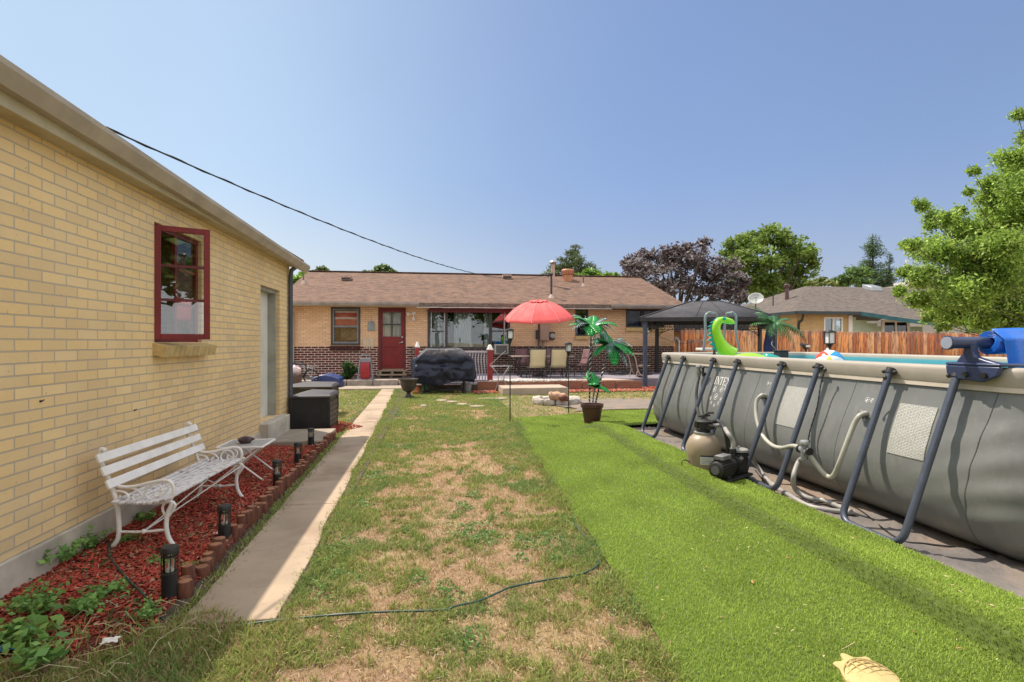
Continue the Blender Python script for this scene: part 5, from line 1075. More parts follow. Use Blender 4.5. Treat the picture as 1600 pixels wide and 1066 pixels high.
# U-shaped legs
for y in LEGY:
    pass
for k in range(4):
    ya, yb = LEGY[2*k], LEGY[2*k+1]; mb = MB(); zt_ = 1.255; xt = QX0-.075; xf = 3.27; pts = [(xt, ya, zt_)]
    def leg_x(z): return xf+(xt-xf)*(z-.05)/(zt_-.05)
    rb = .10
    pts += [(leg_x(z), ya, z) for z in (.9, .5, .18)]
    for a in np.linspace(0, 90, 7)[1:]: pts.append((leg_x(.05+rb*(1-math.sin(R(a)))), ya-rb*(1-math.cos(R(a))), .05+rb*(1-math.sin(R(a)))))
    for a in np.linspace(90, 0, 7)[:-1]: pts.append((leg_x(.05+rb*(1-math.sin(R(a)))), yb+rb*(1-math.cos(R(a))), .05+rb*(1-math.sin(R(a)))))
    pts += [(leg_x(z), yb, z) for z in (.18, .5, .9)]+[(xt, yb, zt_)]
    lg = mb.tube(pts, .0265, 16).build('leg', m_steel, pool, sharp=60)
    for y in (ya, yb):
        mb = MB(); mb.tube([(xt-.004, y, zt_-.012), (xt+.014, y, zt_+.028)], .036, 14); mb.beam((xt-.0, y-.055, zt_+.0), (xt+.0, y+.055, zt_+.0), .03, .022); mb.sphere((xt-.006, y-.055, zt_), .017, 8, 6); mb.sphere((xt-.006, y+.055, zt_), .017, 8, 6); mb.build('leg_cap', m_blk, lg)
# near-end legs seen behind the far corner
mb = MB(); x_ = QX0+.62
mb.tube([(x_, QY1+.07, 1.25), (x_, QY1+.5, .05)], .031, 12); mb.tube([(x_+.55, QY1+.07, 1.25), (x_+.55, QY1+.5, .05), (x_, QY1+.5, .05)], .031, 12); mb.build('leg', m_steel, pool)
# printing on the liner -------------------------------------------------
def decal(name, y0, y1, z0, z1, mat, off=.005, nu=12, nv=16):
    mb = MB(); mb.grid(lambda u, v: liner_pt(y0+(y1-y0)*u, z0+(z1-z0)*v, off), nu, nv); return mb.build(name, mat, pool, fix=False, sharp=180)
def print_mat(name):
    m, t, b = nodes(name); v = coords(t, True); sp = t.nodes.new('ShaderNodeSeparateXYZ'); lk(t, v, sp.inputs[0])
    cb = t.nodes.new('ShaderNodeCombineXYZ'); lk(t, sp.outputs[1], cb.inputs[0]); lk(t, sp.outputs[2], cb.inputs[1])
    br = t.nodes.new('ShaderNodeTexBrick'); lk(t, cb.outputs[0], br.inputs['Vector']); br.inputs['Scale'].default_value = 1; br.inputs['Brick Width'].default_value = .05; br.inputs['Row Height'].default_value = .011; br.inputs['Mortar Size'].default_value = .0022
    f = noi(t, cb.outputs[0], 260, 2, .8, stretch=(1, .55, 1)); row = math_(t, 'MULTIPLY', ramp(t, f, .44, .56), math_(t, 'SUBTRACT', 1, br.outputs['Fac']))
    edge = t.nodes.new('ShaderNodeTexCoord')
    col = mixc(t, row, (.20, .205, .19), (.66, .66, .62)); lk(t, col, b.inputs['Base Color']); b.inputs['Roughness'].default_value = .45; return m
m_prt = print_mat('printed_text')
def yz(px, py):
    """where on the liner a sight line lands"""
    best = None
    for z in np.linspace(.05, 1.16, 220):
        q = liner_pt(4, z); y = PX(px, 500, q.x).y
        q = liner_pt(y, z); y = PX(px, 500, q.x).y; pyy = HZ-F*(z-HC)/(y*cs+q.x*sn)
        e = abs(pyy-py)
        if best is None or e < best[0]: best = (e, y, z)
    return best[1], best[2]
def quad_decal(name, c4, mat, off=.005, n=14):
    """c4: corners top-left, top-right, bottom-right, bottom-left as (y, z)"""
    tl, tr, br_, bl = c4; mb = MB()
    def f(u, v): a = (tl[0]*(1-u)+tr[0]*u, tl[1]*(1-u)+tr[1]*u); b = (bl[0]*(1-u)+br_[0]*u, bl[1]*(1-u)+br_[1]*u); return liner_pt(a[0]*(1-v)+b[0]*v, a[1]*(1-v)+b[1]*v, off)
    return mb.grid(f, n, n).build(name, mat, pool, fix=False, sharp=180)
ya_, za_ = yz(1229, 603); yb_, zb2 = yz(1263, 607); yc_, zc_ = yz(1215, 663)
quad_decal('printed_panel', [(ya_, za_), (yb_, za_), (yb_, zc_), (ya_, zc_)], m_prt)
ya_, za_ = yz(1407, 630); yb_, _ = yz(1466, 637); _, zc_ = yz(1394, 709)
quad_decal('printed_panel', [(ya_, za_), (yb_, za_), (yb_, zc_), (ya_, zc_)], m_prt)
m_wp = M('white_print', (.82, .82, .80), (.7, .7, .68), 20, .5)
y0, z0 = yz(1115.5, 600); y1, z1 = yz(1139, 603); _, zt = yz(1117, 588.5)
Hh = abs(zt-z0); Wt = abs(y0-y1)
def strokes(segs, ox, oz, w, hgt, th, tn):
    """serif capitals from strokes; u right (towards -y), v up"""
    mb = MB()
    for (a, b, c, d, t_) in segs:
        n = 5; 
        for i in range(n):
            p = [(a+(c-a)*k/n, b+(d-b)*k/n) for k in (i, i+1)]; dx, dz = (c-a)*w, (d-b)*hgt; L = math.hypot(dx, dz) or 1; nx, nz = -dz/L*t_/2, dx/L*t_/2
            q = []
            for (u, v), s in ((p[0], 1), (p[1], 1), (p[1], -1), (p[0], -1)): q.append(liner_pt(ox-(u*w)-nx*s, oz+v*hgt+nz*s, .006))
            mb.add(q, [(0, 1, 2, 3)])
    return mb
T, t2 = Wt*.035, Wt*.016
sf = lambda x, y, l=.13: (x-l, y, x+l, y, t2)
LET = {'I': [(.5, 0, .5, 1, T), sf(.5, 0, .3), sf(.5, 1, .3)],
       'N': [(.15, 0, .15, 1, t2), (.15, 1, .85, 0, T), (.85, 0, .85, 1, t2), sf(.15, 0), sf(.12, 1), sf(.85, 1)],
       'T': [(.5, 0, .5, 1, T), (.05, 1, .95, 1, t2), sf(.5, 0, .2), (.05, 1, .05, .8, t2), (.95, 1, .95, .8, t2)],
       'E': [(.2, 0, .2, 1, T), (.08, 1, .9, 1, t2), (.08, 0, .9, 0, t2), (.2, .5, .7, .5, t2), (.9, 1, .9, .8, t2), (.9, 0, .9, .2, t2), (.7, .4, .7, .6, t2)],
       'X': [(.1, 1, .9, 0, T), (.1, 0, .9, 1, t2), sf(.12, 0), sf(.12, 1), sf(.88, 0), sf(.88, 1)]}
ox = y0
wl = {'I': .13, 'N': .23, 'T': .21, 'E': .20, 'X': .23}
for ch in 'INTEX':
    w_ = Wt*wl[ch]; strokes(LET[ch], ox, z0, w_*.92, Hh, T, 0).build('printed_letter', m_wp, pool, fix=False); ox -= w_
def ring_icon(px, py, r_, inner=2):
    yc, zc = yz(px, py); mb = MB(); n = 28
    for ra, rb_ in ((r_, r_*.88),):
        P_ = [(liner_pt(yc-ra*math.cos(a), zc+ra*math.sin(a), .006), liner_pt(yc-rb_*math.cos(a), zc+rb_*math.sin(a), .006)) for a in np.linspace(0, 2*math.pi, n)]
        for i in range(n-1): mb.add([P_[i][0], P_[i+1][0], P_[i+1][1], P_[i][1]], [(0, 1, 2, 3)])
    rr_ = random.Random(int(px*7+py))
    for k in range(inner):   # little abstract swimmer strokes
        a = rr_.uniform(.4, 1.2); ln = r_*rr_.uniform(.4, .6); c0 = (yc+rr_.uniform(-.2, .2)*r_, zc+rr_.uniform(-.3, .3)*r_); t_ = r_*.13
        q = [(-ln, -t_), (ln, -t_), (ln, t_), (-ln, t_)]; mb.add([liner_pt(c0[0]-(u*math.cos(a)-v*math.sin(a)), c0[1]+u*math.sin(a)+v*math.cos(a), .006) for u, v in q], [(0, 1, 2, 3)])
    q = [(-.7, .08), (.7, -.62), (.74, -.52), (-.66, .18)]
    mb.build('printed_icon', m_wp, pool, fix=False)
for px, py, r_ in ((1117, 608, .036), (1127.5, 608.5, .036), (1118.5, 620, .040), (1110.5, 622, .026), (1126, 624, .026), (1111.5, 629, .024), (1116, 633.5, .024), (1122, 630, .024)): ring_icon(px, py, r_)
for px, py in ((1134, 607), (1131, 629)):
    yc, zc = yz(px, py); quad_decal('printed_note', [(yc+.03, zc+.03), (yc-.03, zc+.03), (yc-.03, zc-.03), (yc+.03, zc-.03)], m_prt)
for px, py, r_ in ((1200.5, 599, .018), (1204.5, 599.5, .014), (1355.5, 624.5, .022), (1363, 625.5, .019)): ring_icon(px, py, r_, 2)

# ---- hoses and fittings on the wall
m_hose = M('milky_hose', (.42, .42, .36), (.35, .35, .30), 5, .4)
m_hose2 = M('grey_hose', (.33, .32, .30), (.26, .25, .24), 8, .5)
def smooth(pts, n=8):
    pts = [Vector(p) for p in pts]; out = []
    P = [2*pts[0]-pts[1]]+pts+[2*pts[-1]-pts[-2]]
    for i in range(1, len(P)-2):
        for k in range(n):
            t = k/n; a, b, c, d = P[i-1], P[i], P[i+1], P[i+2]; out.append(.5*((2*b)+(-a+c)*t+(2*a-5*b+4*c-d)*t*t+(-a+3*b-3*c+d)*t**3))
    return out+[pts[-1]]
def on_wall(px, py, off=.05):
    y, z = yz(px, py); q = liner_pt(y, z, off); 
    # redo with the stand-off distance
    y2 = PX(px, 500, q.x).y; z2 = HC-(py-HZ)*(y2*cs+q.x*sn)/F; return Vector((q.x, y2, z2))
def ribbed(pts, r_): return [r_*(1+.05*(i % 2)) for i in range(len(pts))]
J = on_wall(1257, 703, .22)
p1 = smooth([on_wall(1196, 619, .03), on_wall(1190, 618, .09), on_wall(1182, 628, .11), on_wall(1182, 652, .11), on_wall(1190, 678, .12), on_wall(1205, 695, .14), on_wall(1221, 700, .16), on_wall(1238, 697, .19), J+Vector((0, .05, .01))])
mb = MB(); mb.tube(p1, .021, 10); tag(mb.build('pool_hose', m_hose), 'milky white hose looping from the left wall fitting to the valve joint', 'hose', 'milky pool hoses')
p2 = smooth([J+Vector((0, -.05, -.03)), on_wall(1268, 715, .20), on_wall(1281, 733, .18), on_wall(1294, 745, .17), on_wall(1303, 742, .16), on_wall(1312, 722, .14), on_wall(1324, 690, .12), on_wall(1334, 664, .10), on_wall(1343, 650, .09), on_wall(1353, 646, .03)])
mb = MB(); mb.tube(p2, .021, 10); tag(mb.build('pool_hose', m_hose), 'milky white hose in a V from the valve joint up to the right wall fitting', 'hose', 'milky pool hoses')
for i, (px, py) in enumerate(((1196.5, 619), (1354, 647))):
    q = on_wall(px, py, .0); mb = MB(); mb.tube([q, q+Vector((-.07, 0, 0))], .03, 12); mb.tube([q+Vector((-.045, 0, 0)), q+Vector((-.062, 0, 0))], .036, 12); mb.tube([q+Vector((-.05, -.02, -.03)), q+Vector((-.05, -.03, -.06))], .012, 6); mb.build('wall_fitting', m_gmet, pool)
vj = empty('valve_joint', J, 'grey plastic valve joint where the white hoses meet in front of the pool wall', 'pipe joint'); mb = MB(); mb.tube([J+Vector((0, 0, -.09)), J+Vector((0, 0, .05))], .032, 12); mb.tube([J+Vector((0, .07, .0)), J+Vector((0, -.07, -.02))], .028, 12); mb.build('body', M('valve_grey', (.22, .23, .25), (.14, .15, .16), 12, .5), vj)
mb = MB(); mb.lathe(tuple(J+Vector((0, 0, .05))), [(.04, 0), (.043, .02), (.035, .035), (.02, .04)], 14); mb.build('cap', m_gmet, vj)
for dy in (.055, -.055): mb = MB(); mb.tube([J+Vector((0, dy, -.002)), J+Vector((0, dy*1.35, -.004))], .037, 12); mb.build('collar', m_blk, vj)
gnd = lambda px, py, z=.05: G(px, py, z)
p3 = smooth([J+Vector((0, 0, -.08)), on_wall(1240, 722, .20)*.5+J*.5+Vector((0, 0, -.05)), gnd(1240, 745, .25), gnd(1243, 765, .10), gnd(1262, 778, .05), gnd(1290, 783, .05), gnd(1330, 800, .05)])
mb = MB(); mb.tube(p3, .022, 10); tag(mb.build('ground_hose', m_hose2), 'grey hose dropping from the valve joint and running along the ground cloth', 'hose')
p4 = smooth([gnd(1157, 716, .28), gnd(1172, 716, .24), gnd(1182, 727, .13), gnd(1195, 745, .07), gnd(1210, 760, .04), gnd(1232, 773, .04), gnd(1262, 790, .04), gnd(1300, 798, .04), gnd(1336, 801, .04)])
mb = MB(); mb.tube(p4, .022, 10); mb.tube([gnd(1206, 757, .04), gnd(1213, 762, .04)], .03, 10); tag(mb.build('ground_hose', m_hose2), 'tan grey hose from the pump lying on the ground cloth under the pool legs', 'hose')
mb = MB(); mb.tube(smooth([gnd(1180, 735, .02), gnd(1215, 775, .02), gnd(1262, 785, .02), gnd(1330, 790, .02), gnd(1400, 840, .02), gnd(1450, 850, .02), gnd(1560, 862, .02)]), .006, 6); tag(mb.build('power_cord', m_blk), 'thin black cord running along the foot of the pool wall', 'cord')
# ladder-side plunger valve with a black hose (left part)
q = on_wall(1094, 580, .03); vv = empty('hose_adapter', q, 'grey plunger valve with a black hose hanging on the left part of the pool wall', 'valve'); a = on_wall(1092, 576, .09); mb = MB(); mb.lathe((a.x, a.y, a.z-.10), [(.02, -.03), (.024, 0), (.034, .02), (.034, .11), (.042, .115), (.044, .135), (.036, .15), (.01, .155)], 16); mb.build('body', m_gmet, vv)
b2 = on_wall(1106, 585, .02); mb = MB(); mb.tube([a, a+Vector((0, -.07, -.02)), b2+Vector((-.06, 0, 0)), b2], .02, 8); mb.tube([b2+Vector((-.07, 0, -.03)), b2+Vector((-.07, 0, .07))], .016, 8); mb.sphere(tuple(b2+Vector((-.07, 0, .09))), .022, 8, 6); mb.build('handle', m_blk, vv)
c1 = a+Vector((0, 0, -.12)); mb = MB(); mb.tube(smooth([c1, on_wall(1089, 605, .09), on_wall(1088, 625, .10), on_wall(1091, 645, .15), on_wall(1098, 664, .22)]), .02, 9); tag(mb.build('black_hose', m_blk), 'black hose hanging from the plunger valve down to the sand filter', 'hose')

# ---- sand filter and pump
bp = Vector((3.01, 5.72, .055)); sf_ = empty('sand_filter', bp, 'tan sand filter tank with black valve head standing on the turf edge', 'pool filter')
m_tan = M('tan_tank', (.33, .26, .18), (.28, .22, .155), 4, .4, .1, 20); tr = .185
mb = MB(); mb.lathe(tuple(bp), [(tr*.9, -.02), (tr*.97, .02), (tr*.98, .16), (tr*1.0, .17), (tr, .26), (tr*.95, .31), (tr*.82, .36), (tr*.6, .395), (tr*.42, .41), (.01, .412)], 36); mb.build('tank', m_tan, sf_, sharp=40)
mb = MB(); mb.lathe(tuple(bp+Vector((0, 0, .40))), [(.085, 0), (.09, .012), (.078, .03), (.078, .06), (.09, .075), (.09, .13), (.095, .135), (.095, .150), (.07, .165), (.03, .175), (.001, .176)], 26); vh = mb.build('valve_head', m_blk, sf_, sharp=30)
mb = MB()
for k in range(10): a = k*.628; mb.box(-.004, .004, .088, .10, .075, .13, Matrix.Translation(bp+Vector((0, 0, .40))) @ Matrix.Rotation(a, 4, 'Z'))
mb.tube([bp+Vector((.06, -.09, .49)), bp+Vector((.0, -.13, .50)), bp+Vector((-.02, -.15, .5))], .03, 10)
mb.build('flange', m_blk, vh)
mb = MB(); mb.tube([bp+Vector((.0, 0, .575)), bp+Vector((.0, 0, .61)), bp+Vector((.05, -.02, .645)), bp+Vector((.10, -.05, .648))], [.022, .018, .014, .012], 8); mb.beam(bp+Vector((-.05, .02, .60)), bp+Vector((.07, -.02, .615)), .03, .018); mb.build('lever', m_blk, vh)
mb = MB(); mb.lathe(tuple(bp+Vector((0, 0, .395))), [(.10, 0), (.105, .008), (.105, .03), (.095, .034)], 26); mb.build('clamp_ring', m_gmet, sf_)
mb = MB(); n = 10
def tk(a, z): return (bp.x+(tr+.002)*math.cos(a), bp.y+(tr+.002)*math.sin(a), bp.z+z)
mb.grid(lambda u, v: tk(R(-128+44*u-0), .09+.10*v), n, 2); lb = mb.build('tank_label', M('label_paper', (.66, .66, .62), (.6, .6, .56), 5, .5), sf_, fix=False)
mb = MB(); mb.grid(lambda u, v: (lambda p: (p[0]+.001*(p[0]-bp.x)/tr, p[1]+.001*(p[1]-bp.y)/tr, p[2]))(tk(R(-128+44*u), .175+.018*v)), n, 1)
for k in range(5): mb.grid(lambda u, v: (lambda p: (bp.x+(p[0]-bp.x)*1.004, bp.y+(p[1]-bp.y)*1.004, p[2]))(tk(R(-125+(38-6*(k % 2))*u), .10+.014*k+.004*v)), n, 1)
mb.build('label_print', M('label_ink', (.05, .06, .09), None, 5, .6), lb, fix=False)
pp = Vector((3.07, 5.24, .085)); pu = empty('pool_pump', pp, 'black pool pump motor with grey strainer lid beside the tan filter tank', 'pool pump')
Rz = Matrix.Translation(pp) @ Matrix.Rotation(R(32), 4, 'Z') @ Matrix.Diagonal((1.08, 1.08, 1.08, 1))
def L_(x, y, z): return Rz @ Vector((x, y, z))
mb = MB(); mb.tube([L_(-.30, 0, .11), L_(-.29, 0, .11), L_(-.285, 0, .11), L_(-.06, 0, .11), L_(-.05, 0, .11), L_(.02, 0, .11)], [.05, .078, .084, .084, .072, .072], 28); mt_ = mb.build('motor', m_blk, pu, sharp=35)
mb = MB()
for k in range(22): a = k*2*math.pi/22; mb.beam(L_(-.27, .086*math.cos(a), .11+.086*math.sin(a)), L_(-.07, .086*math.cos(a), .11+.086*math.sin(a)), .004, .012)
mb.build('cooling_fin', m_blk, mt_); mb = MB(); mb.tube([L_(-.306, 0, .11), L_(-.300, 0, .11)], .045, 20); mb.build('fan_cover', M('motor_plate', (.10, .10, .11), None, 9, .5), mt_)
mb = MB(); mb.cbox((-.16, 0, .215), (.16, .09, .045), Rz); mb.build('terminal_box', M('box_grey', (.12, .12, .125), (.18, .18, .18), 9, .4), pu, bevel=.008)
mb = MB(); mb.cbox((-.06, 0, .012), (.56, .22, .024), Rz); mb.cbox((-.18, 0, .03), (.06, .16, .04), Rz); mb.build('base_plate', m_blk, pu, bevel=.006)
mb = MB(); mb.tube([L_(.01, 0, .11), L_(.05, 0, .11)], .10, 24); mb.lathe(tuple(L_(.15, 0, .03)), [(.08, 0), (.088, .02), (.09, .17), (.098, .18), (.098, .20)], 26); mb.tube([L_(.05, 0, .12), L_(.14, 0, .12)], .06, 14); mb.tube([L_(.22, 0, .14), L_(.29, 0, .14)], .03, 12); mb.tube([L_(.28, 0, .14), L_(.31, 0, .14)], .04, 12); mb.build('strainer', m_blk, pu, sharp=35)
mb = MB(); mb.lathe(tuple(L_(.15, 0, .232)), [(.095, 0), (.095, .02), (.085, .028), (.03, .034), (.001, .034)], 26); mb.lathe(tuple(L_(.15, 0, .266)), [(.012, 0), (.012, .015), (.001, .018)], 10); mb.build('strainer_lid', M('lid_grey', (.30, .30, .28), (.24, .24, .23), 8, .35), pu, sharp=30)
mb = MB(); mb.tube([L_(.03, 0, .20), L_(.03, 0, .245)], .026, 12); mb.tube([L_(.03, 0, .245), L_(.03, 0, .27)], .034, 12); mb.build('outlet', m_blk, pu)
vo = bp+Vector((.09, -.04, .50)); e_ = L_(.03, 0, .26)
mb = MB(); mb.tube(smooth([vo, vo+Vector((.09, -.05, .0)), e_+Vector((-.03, .05, .17)), e_+Vector((0, 0, .09)), e_]), .023, 12); tag(mb.build('pump_hose', m_hose2), 'short grey hose arching from the filter head down to the pump', 'hose')
mb = MB(); v2 = bp+Vector((.09, .05, .52)); e2 = L_(.16, .12, .22); mb.tube(smooth([v2, v2+Vector((.12, .0, .01)), e2+Vector((-.02, .03, .22)), e2+Vector((0, 0, .05)), e2+Vector((.02, .03, -.16))]), .026, 12); tag(mb.build('pump_hose', m_blk), 'thick black hose arching behind the grey one at the filter head', 'hose')
mb = MB(); q0 = bp+Vector((-.12, -.17, .02)); mb.tube(smooth([q0+Vector((.12, .02, .03)), q0, q0+Vector((-.12, .02, .015)), q0+Vector((-.20, .05, .06)), q0+Vector((-.12, .14, .10)), q0+Vector((.0, .14, .04))]), .006, 6); mb.tube([q0+Vector((-.12, .02, .015)), q0+Vector((-.16, -.02, .02))], .014, 7); mb.sphere(tuple(q0+Vector((.1, .02, .03))), .03, 8, 6); tag(mb.build('plug_cord', m_blk), 'black plug and cord lying on the turf left of the filter tank', 'cord')
# hanging chain and tube on legs
for (pa, pb, lab) in (((1289, 578), (1263, 690), 'thin weathered rope hanging behind the third support from the right of the pool'), ((1383, 590), (1371, 640), 'short cord with a dark clip hanging from the pool rim left of the fourth support')):
    mb = MB(); A_ = on_wall(*pa, .10); B_ = on_wall(*pb, .06); pts = [A_.lerp(B_, t)+Vector((0, .01*math.sin(t*9), 0)) for t in np.linspace(0, 1, 40)]; mb.tube(pts, [.006+.003*(i % 3 == 0) for i in range(40)], 6); mb.sphere(tuple(B_), .016, 8, 6); mb.sphere(tuple(A_), .018, 8, 6); tag(mb.build('rope', m_dmet), lab, 'cord')

# ---- things in and on the pool
def flo(px, zc): return D(px, 535, zc)
c = D(1134, 550, 8.1); fl = empty('dinosaur_float', (c.x, c.y, ZW), 'bright lime green inflatable long neck dinosaur float with teal back fins in the pool', 'pool float')
m_lime = M('lime_vinyl', (.30, .62, .02), (.26, .55, .02), 3, .22); m_teal = M('teal_vinyl', (.0, .36, .30), (.0, .30, .28), 3, .22)
zc_ = 8.1
path = [(1141, 556, 30), (1133, 548, 24), (1125, 535, 17), (1119.5, 520, 14), (1119, 510, 13), (1123, 502.5, 11.5), (1130, 500.0, 9.5), (1137, 501.5, 10), (1143, 503, 8.5), (1147.5, 504.5, 4)]
pts = smooth([D(a, b, zc_) for a, b, _ in path], 6); rs = list(np.interp(np.linspace(0, 1, len(pts)), np.linspace(0, 1, len(path)), [p[2]*.5*zc_/F for p in path]))
mb = MB(); mb.tube(pts, [r_*1.0 for r_ in rs], 20); mb.build('neck', m_lime, fl, sharp=180)
for k, (px, py, s_) in enumerate([(1119, 499, 5), (1114, 503.5, 5.5), (1111, 509.5, 6), (1109.5, 516, 6), (1110, 523, 6), (1111, 530, 6.5), (1113, 537, 6.5), (1116, 544, 6)]):
    q = D(px, py, zc_); s_ = s_*zc_/F; mb = MB(); dx = Vector((cs, -sn, 0)); mb.prism([q+dx*s_*.9+Vector((0, 0, s_*.8)), q+dx*s_*.9-Vector((0, 0, s_*.8)), q-dx*s_*.9-Vector((0, 0, s_*.2))], (.02*sn, .02*cs, 0)); mb.build('back_fin', m_teal, fl, bevel=.012, seg=3)
for s in (-1, 1): mb = MB(); q = D(1130, 498.2, zc_-.0)+Vector((sn, cs, 0))*(.045*s); mb.sphere(tuple(q), .032, 12, 8, (1, .5, .8)); mb.build('eye', m_teal, fl)
mb = MB(); q = D(1175, 551, 7.7); ax = Vector((cs, -sn, 0)); pts = [q+ax*t+Vector((0, 0, -.10+.06*math.cos(t*1.6))) for t in np.linspace(-.40, .30, 14)]
mb.tube([Vector((p.x, p.y, ZW+.045-.05*abs((i-6.5)/7)**3)) for i, p in enumerate(pts)], [.04+.12*math.sin(math.pi*(i+.8)/15) for i in range(14)], 16); mb.v = [(a, b, ZW+(z-ZW)*.90) for a, b, z in mb.v]; mb.build('body', m_lime, fl, sharp=180)
mb = MB(); pts = [q+ax*t for t in np.linspace(.18, .46, 10)]; mb.tube([Vector((p.x, p.y, ZW+.03)) for p in pts], [.10*math.cos(math.pi/2*i/10)+.01 for i in range(10)], 14); mb.v = [(a, b, ZW+.04+(z-ZW)*1.0) for a, b, z in mb.v]; mb.build('tail', m_teal, fl, sharp=180)
# beach ball with coloured gores
br_ = .18; bc = D(1296, 560, 7.0); bc.z = ZW+.055; bb = empty('beach_ball', (bc.x, bc.y, ZW), 'beach ball with white, blue and red panels floating near the pool rim', 'ball')
Mr = Matrix.Translation(bc) @ Matrix.Rotation(R(141-180), 4, 'Z') @ Matrix.Rotation(R(52), 4, 'X') @ Matrix.Rotation(R(90), 4, 'Z')
gore_c = [('white_gore', (.80, .80, .80)), ('red_gore', (.75, .06, .03)), ('white_gore', (.8, .8, .8)), ('yellow_gore', (.75, .6, .05)), ('white_gore', (.8, .8, .8)), ('blue_gore', (.01, .27, .62))]
for k, (nm, c_) in enumerate(gore_c):
    a0 = k*60-30; mb = MB(); mb.grid(lambda u, v: Mr @ Vector((br_*math.sin(v*3.14159)*math.cos(R(a0+60*u)), br_*math.sin(v*3.14159)*math.sin(R(a0+60*u)), br_*math.cos(v*3.14159))), 8, 16); mb.build(nm, M(nm, c_, c_, 3, .25), bb, fix=False, sharp=180)
c = D(1262, 556, 7.2); mb = MB(); mb.sphere((c.x, c.y, ZW+.015), .07, 16, 10); tag(mb.build('lime_ball', m_lime), 'small lime green ball floating between the black float and the beach ball', 'ball')
c = D(1222, 550, 9.15); ch = empty('chlorine_float', (c.x, c.y, 1.15), 'small black box hooked on the far pool rim right of the dinosaur', 'skimmer'); mb = MB(); mb.box(c.x-.09, c.x+.09, c.y-.05, c.y+.1, 1.12, 1.345); mb.build('body', m_blk, ch, bevel=.01); mb = MB(); mb.box(c.x-.1, c.x+.1, c.y-.07, c.y+.12, 1.345, 1.365); mb.build('lid', m_dmet, ch, bevel=.004)
# ladder at the far end
la = empty('pool_ladder', D(1124, 600, 9.7), 'grey A-frame pool ladder with white top platform behind the dinosaur float', 'ladder'); zl = 9.7; m_lad = M('ladder_grey', (.23, .29, .30), (.18, .23, .24), 6, .35)
def LD(px, py, dz=0): return D(px, py, zl+dz)
for (a, b, dd) in ((1102, 1116, 0), (1150, 1138, 0)):
    top = 489; mb = MB()
    mb.tube(smooth([LD(a-3 if a < 1120 else a+6, 549), LD(a, 520), LD(a, 496), LD((a*2+b)/3, top+.5), LD((a+b*2)/3+0, top), LD(b+(4 if a < 1120 else -4), top+4, .5), LD(b+(2 if a < 1120 else -6), 520, .6), LD(b+(1 if a < 1120 else -8), 549, .7)]), .022, 10); mb.build('side_rail', m_lad, la, sharp=60)
mb = MB(); p0 = LD(1099, 544); p1 = LD(1156, 544); ax = Vector((cs, -sn, 0)); ay = Vector((sn, cs, 0)); mb.prism([p0, p1, p1+ay*.42, p0+ay*.42], (0, 0, -.05)); mb.build('platform', M('platform_white', (.62, .62, .60), (.55, .55, .53), 5, .5), la, bevel=.01)
for k in range(3):
    mb = MB(); q0 = LD(1101, 549)+Vector((0, 0, -.25-.3*k)); q1 = LD(1154, 549)+Vector((0, 0, -.25-.3*k)); mb.beam(q0, q1, .09, .03); mb.build('tread', M('platform_white', (.6, .6, .6)), la, bevel=.005)
# little white fittings on the rim
for px, py, lab in ((1116, 553, 'tiny black and white knob on the pool rim below the dinosaur float'),):
    q = D(px, py+3, 5.0); q = Vector((QX0, PX(px, 500, QX0).y, 1.33)); mb = MB(); mb.lathe(tuple(q), [(.02, 0), (.02, .03), (.012, .035), (.012, .05), (.02, .055), (.015, .07), (.001, .075)], 10); tag(mb.build('rim_knob', m_blk), lab, 'knob')
q = Vector((QX1, PX(1293, 500, QX1).y, 1.33)); mb = MB(); mb.lathe(tuple(q), [(.04, 0), (.04, .03), (.02, .05), (.02, .07), (.001, .075)], 10); tag(mb.build('rim_knob', m_whtp), 'small white knob on the far pool rim behind the beach ball', 'knob')

# ---- solar cover reel on the near end
RY = 3.62; rz = 1.497; m_bl2 = M('reel_blue_grey', (.035, .05, .115), (.028, .04, .09), 5, .32, .05, 20)
rl = empty('cover_reel', (QX0, RY, 1.33), 'dark blue reel stand clamped on the near corner of the pool rim', 'cover reel')
x0 = 3.60
Yr = PX(1534, 530, 3.85).y
RY = Yr
mb = MB(); mb.tube([(x0, RY+.02, rz), (x0+.30, RY+.0, rz)], .043, 18); mb.tube([(x0-.012, RY+.02, rz), (x0+.012, RY+.02, rz)], .050, 18); mb.build('end_tube', m_bl2, rl, sharp=35)
mb = MB(); mb.tube([(x0-.018, RY+.02, rz), (x0-.012, RY+.02, rz)], .043, 18); mb.build('end_cap', M('cap_pale_blue', (.33, .36, .45), (.28, .31, .4), 5, .4), rl)
mb = MB()   # curved bracket from the tube down to the saddle on the rim
prof = [(-.09, 1.335), (-.065, 1.38), (-.035, 1.42), (-.03, 1.45), (-.035, 1.50), (.0, 1.52), (.032, 1.50), (.032, 1.44), (.045, 1.40), (.12, 1.375), (.19, 1.358), (.22, 1.335)]
mb.prism([(QX0-.07, RY-a*1.1, z) for a, z in prof], (.06, 0, 0)); mb.build('bracket', m_bl2, rl, bevel=.016, seg=3)
mb = MB(); mb.prism([(QX0-.10, RY+.14, 1.335), (QX0-.10, RY-.25, 1.335), (QX0-.10, RY-.23, 1.27), (QX0-.10, RY-.13, 1.225), (QX0-.10, RY+.06, 1.235), (QX0-.10, RY+.13, 1.27)], (.03, 0, 0)); mb.prism([(QX0-.10, RY+.14, 1.335), (QX0+.1, RY+.14, 1.335), (QX0+.1, RY-.25, 1.335), (QX0-.10, RY-.25, 1.335)], (0, 0, .022)); mb.build('saddle', m_bl2, rl, bevel=.012, seg=3)
for y_ in (.02, .15): mb = MB(); mb.tube([(QX0-.12, RY-y_, 1.273), (QX0-.09, RY-y_, 1.273)], .02, 10); mb.build('bolt', m_blk, rl)
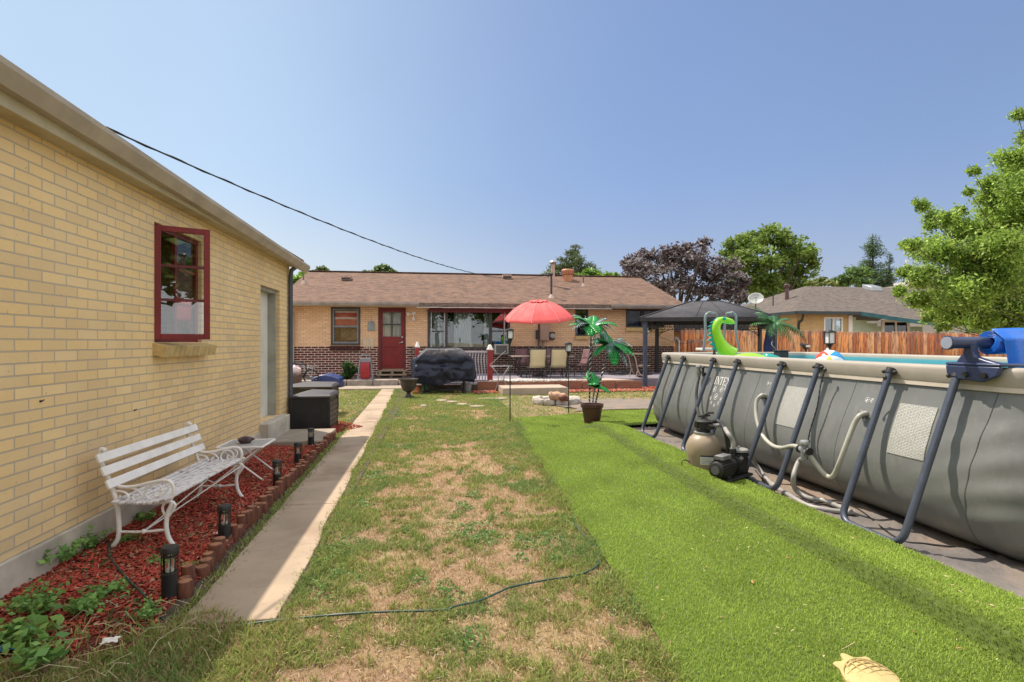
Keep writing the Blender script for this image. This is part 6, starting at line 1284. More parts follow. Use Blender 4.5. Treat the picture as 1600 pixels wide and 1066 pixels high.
# the cover itself, a spiral roll with a flap hanging to the water
x1 = 6.6; mb = MB(); m_cov = M('cover_blue', (.008, .14, .62), (.007, .115, .52), 5, .32, .5, 60, bdist=.006)
def spiral(u, v):
    a = u*2*math.pi*4.5; rad = .042+.046*u+.003*math.sin(a*3+v*20); return (3.87+.012*math.sin(a)+(x1-3.87)*v, RY-.03+rad*math.cos(a), rz+rad*math.sin(a))
mb.grid(spiral, 150, 14); c_ = mb.build('solar_cover', m_cov, None, fix=False, sharp=180); c_.modifiers.new('t', 'SOLIDIFY').thickness = .006
tag(c_, 'bright blue pool cover rolled on the reel at the near end', 'pool cover')
mb = MB(); mb.grid(lambda u, v: (3.87+(x1-3.87)*v, RY-.03-.02-.070*min(1, u*3)-.05*u, rz+.088*(1-u)**.5+.010-.19*u+.008*math.sin(v*17+u*4)), 18, 26); c2 = mb.build('hanging_flap', m_cov, c_, fix=False, sharp=180); c2.modifiers.new('t', 'SOLIDIFY').thickness = .006

# ================================================================ BENCH, TABLE, LIGHTS
bo = Vector((-1.87, 4.10, .035)); b1 = Vector((-1.82, 5.30, .035)); ax = (b1-bo).normalized(); ay = Vector((-ax.y, ax.x, 0))   # ay points to the wall
bench = empty('park_bench', (bo+b1)/2, 'white slatted garden bench with scrolled cast arms against the yellow garage wall', 'bench')
Lb = (b1-bo).length
def BP(u, w, z): return bo+ax*u+ay*w+Vector((0, 0, z))
for e, u in enumerate((0.0, Lb)):
    mb = MB()
    q = lambda pts: [BP(u, w, z) for w, z in pts]
    def bar(pts, r_=.012, n=8, k=6): mb.tube(smooth(q(pts), k), r_, n)
    # front leg with a loop, rear leg running up into the back post
    bar([(-.045, .0), (-.02, .02), (.015, .08), (.03, .16), (.02, .25), (-.005, .31), (-.01, .335)], .016)
    bar([(.03, .22), (.055, .28), (.04, .325), (.0, .335), (-.03, .31), (-.015, .27), (.02, .22)], .009)
    bar([(.415, .0), (.385, .03), (.35, .09), (.345, .2), (.36, .33), (.40, .47), (.455, .60), (.47, .69), (.455, .715), (.43, .70)], .016)
    bar([(.0, .335), (.12, .325), (.25, .33), (.36, .345)], .014)
    bar([(.02, .135), (.18, .125), (.345, .13)], .010)
    mb.sphere(tuple(BP(u, .18, .127)), .018, 10, 6)
    mb.build('end_frame', m_whtp, bench, sharp=60)
    mb = MB()
    bar([(.41, .50), (.36, .455), (.26, .445), (.14, .47), (.05, .485), (.0, .47), (-.02, .42), (-.01, .365), (.02, .34)], .012)
    bar([(.385, .42), (.31, .41), (.28, .37), (.31, .345), (.345, .36), (.335, .385)], .008)
    bar([(.27, .44), (.22, .42), (.19, .38), (.215, .35), (.25, .36), (.245, .385), (.225, .385)], .008)
    bar([(.14, .345), (.17, .40), (.13, .455), (.08, .45), (.055, .41), (.08, .375), (.11, .385), (.105, .41)], .008)
    bar([(.06, .48), (.02, .44), (.03, .40), (.055, .39)], .007)
    mb.build('arm', m_whtp, bench, sharp=60)
for i, (w, z, an) in enumerate(((.452, .665, 70), (.422, .575, 70), (.39, .485, 68))):
    mb = MB(); a = R(an); d = Vector((0, 0, 0))+ay*math.cos(a)+Vector((0, 0, math.sin(a))); nrm = (-ay)*math.sin(a)+Vector((0, 0, math.cos(a))); c0 = BP(-.10, w-.028, z); c1 = BP(Lb+.09, w-.028, z)
    mb.beam(c0, c1, .018, .062, up=d); mb.build('back_slat', m_whtp, bench, bevel=.004)
for i in range(8):
    w = .005+i*.046; z = .352+.010*(w/.35-.5)**2*8-.004
    mb = MB(); mb.beam(BP(-.09+random.uniform(-.006, .006), w, z), BP(Lb+.09+random.uniform(-.006, .006), w, z), .036, .016); mb.build('seat_slat', m_whtw, bench, bevel=.003)
mb = MB(); mid = BP(Lb/2, .0, .30)
mb.tube([BP(0, .18, .127), BP(Lb*.5, .02, .335), ], .005, 6); mb.tube([BP(Lb*.5, .02, .335), BP(Lb, .18, .127)], .005, 6); mb.tube([BP(0, .18, .127), BP(Lb, .0, .30)], .005, 6)
mb.build('brace_rod', m_whtp, bench)
# folding side table
c = Vector((-2.03, 6.12, 0)); tb = empty('side_table', c+Vector((0, 0, .04)), 'white folding metal side table with crossed legs beyond the bench', 'table'); zt = .405; hw = .225
mb = MB(); P = [Vector((c.x-hw, c.y-hw, zt)), Vector((c.x+hw, c.y-hw, zt)), Vector((c.x+hw, c.y+hw, zt)), Vector((c.x-hw, c.y+hw, zt))]
for i in range(4): mb.beam(P[i], P[(i+1) % 4], .022, .018)
mb.build('frame', m_whtp, tb, bevel=.003)
mb = MB(); mb.box(c.x-hw+.01, c.x+hw-.01, c.y-hw+.01, c.y+hw-.01, zt-.004, zt+.001); mb.build('tabletop', M('mesh_top', (.42, .42, .41), (.34, .34, .33), 40, .5, .5, 200), tb)
for y in (c.y-hw+.02, c.y+hw-.02):
    for s in (-1, 1): mb = MB(); mb.tube([(c.x+s*(hw-.03), y, zt-.01), (c.x-s*(hw+.02), y, .04)], .009, 7); mb.build('leg', m_whtp, tb)
mb = MB()
for s in (-1, 1): mb.tube([(c.x+s*(hw+.02), c.y-hw+.02, .045), (c.x+s*(hw+.02), c.y+hw-.02, .045)], .008, 6)
mb.build('foot_bar', m_whtp, tb)
mb = MB(); mb.grid(lambda u, v: (lambda r_: (c.x-.02+r_*1.3*math.sin(v*3.14)*math.cos(u*6.283), c.y+.02+r_*math.sin(v*3.14)*math.sin(u*6.283), zt+.035-.035*math.cos(v*3.14)*(1+r_*3)))(.055+.022*noise.noise(Vector((math.cos(u*6.283)*2, math.sin(u*6.283)*2, v*4)))), 24, 14); tag(mb.build('rock', M('purple_brown_rock', (.11, .06, .06), (.05, .03, .035), 20, .8, .8, 60), fix=False), 'lumpy dark purple brown rock on the white side table', 'rock')
# bollard solar lights
m_lens = glass_mat('light_lens', (.96, .96, .94), .04)
def solar_light(c, hgt=.285, r_=.044, lab=''):
    s = empty('solar_light', c, lab, 'garden light', 'black solar lights along the mulch bed')
    mb = MB(); mb.lathe((0, 0, 0), [(r_, -.02), (r_, hgt*.50), (r_*.93, hgt*.51), (r_*.93, hgt*.52), (.001, hgt*.52)], 20); mb.build('base', m_blk, s, local=True, sharp=30)
    mb = MB(); mb.lathe((0, 0, 0), [(r_*1.05, hgt*.88), (r_*1.12, hgt*.885), (r_*1.12, hgt*.95), (r_*1.0, hgt*.985), (r_*.4, hgt), (.001, hgt)], 20); mb.build('cap', m_blk, s, local=True, sharp=30)
    mb = MB()
    for k in range(4): a = k*math.pi/2+.5; mb.tube([(r_*.95*math.cos(a), r_*.95*math.sin(a), hgt*.5), (r_*.95*math.cos(a), r_*.95*math.sin(a), hgt*.89)], .0035, 5)
    mb.lathe((0, 0, 0), [(r_*.99, hgt*.80), (r_*.99, hgt*.815)], 20); mb.build('cage', m_blk, s, local=True)
    mb = MB(); mb.lathe((0, 0, 0), [(r_*.80, hgt*.52), (r_*.80, hgt*.88)], 18); mb.build('lens', m_lens, s, local=True); mb = MB(); mb.lathe((0, 0, 0), [(r_*.5, hgt*.52), (r_*.55, hgt*.56), (r_*.2, hgt*.58), (r_*.12, hgt*.75), (r_*.3, hgt*.88)], 12); mb.build('reflector', m_whtp, s, local=True); return s
SL = [((265, 936), .30, 'black solar light nearest the camera, beside the first edging logs'), ((350.5, 851), .285, 'black solar light second from the camera, in front of the bench foot'), ((433, 764), .285, 'black solar light opposite the side table, third from the camera'), ((465.5, 727), .27, 'black solar light between the side table and the landing slab, fourth from the camera'), ((486, 697), .25, 'farthest black solar light, at the near edge of the concrete landing')]
for (p, hgt, lab) in SL: solar_light(G(*p, .03), hgt*1.02, .042, lab)
# log edging
m_end = M('log_end_grain', (.36, .16, .08), (.20, .09, .05), 14, .85, .4, 40)
y = 3.35; i = 0
while y < 8.45:
    x = -1.475-.020*(y-3.5)+random.uniform(-.022, .022); r_ = random.uniform(.034, .047); hh = random.uniform(.09, .155)
    if 3.50 < y < 3.62 or 4.02 < y < 4.08: y += .05; hh *= .6
    c = Vector((x, y, -.03)); lx, ly = random.uniform(-.012, .012), random.uniform(-.012, .012)
    mb = MB(); n = 12; prof = [0, .4, .93, 1.0]; pts = [c+Vector((lx*t, ly*t, (hh+.03)*t)) for t in prof]; mb.tube(pts, [r_, r_*.98, r_*.97, r_*.86], n)
    lg = mb.build('edging_log', m_log, None, sharp=50); tag(lg, 'short upright red-brown log stake in the edging between mulch bed and concrete path', 'edging log', 'log stakes edging the mulch bed')
    top = c+Vector((lx, ly, hh+.03)); mb = MB(); mb.lathe(tuple(top), [(r_*.84, 0), (r_*.5, .004), (.001, .005)], n); e = mb.build('end_grain', m_end, lg)
    y += r_*random.uniform(1.7, 2.15)
# turtle stepping stone
out = [(1301, 1035), (1304, 1032), (1312, 1032), (1318, 1029), (1313, 1022), (1314, 1019), (1318, 1019), (1328, 1023), (1332, 1026), (1345, 1025), (1352, 1024), (1358, 1026), (1362, 1030), (1378, 1037), (1392, 1048), (1402, 1057), (1409, 1067), (1408, 1078), (1396, 1090), (1372, 1094), (1345, 1082), (1325, 1066), (1316, 1052), (1311, 1042), (1306, 1039)]
P = [G(a, b, .05) for a, b in out]; ctr = sum(P, Vector())/len(P); tt = empty('turtle_stone', (ctr.x, ctr.y, .03), 'pale yellow turtle shaped garden stone lying on the turf near the camera', 'garden stone')
m_tur = M('yellow_stone', (.50, .39, .17), (.42, .33, .145), 12, .85, .4, 60)
mb = MB(); n = len(P); vs = [Vector((p.x, p.y, .02)) for p in P]+[Vector((p.x, p.y, .045)) for p in P]
for k in (.9, .7, .45, .2): vs += [Vector((ctr.x+(p.x-ctr.x)*k, ctr.y+(p.y-ctr.y)*k, .045+.022*(1-k**2))) for p in P]
vs.append(Vector((ctr.x, ctr.y, .068))); fs = [(k*n+i, k*n+(i+1) % n, (k+1)*n+(i+1) % n, (k+1)*n+i) for k in range(5) for i in range(n)]+[(5*n+i, 5*n+(i+1) % n, 6*n) for i in range(n)]
mb.add(vs, fs); mb.build('body', m_tur, tt, sharp=50)
a0, b0 = G(1322, 1034, .05), G(1403, 1080, .05); dv = (b0-a0); pv = Vector((-dv.y, dv.x, 0)).normalized(); L0 = dv.length; dn = dv.normalized()
def zt_(p): k = min(1, max(0, (p-Vector((ctr.x, ctr.y, p.z))).length/(L0*.55))); return .0705-.024*k*k
mb = MB()
def groove(pts):
    pp_ = [Vector((p.x, p.y, zt_(p))) for p in pts]; mb.tube(pp_, .0028, 5)
for o_ in (-.075, -.025, .025, .075): groove([a0+dn*(L0*(.12+.76*t))+pv*(o_*(1-.5*(2*t-1)**2)) for t in np.linspace(0, 1, 14)])
for k in range(7): t = .15+.7*k/6; wv = .115*math.sin(math.pi*min(.93, max(.12, t))); groove([a0+dn*(L0*(t+.03*s*s*4))+pv*(wv*s*2) for s in np.linspace(-.5, .5, 9)])
groove([a0+dn*(L0*(.5-.42*math.cos(a)))+pv*(.118*math.sin(a)) for a in np.linspace(0, 6.28, 40)])
mb.build('shell_ridge', M('stone_ridge', (.50, .38, .16), None, 12, .85), tt)

# garden hose across the lawn and mulch
hz = lambda x, y: max(.030, (float(bed_h(np.array([x]), np.array([y]))[0])+.012) if x < -1.5 else .03)
pp = [(176, 856), (170, 868), (174, 883), (186, 900), (204, 922), (226, 943), (248, 962), (275, 971), (300, 979), (330, 982), (380, 975), (430, 969), (500, 961), (560, 958), (600, 955), (690, 951), (712, 947), (750, 938), (780, 925), (800, 917), (850, 907), (900, 899), (925, 890), (935, 878), (934, 862), (922, 845), (905, 828), (895, 815)]
pts = []
for a, b in pp: q = G(a, b, .03); q.z = (.075 if q.x < -1.6 else .026)+.004*math.sin(a); pts.append(q)
mb = MB(); mb.tube(smooth(pts, 8), .0062, 8); tag(mb.build('garden_hose', M('green_hose', (.02, .065, .05), (.014, .045, .035), 12, .5)), 'dark green garden hose snaking from the bench foot across the lawn to the turf', 'hose')

# weeds near the lower left corner and beside the wall
def weed(name, c, r_, hgt, n, sz, lab, cols=((.20, .38, .07), (.08, .20, .05)), grp=None, cat='weed plant', low=0):
    root = empty(name, c, lab, cat, grp); P = []
    mb = MB(); k = max(4, n//14)
    for i in range(k):
        a = random.uniform(0, 6.28); rr_ = r_*random.uniform(.3, 1); top = Vector((c[0]+rr_*math.cos(a), c[1]+rr_*math.sin(a), c[2]+hgt*random.uniform(.45, 1))); mid_ = (Vector(c)+top)/2+Vector((0, 0, hgt*.15)); st_ = smooth([Vector(c)+Vector((rr_*.2*math.cos(a), rr_*.2*math.sin(a), 0)), mid_, top], 4); mb.tube(st_, .0022, 4)
        for q in st_[2:]:
            for _ in range(max(1, n//(k*6))): P.append(tuple(q+Vector((random.gauss(0, sz*.6), random.gauss(0, sz*.6), random.gauss(0, sz*.3)))))
    mb.build('stem', M('weed_stem', (.14, .22, .07), (.10, .16, .05), 9, .7), root); P = np.array(P); t = rng.uniform(0, 1, (len(P), 1)); leaves('foliage', P, rng.uniform(.6, 1.25, len(P))*sz, np.array(cols[0])*(1-t)+np.array(cols[1])*t, m_leaf, root, .62); return root
WD_ = [(40, 900, .20, .20, 380, .042, 'large bushy green weed against the garage footing at the left edge'), (95, 878, .16, .15, 200, .05, 'broad leaved weed in front of the footing, right of the largest one'), (140, 860, .12, .16, 120, .045, 'small upright weed against the footing left of the bench foot'), (20, 1010, .20, .12, 190, .06, 'big pale leaves of a weed in the lower left corner'), (88, 1030, .16, .10, 110, .06, 'long leaved weed lying low near the bottom edge'), (170, 930, .14, .08, 170, .035, 'low weed left of the hose in the red mulch'), (130, 955, .16, .10, 190, .04, 'spreading weed in the mulch beside the dry grass'), (300, 890, .07, .06, 120, .02, 'feathery dark weed right behind the nearest solar light'), (200, 850, .07, .07, 90, .035, 'dark green weed under the near end of the bench'), (225, 815, .10, .08, 130, .035, 'dark weed in the shade under the bench seat'), (412, 689, .22, .20, 260, .07, 'dark green leafy plant between the side table and the landing slab'), (60, 960, .18, .14, 300, .036, 'tangled green weed in the red mulch near the left edge'), (250, 880, .08, .05, 90, .028, 'pale green seedling patch left of the nearest solar light'), (235, 960, .12, .06, 150, .025, 'low weed where the hose leaves the mulch'), (445, 752, .08, .06, 90, .025, 'small green weed beside the third solar light')]
for px, py, r_, hgt, n, sz, lab in WD_:
    c = G(px, py, .04); weed('weed', (c.x, c.y, .035), r_, hgt, n, sz, lab, grp='weeds in the mulch bed', cols=((.30, .50, .12), (.13, .28, .08)) if py > 700 else ((.09, .20, .07), (.04, .11, .04)))
mb = MB()
for i in range(46):
    c = G(random.uniform(5, 330), random.uniform(930, 1060), .05); a = random.uniform(0, 6.28); L = random.uniform(.06, .22); mb.tube([c, c+Vector((L*.5*math.cos(a), L*.5*math.sin(a), random.uniform(.01, .05))), c+Vector((L*math.cos(a), L*math.sin(a), random.uniform(0, .03)))], .0016, 4)
tag(mb.build('dry_stalks', M('straw_stalk', (.55, .48, .28), None, 30, .8)), 'thin dry pale stalks lying over the weeds in the near left corner', 'stalks', kind='stuff')
# blue scrap and white paper scraps
for i, (px, py, s_, cc, lab) in enumerate([(14, 1012, .05, (.03, .25, .45), 'crumpled bright blue scrap in the weeds at the left edge'), (172, 1003, .035, (.7, .68, .64), 'scrap of white paper in the dry grass below the mulch'), (340, 835, .03, (.62, .5, .45), 'pale chip of bark near the second solar light')]):
    c = G(px, py, .05); mb = MB(); mb.grid(lambda u, v: (c.x+s_*2*(u-.5)+.2*s_*math.sin(v*7), c.y+s_*(v-.5)*1.4, c.z+.4*s_*noise.noise(Vector((u*3+i, v*3, 0)))+.01), 8, 8); o = mb.build('litter', M('litter_%s' % ['blue', 'white', 'bark'][i], cc, cc, 9, .6), fix=False, sharp=30); o.modifiers.new('t', 'SOLIDIFY').thickness = .002; tag(o, lab, 'litter')
# grass at the near end of path, shaded, and weeds along the path's left edge
n = 36000; Y = 1.7*(3.45/1.7)**rng.uniform(0, 1, n); X = rng.uniform(-2.46, -.72, n); w_ = (Y < 3.02+.1*np.sin(X*9)+.25*(X+1.2 < -.25)) & (rng.uniform(0, 1, n) < np.where(X < -1.45, .12+.5*(Y < 2.75), 1)); X, Y = X[w_], Y[w_]; g = np.full(len(X), .55)+.35*vnoise(X, Y, 3, 71)
lawn_blades(X, Y, np.clip(g, 0, 1), 'grass.003', 'mixed green and straw grass in the garage shade at the end of the path', lambda a, b: .02+0*a, 1.25)
n = 4200; Y = rng.uniform(3.0, 9.6, n); X = path_left(Y)+rng.normal(-.02, .035, n); lawn_blades(X, Y, np.full(n, .9), 'grass.004', 'thin line of green weeds along the left edge of the path', lambda a, b: .02+0*a, .8)
n = 7000; Y = rng.uniform(2.95, 17, n); X = path_right(Y)+rng.normal(.035, .03, n); lawn_blades(X, Y, np.full(n, .85), 'grass.005', 'ragged fringe of grass along the right edge of the path', lambda a, b: .015+0*a, 1.0)
n = 9000; Y = rng.uniform(2.1, 10.2, n); X = turf_left(Y)+rng.normal(-.015, .045, n)*(1+vnoise(Y, Y*0, 3.0, 55)); kk = vnoise(X, Y, 2.6, 57) > -.15; X, Y = X[kk], Y[kk]; lawn_blades(X, Y, np.full(len(X), .9), 'grass.006', 'ragged dark green grass creeping over the left edge of the turf', lambda a, b: .02+0*a, .95)
n = 1400; Y = 3.0+rng.uniform(0, 1, n)**1.5*6; X = -2.42+rng.uniform(0, .9, n); cl_ = vnoise(X, Y, 3.5, 91) > .12; P = np.stack([X, Y, rng.uniform(.06, .09, n)], 1)[cl_]; t = rng.uniform(0, 1, (len(P), 1)); o = leaves('clover.001', P, rng.uniform(.012, .03, len(P)), np.array([.10, .2, .05])*(1-t)+np.array([.05, .12, .04])*t, m_leaf, aspect=.7); tag(o, 'sparse green sprouts growing through the red mulch', 'weeds', kind='stuff')

# ================================================================ LANTERN POLES, FAKE PALMS, FIRE RING
m_frost = M('frosted_panel', (.72, .72, .74), (.66, .66, .68), 4, .4)
def lantern(c, hgt, lab, hl=.20, w_=.125):
    r = empty('lantern_pole', c, lab, 'lantern', 'black solar lantern poles around the yard'); zb = hgt-hl
    mb = MB(); mb.tube([(0, 0, -.03), (0, 0, zb-.06)], .011, 8); mb.build('pole', m_dmet, r, local=True)
    mb = MB(); mb.lathe((0, 0, 0), [(.015, zb-.09), (.03, zb-.05), (w_*.33, zb-.02), (w_*.42, zb), (w_*.42, zb+.012)], 4 if 0 else 12); mb.box(-w_*.42, w_*.42, -w_*.42, w_*.42, zb, zb+.015)
    for sx in (-1, 1):
        for sy in (-1, 1): mb.box(sx*w_*.40-.006, sx*w_*.40+.006, sy*w_*.40-.006, sy*w_*.40+.006, zb+.015, hgt-.045)
    mb.build('frame', m_blk, r, local=True)
    mb = MB(); mb.box(-w_*.34, w_*.34, -w_*.34, w_*.34, zb+.016, hgt-.046); mb.build('panel', m_frost, r, local=True)
    mb = MB(); mb.box(-w_*.55, w_*.55, -w_*.55, w_*.55, hgt-.045, hgt-.028); mb.lathe((0, 0, 0), [(w_*.5, hgt-.028), (w_*.42, hgt-.008), (w_*.2, hgt), (.001, hgt)], 12); mb.build('roof', m_blk, r, local=True); return r
lantern(G(797, 660, .0), 1.76, 'black lantern on a thin pole at the far left corner of the turf'); lantern(G(888.5, 647, .0), 1.50, 'black lantern on a thin pole between the fire ring and the potted fake palm')
c = D(1296.5, 535, 9.6); lantern((c.x, c.y, 0), 1.72, 'black lantern on a pole behind the pool next to the beach ball', .25, .15)
c = D(1259, 535, 15.5); cm = empty('security_camera', (c.x, c.y, 1.2), 'small black and white camera on a post by the fence behind the pool', 'camera'); mb = MB(); mb.sphere((c.x, c.y, 1.38), .10, 14, 8, (1, .8, .9)); mb.tube([(c.x, c.y, 1.38), (c.x, c.y, .0)], .03, 8); mb.tube([(c.x-.08, c.y-.05, 1.40), (c.x-.22, c.y-.1, 1.44)], .05, 10); mb.build('body', m_blk, cm); mb = MB(); mb.box(c.x-.07, c.x+.06, c.y-.11, c.y-.07, 1.36, 1.42); mb.build('face', m_whtp, cm)
m_palm = M('palm_plastic_green', (.01, .26, .04), (.008, .18, .03), 6, .3, .2, 30); m_silv = M('palm_foil_silver', (.07, .20, .16), (.34, .38, .40), 9, .25, .2, 40, metal=.35)
def frond(parent, o, az, L, w_, rise, sag, mat, segs=12, comb=True, name='frond'):
    mb = MB(); d = Vector((math.cos(az), math.sin(az), 0)); s = Vector((-d.y, d.x, 0)); P = []
    for i in range(segs+1): t = i/segs; P.append(Vector(o)+d*(L*t)+Vector((0, 0, rise*math.sin(t*1.6)-sag*t*t)))
    for i in range(segs):
        t = (i+.5)/segs; ww = w_*math.sin(math.pi*min(1, t*.9+.08))**.7; nx = P[i+1]-P[i]
        if comb:
            for sg in (-1, 1):
                a = P[i]; b = P[i]+nx*.72; tip = P[i]+nx*1.6+s*(sg*ww)+Vector((0, 0, -ww*.35)); mb.add([a, b, tip+nx*.25, tip], [(0, 1, 2, 3)])
        else:
            t1 = (i+1)/segs; w0 = w_*math.sin(math.pi*min(1, i/segs*.9+.05))**.6; w1 = w_*math.sin(math.pi*min(1, t1*.9+.05))**.6
            for sg in (-1, 1): mb.add([P[i], P[i+1], P[i+1]+s*(sg*w1)+Vector((0, 0, -w1*.3)), P[i]+s*(sg*w0)+Vector((0, 0, -w0*.3))], [(0, 1, 2, 3)])
    mb.tube(P, .006, 4); o_ = mb.build(name, mat, parent, fix=False); o_.modifiers.new('t', 'SOLIDIFY').thickness = .002; return o_
pc = G(925, 662, .02)
po = empty('flower_pot', pc, 'dark brown plastic pot on the turf holding the fake palm stems', 'plant pot'); mb = MB(); mb.lathe(tuple(pc), [(.135, 0), (.14, .01), (.185, .29), (.205, .30), (.21, .36), (.185, .36), (.17, .30), (.001, .295)], 32); mb.build('body', M('brown_pot', (.085, .032, .026), (.06, .024, .02), 5, .45, .1, 20), po, sharp=30)
mb = MB(); mb.lathe((pc.x, pc.y, pc.z+.296), [(.178, 0), (.1, .02), (.001, .025)], 20); mb.build('soil', M('potting_soil', (.12, .08, .06), (.06, .045, .035), 40, .95, .8, 60), po)
zc0 = 10.0
def PD(px, py): return D(px, py, zc0)
stems = [([(921, 633), (921.5, 600), (922.5, 560), (924, 512)], 'fake palm tree with the tallest straight rope-lit stem in the brown pot'), ([(930, 633), (935, 610), (943, 575), (954, 540)], 'fake palm tree whose rope-lit stem leans right out of the brown pot'), ([(926, 632), (927, 620), (930, 604)], 'shortest fake palm tree of three, low green leaves in the brown pot')]
for k, (st_, lab) in enumerate(stems):
    pts = smooth([PD(a, b) for a, b in st_], 10); root = empty('fake_palm', pts[0], lab, 'fake palm', 'fake palms in the brown pot'); mb = MB(); mb.tube(pts, .014, 8); tk_ = mb.build('trunk', m_blk, root)
    mb = MB(); hx = []
    for i in range(len(pts)*6): t = i/(len(pts)*6-1)*(len(pts)-1); j = min(int(t), len(pts)-2); p = pts[j].lerp(pts[j+1], t-j); hx.append(p+Vector((.017*math.cos(i*.55), .017*math.sin(i*.55), 0)))
    mb.tube(hx, .0065, 5); mb.build('rope_light', M('rope_light_clear', (.62, .62, .64), (.4, .4, .42), 30, .3), tk_)
    o = pts[-1]; rg = random.Random(5+k)
    specs = [[(0, .50, .12, .10), (25, .42, .10, .16), (160, .40, .1, .1), (200, .42, .12, .2), (240, .35, .1, .3), (300, .45, .1, .4), (330, .40, .1, .35), (130, .34, .12, .02), (60, .35, .12, .02), (270, .38, .06, .45), (100, .3, .14, .0), (15, .46, .18, .05), (185, .44, .2, .05), (225, .40, .16, .2), (285, .38, .14, .3), (315, .42, .14, .25), (345, .46, .16, .18), (145, .36, .2, .0), (75, .34, .2, .0)],
             [(5, .48, .08, .25), (170, .46, .08, .15), (215, .42, .06, .3), (300, .40, .04, .45), (330, .45, .05, .3), (90, .35, .12, .05), (260, .36, .05, .45), (40, .4, .1, .15), (140, .42, .1, .1), (20, .44, .16, .1), (190, .42, .16, .1), (240, .36, .1, .3), (315, .38, .1, .3), (345, .44, .12, .2), (115, .34, .2, 0)],
             [(10, .36, -.02, .15), (80, .28, .15, .0), (170, .25, .14, .0), (250, .25, .1, .1), (330, .33, .0, .16), (120, .24, .2, -.04)]][k]
    for j, (az, L, rise, sag) in enumerate(specs):
        green = (j % 2 == 0) if k < 2 else True
        frond(root, o, R(az)+rg.uniform(-.2, .2), L*rg.uniform(.8, 1.05), .125 if green else .10, rise*.9+.06, sag, m_palm if green else m_silv, comb=not green)
# single fake palm behind the pool
c = D(1210, 570, 13.2); root = empty('fake_palm', (c.x, c.y, 0), 'single fake palm on a thin pale pole behind the pool by the fence', 'fake palm'); top = D(1209, 506, 13.2)
mb = MB(); mb.tube([(c.x, c.y, 0), tuple(top)], .028, 8); mb.build('trunk', m_dmet, root); mb = MB(); mb.tube([top+Vector((.05*math.cos(a*.9), .05*math.sin(a*.9), -a*.05)) for a in range(22)], .012, 5); mb.build('rope_light', M('rope_light_blue', (.25, .32, .45), None, 9, .4), root)
m_pg2 = M('palm_leaf_deep', (.025, .16, .035), (.02, .11, .025), 6, .35)
for j, (az, L, rise, sag) in enumerate([(0, .62, .1, .35), (20, .6, .22, .1), (150, .6, .5, .05), (175, .6, .1, .12), (200, .55, .2, .05), (230, .5, .1, .4), (290, .45, .1, .5), (320, .65, .12, .4), (345, .75, .1, .5), (110, .5, .3, 0), (60, .5, .3, .1), (260, .4, .1, .4)]): frond(root, top, R(az), L, .17, rise, sag, m_pg2, 14)
# fire ring
fc = G(876, 634, 0); fc.z = 0; fc = Vector((fc.x, fc.y+.45, 0)); m_st = M('pale_stone', (.48, .43, .38), (.33, .30, .26), 7, .9, .8, 30)
nst = 11
for k in range(nst):
    a = k*2*math.pi/nst+.2; c = fc+Vector((.50*math.cos(a), .42*math.sin(a), .07)); sx_, sy_, sz_ = random.uniform(.13, .17), random.uniform(.09, .12), random.uniform(.07, .10)
    mb = MB(); Mx = Matrix.Translation(c) @ Matrix.Rotation(a+math.pi/2, 4, 'Z')
    def sf2(u, v):
        d = Vector((math.cos(u*6.283)*math.sin(v*3.1416), math.sin(u*6.283)*math.sin(v*3.1416), -math.cos(v*3.1416))); m_ = max(abs(d.x), abs(d.y), abs(d.z)); d2 = d/m_**.6; nz = 1+.16*noise.noise(d*1.7+Vector((k*3, 0, 0)))+.06*noise.noise(d*5+Vector((k*3, 0, 0))); return Mx @ Vector((d2.x*sx_*nz, d2.y*sy_*nz, d2.z*sz_*nz))
    mb.grid(sf2, 18, 12); ks = sorted(range(nst), key=lambda q: math.cos(q*2*math.pi/nst+.2)); fr = [q for q in ks if math.sin(q*2*math.pi/nst+.2) < 0]; bk_ = [q for q in ks if q not in fr]; od = ['first', 'second', 'third', 'fourth', 'fifth', 'sixth', 'seventh']
    lab_ = 'rough pale stone in the front row of the fire ring, %s from the left' % od[fr.index(k)] if k in fr else 'rough pale stone in the back row of the fire ring, %s from the left' % od[bk_.index(k)]
    tag(mb.build('ring_stone', m_st, None, sharp=50), lab_, 'stone', 'stones of the fire ring')
def logp(p, q, r_, name, lab, cat, mat):
    mb = MB(); p = Vector(p); q = Vector(q); pts = [p.lerp(q, t)+Vector((0, 0, .02*math.sin(t*5))) for t in np.linspace(0, 1, 9)]; mb.tube(pts, [r_*(1+.12*math.sin(i*2.1)) for i in range(9)], 12); tag(mb.build(name, mat, None, sharp=50), lab, cat)
a = D(859, 622, 12.7); b = D(884, 620, 12.6); a.z = b.z = .21; logp(a, b, .105, 'firewood_log', 'fat pale tan log lying across the fire ring', 'log', M('pale_log', (.48, .30, .20), (.38, .22, .15), 7, .85, .5, 30))
a = D(876, 626, 12.2); b = D(887, 620, 12.3); a.z = .20; b.z = .24; logp(a, b, .07, 'firewood_log', 'short darker reddish log at the right end of the fire ring', 'log', M('red_log', (.20, .07, .04), (.10, .04, .03), 12, .85, .5, 30))
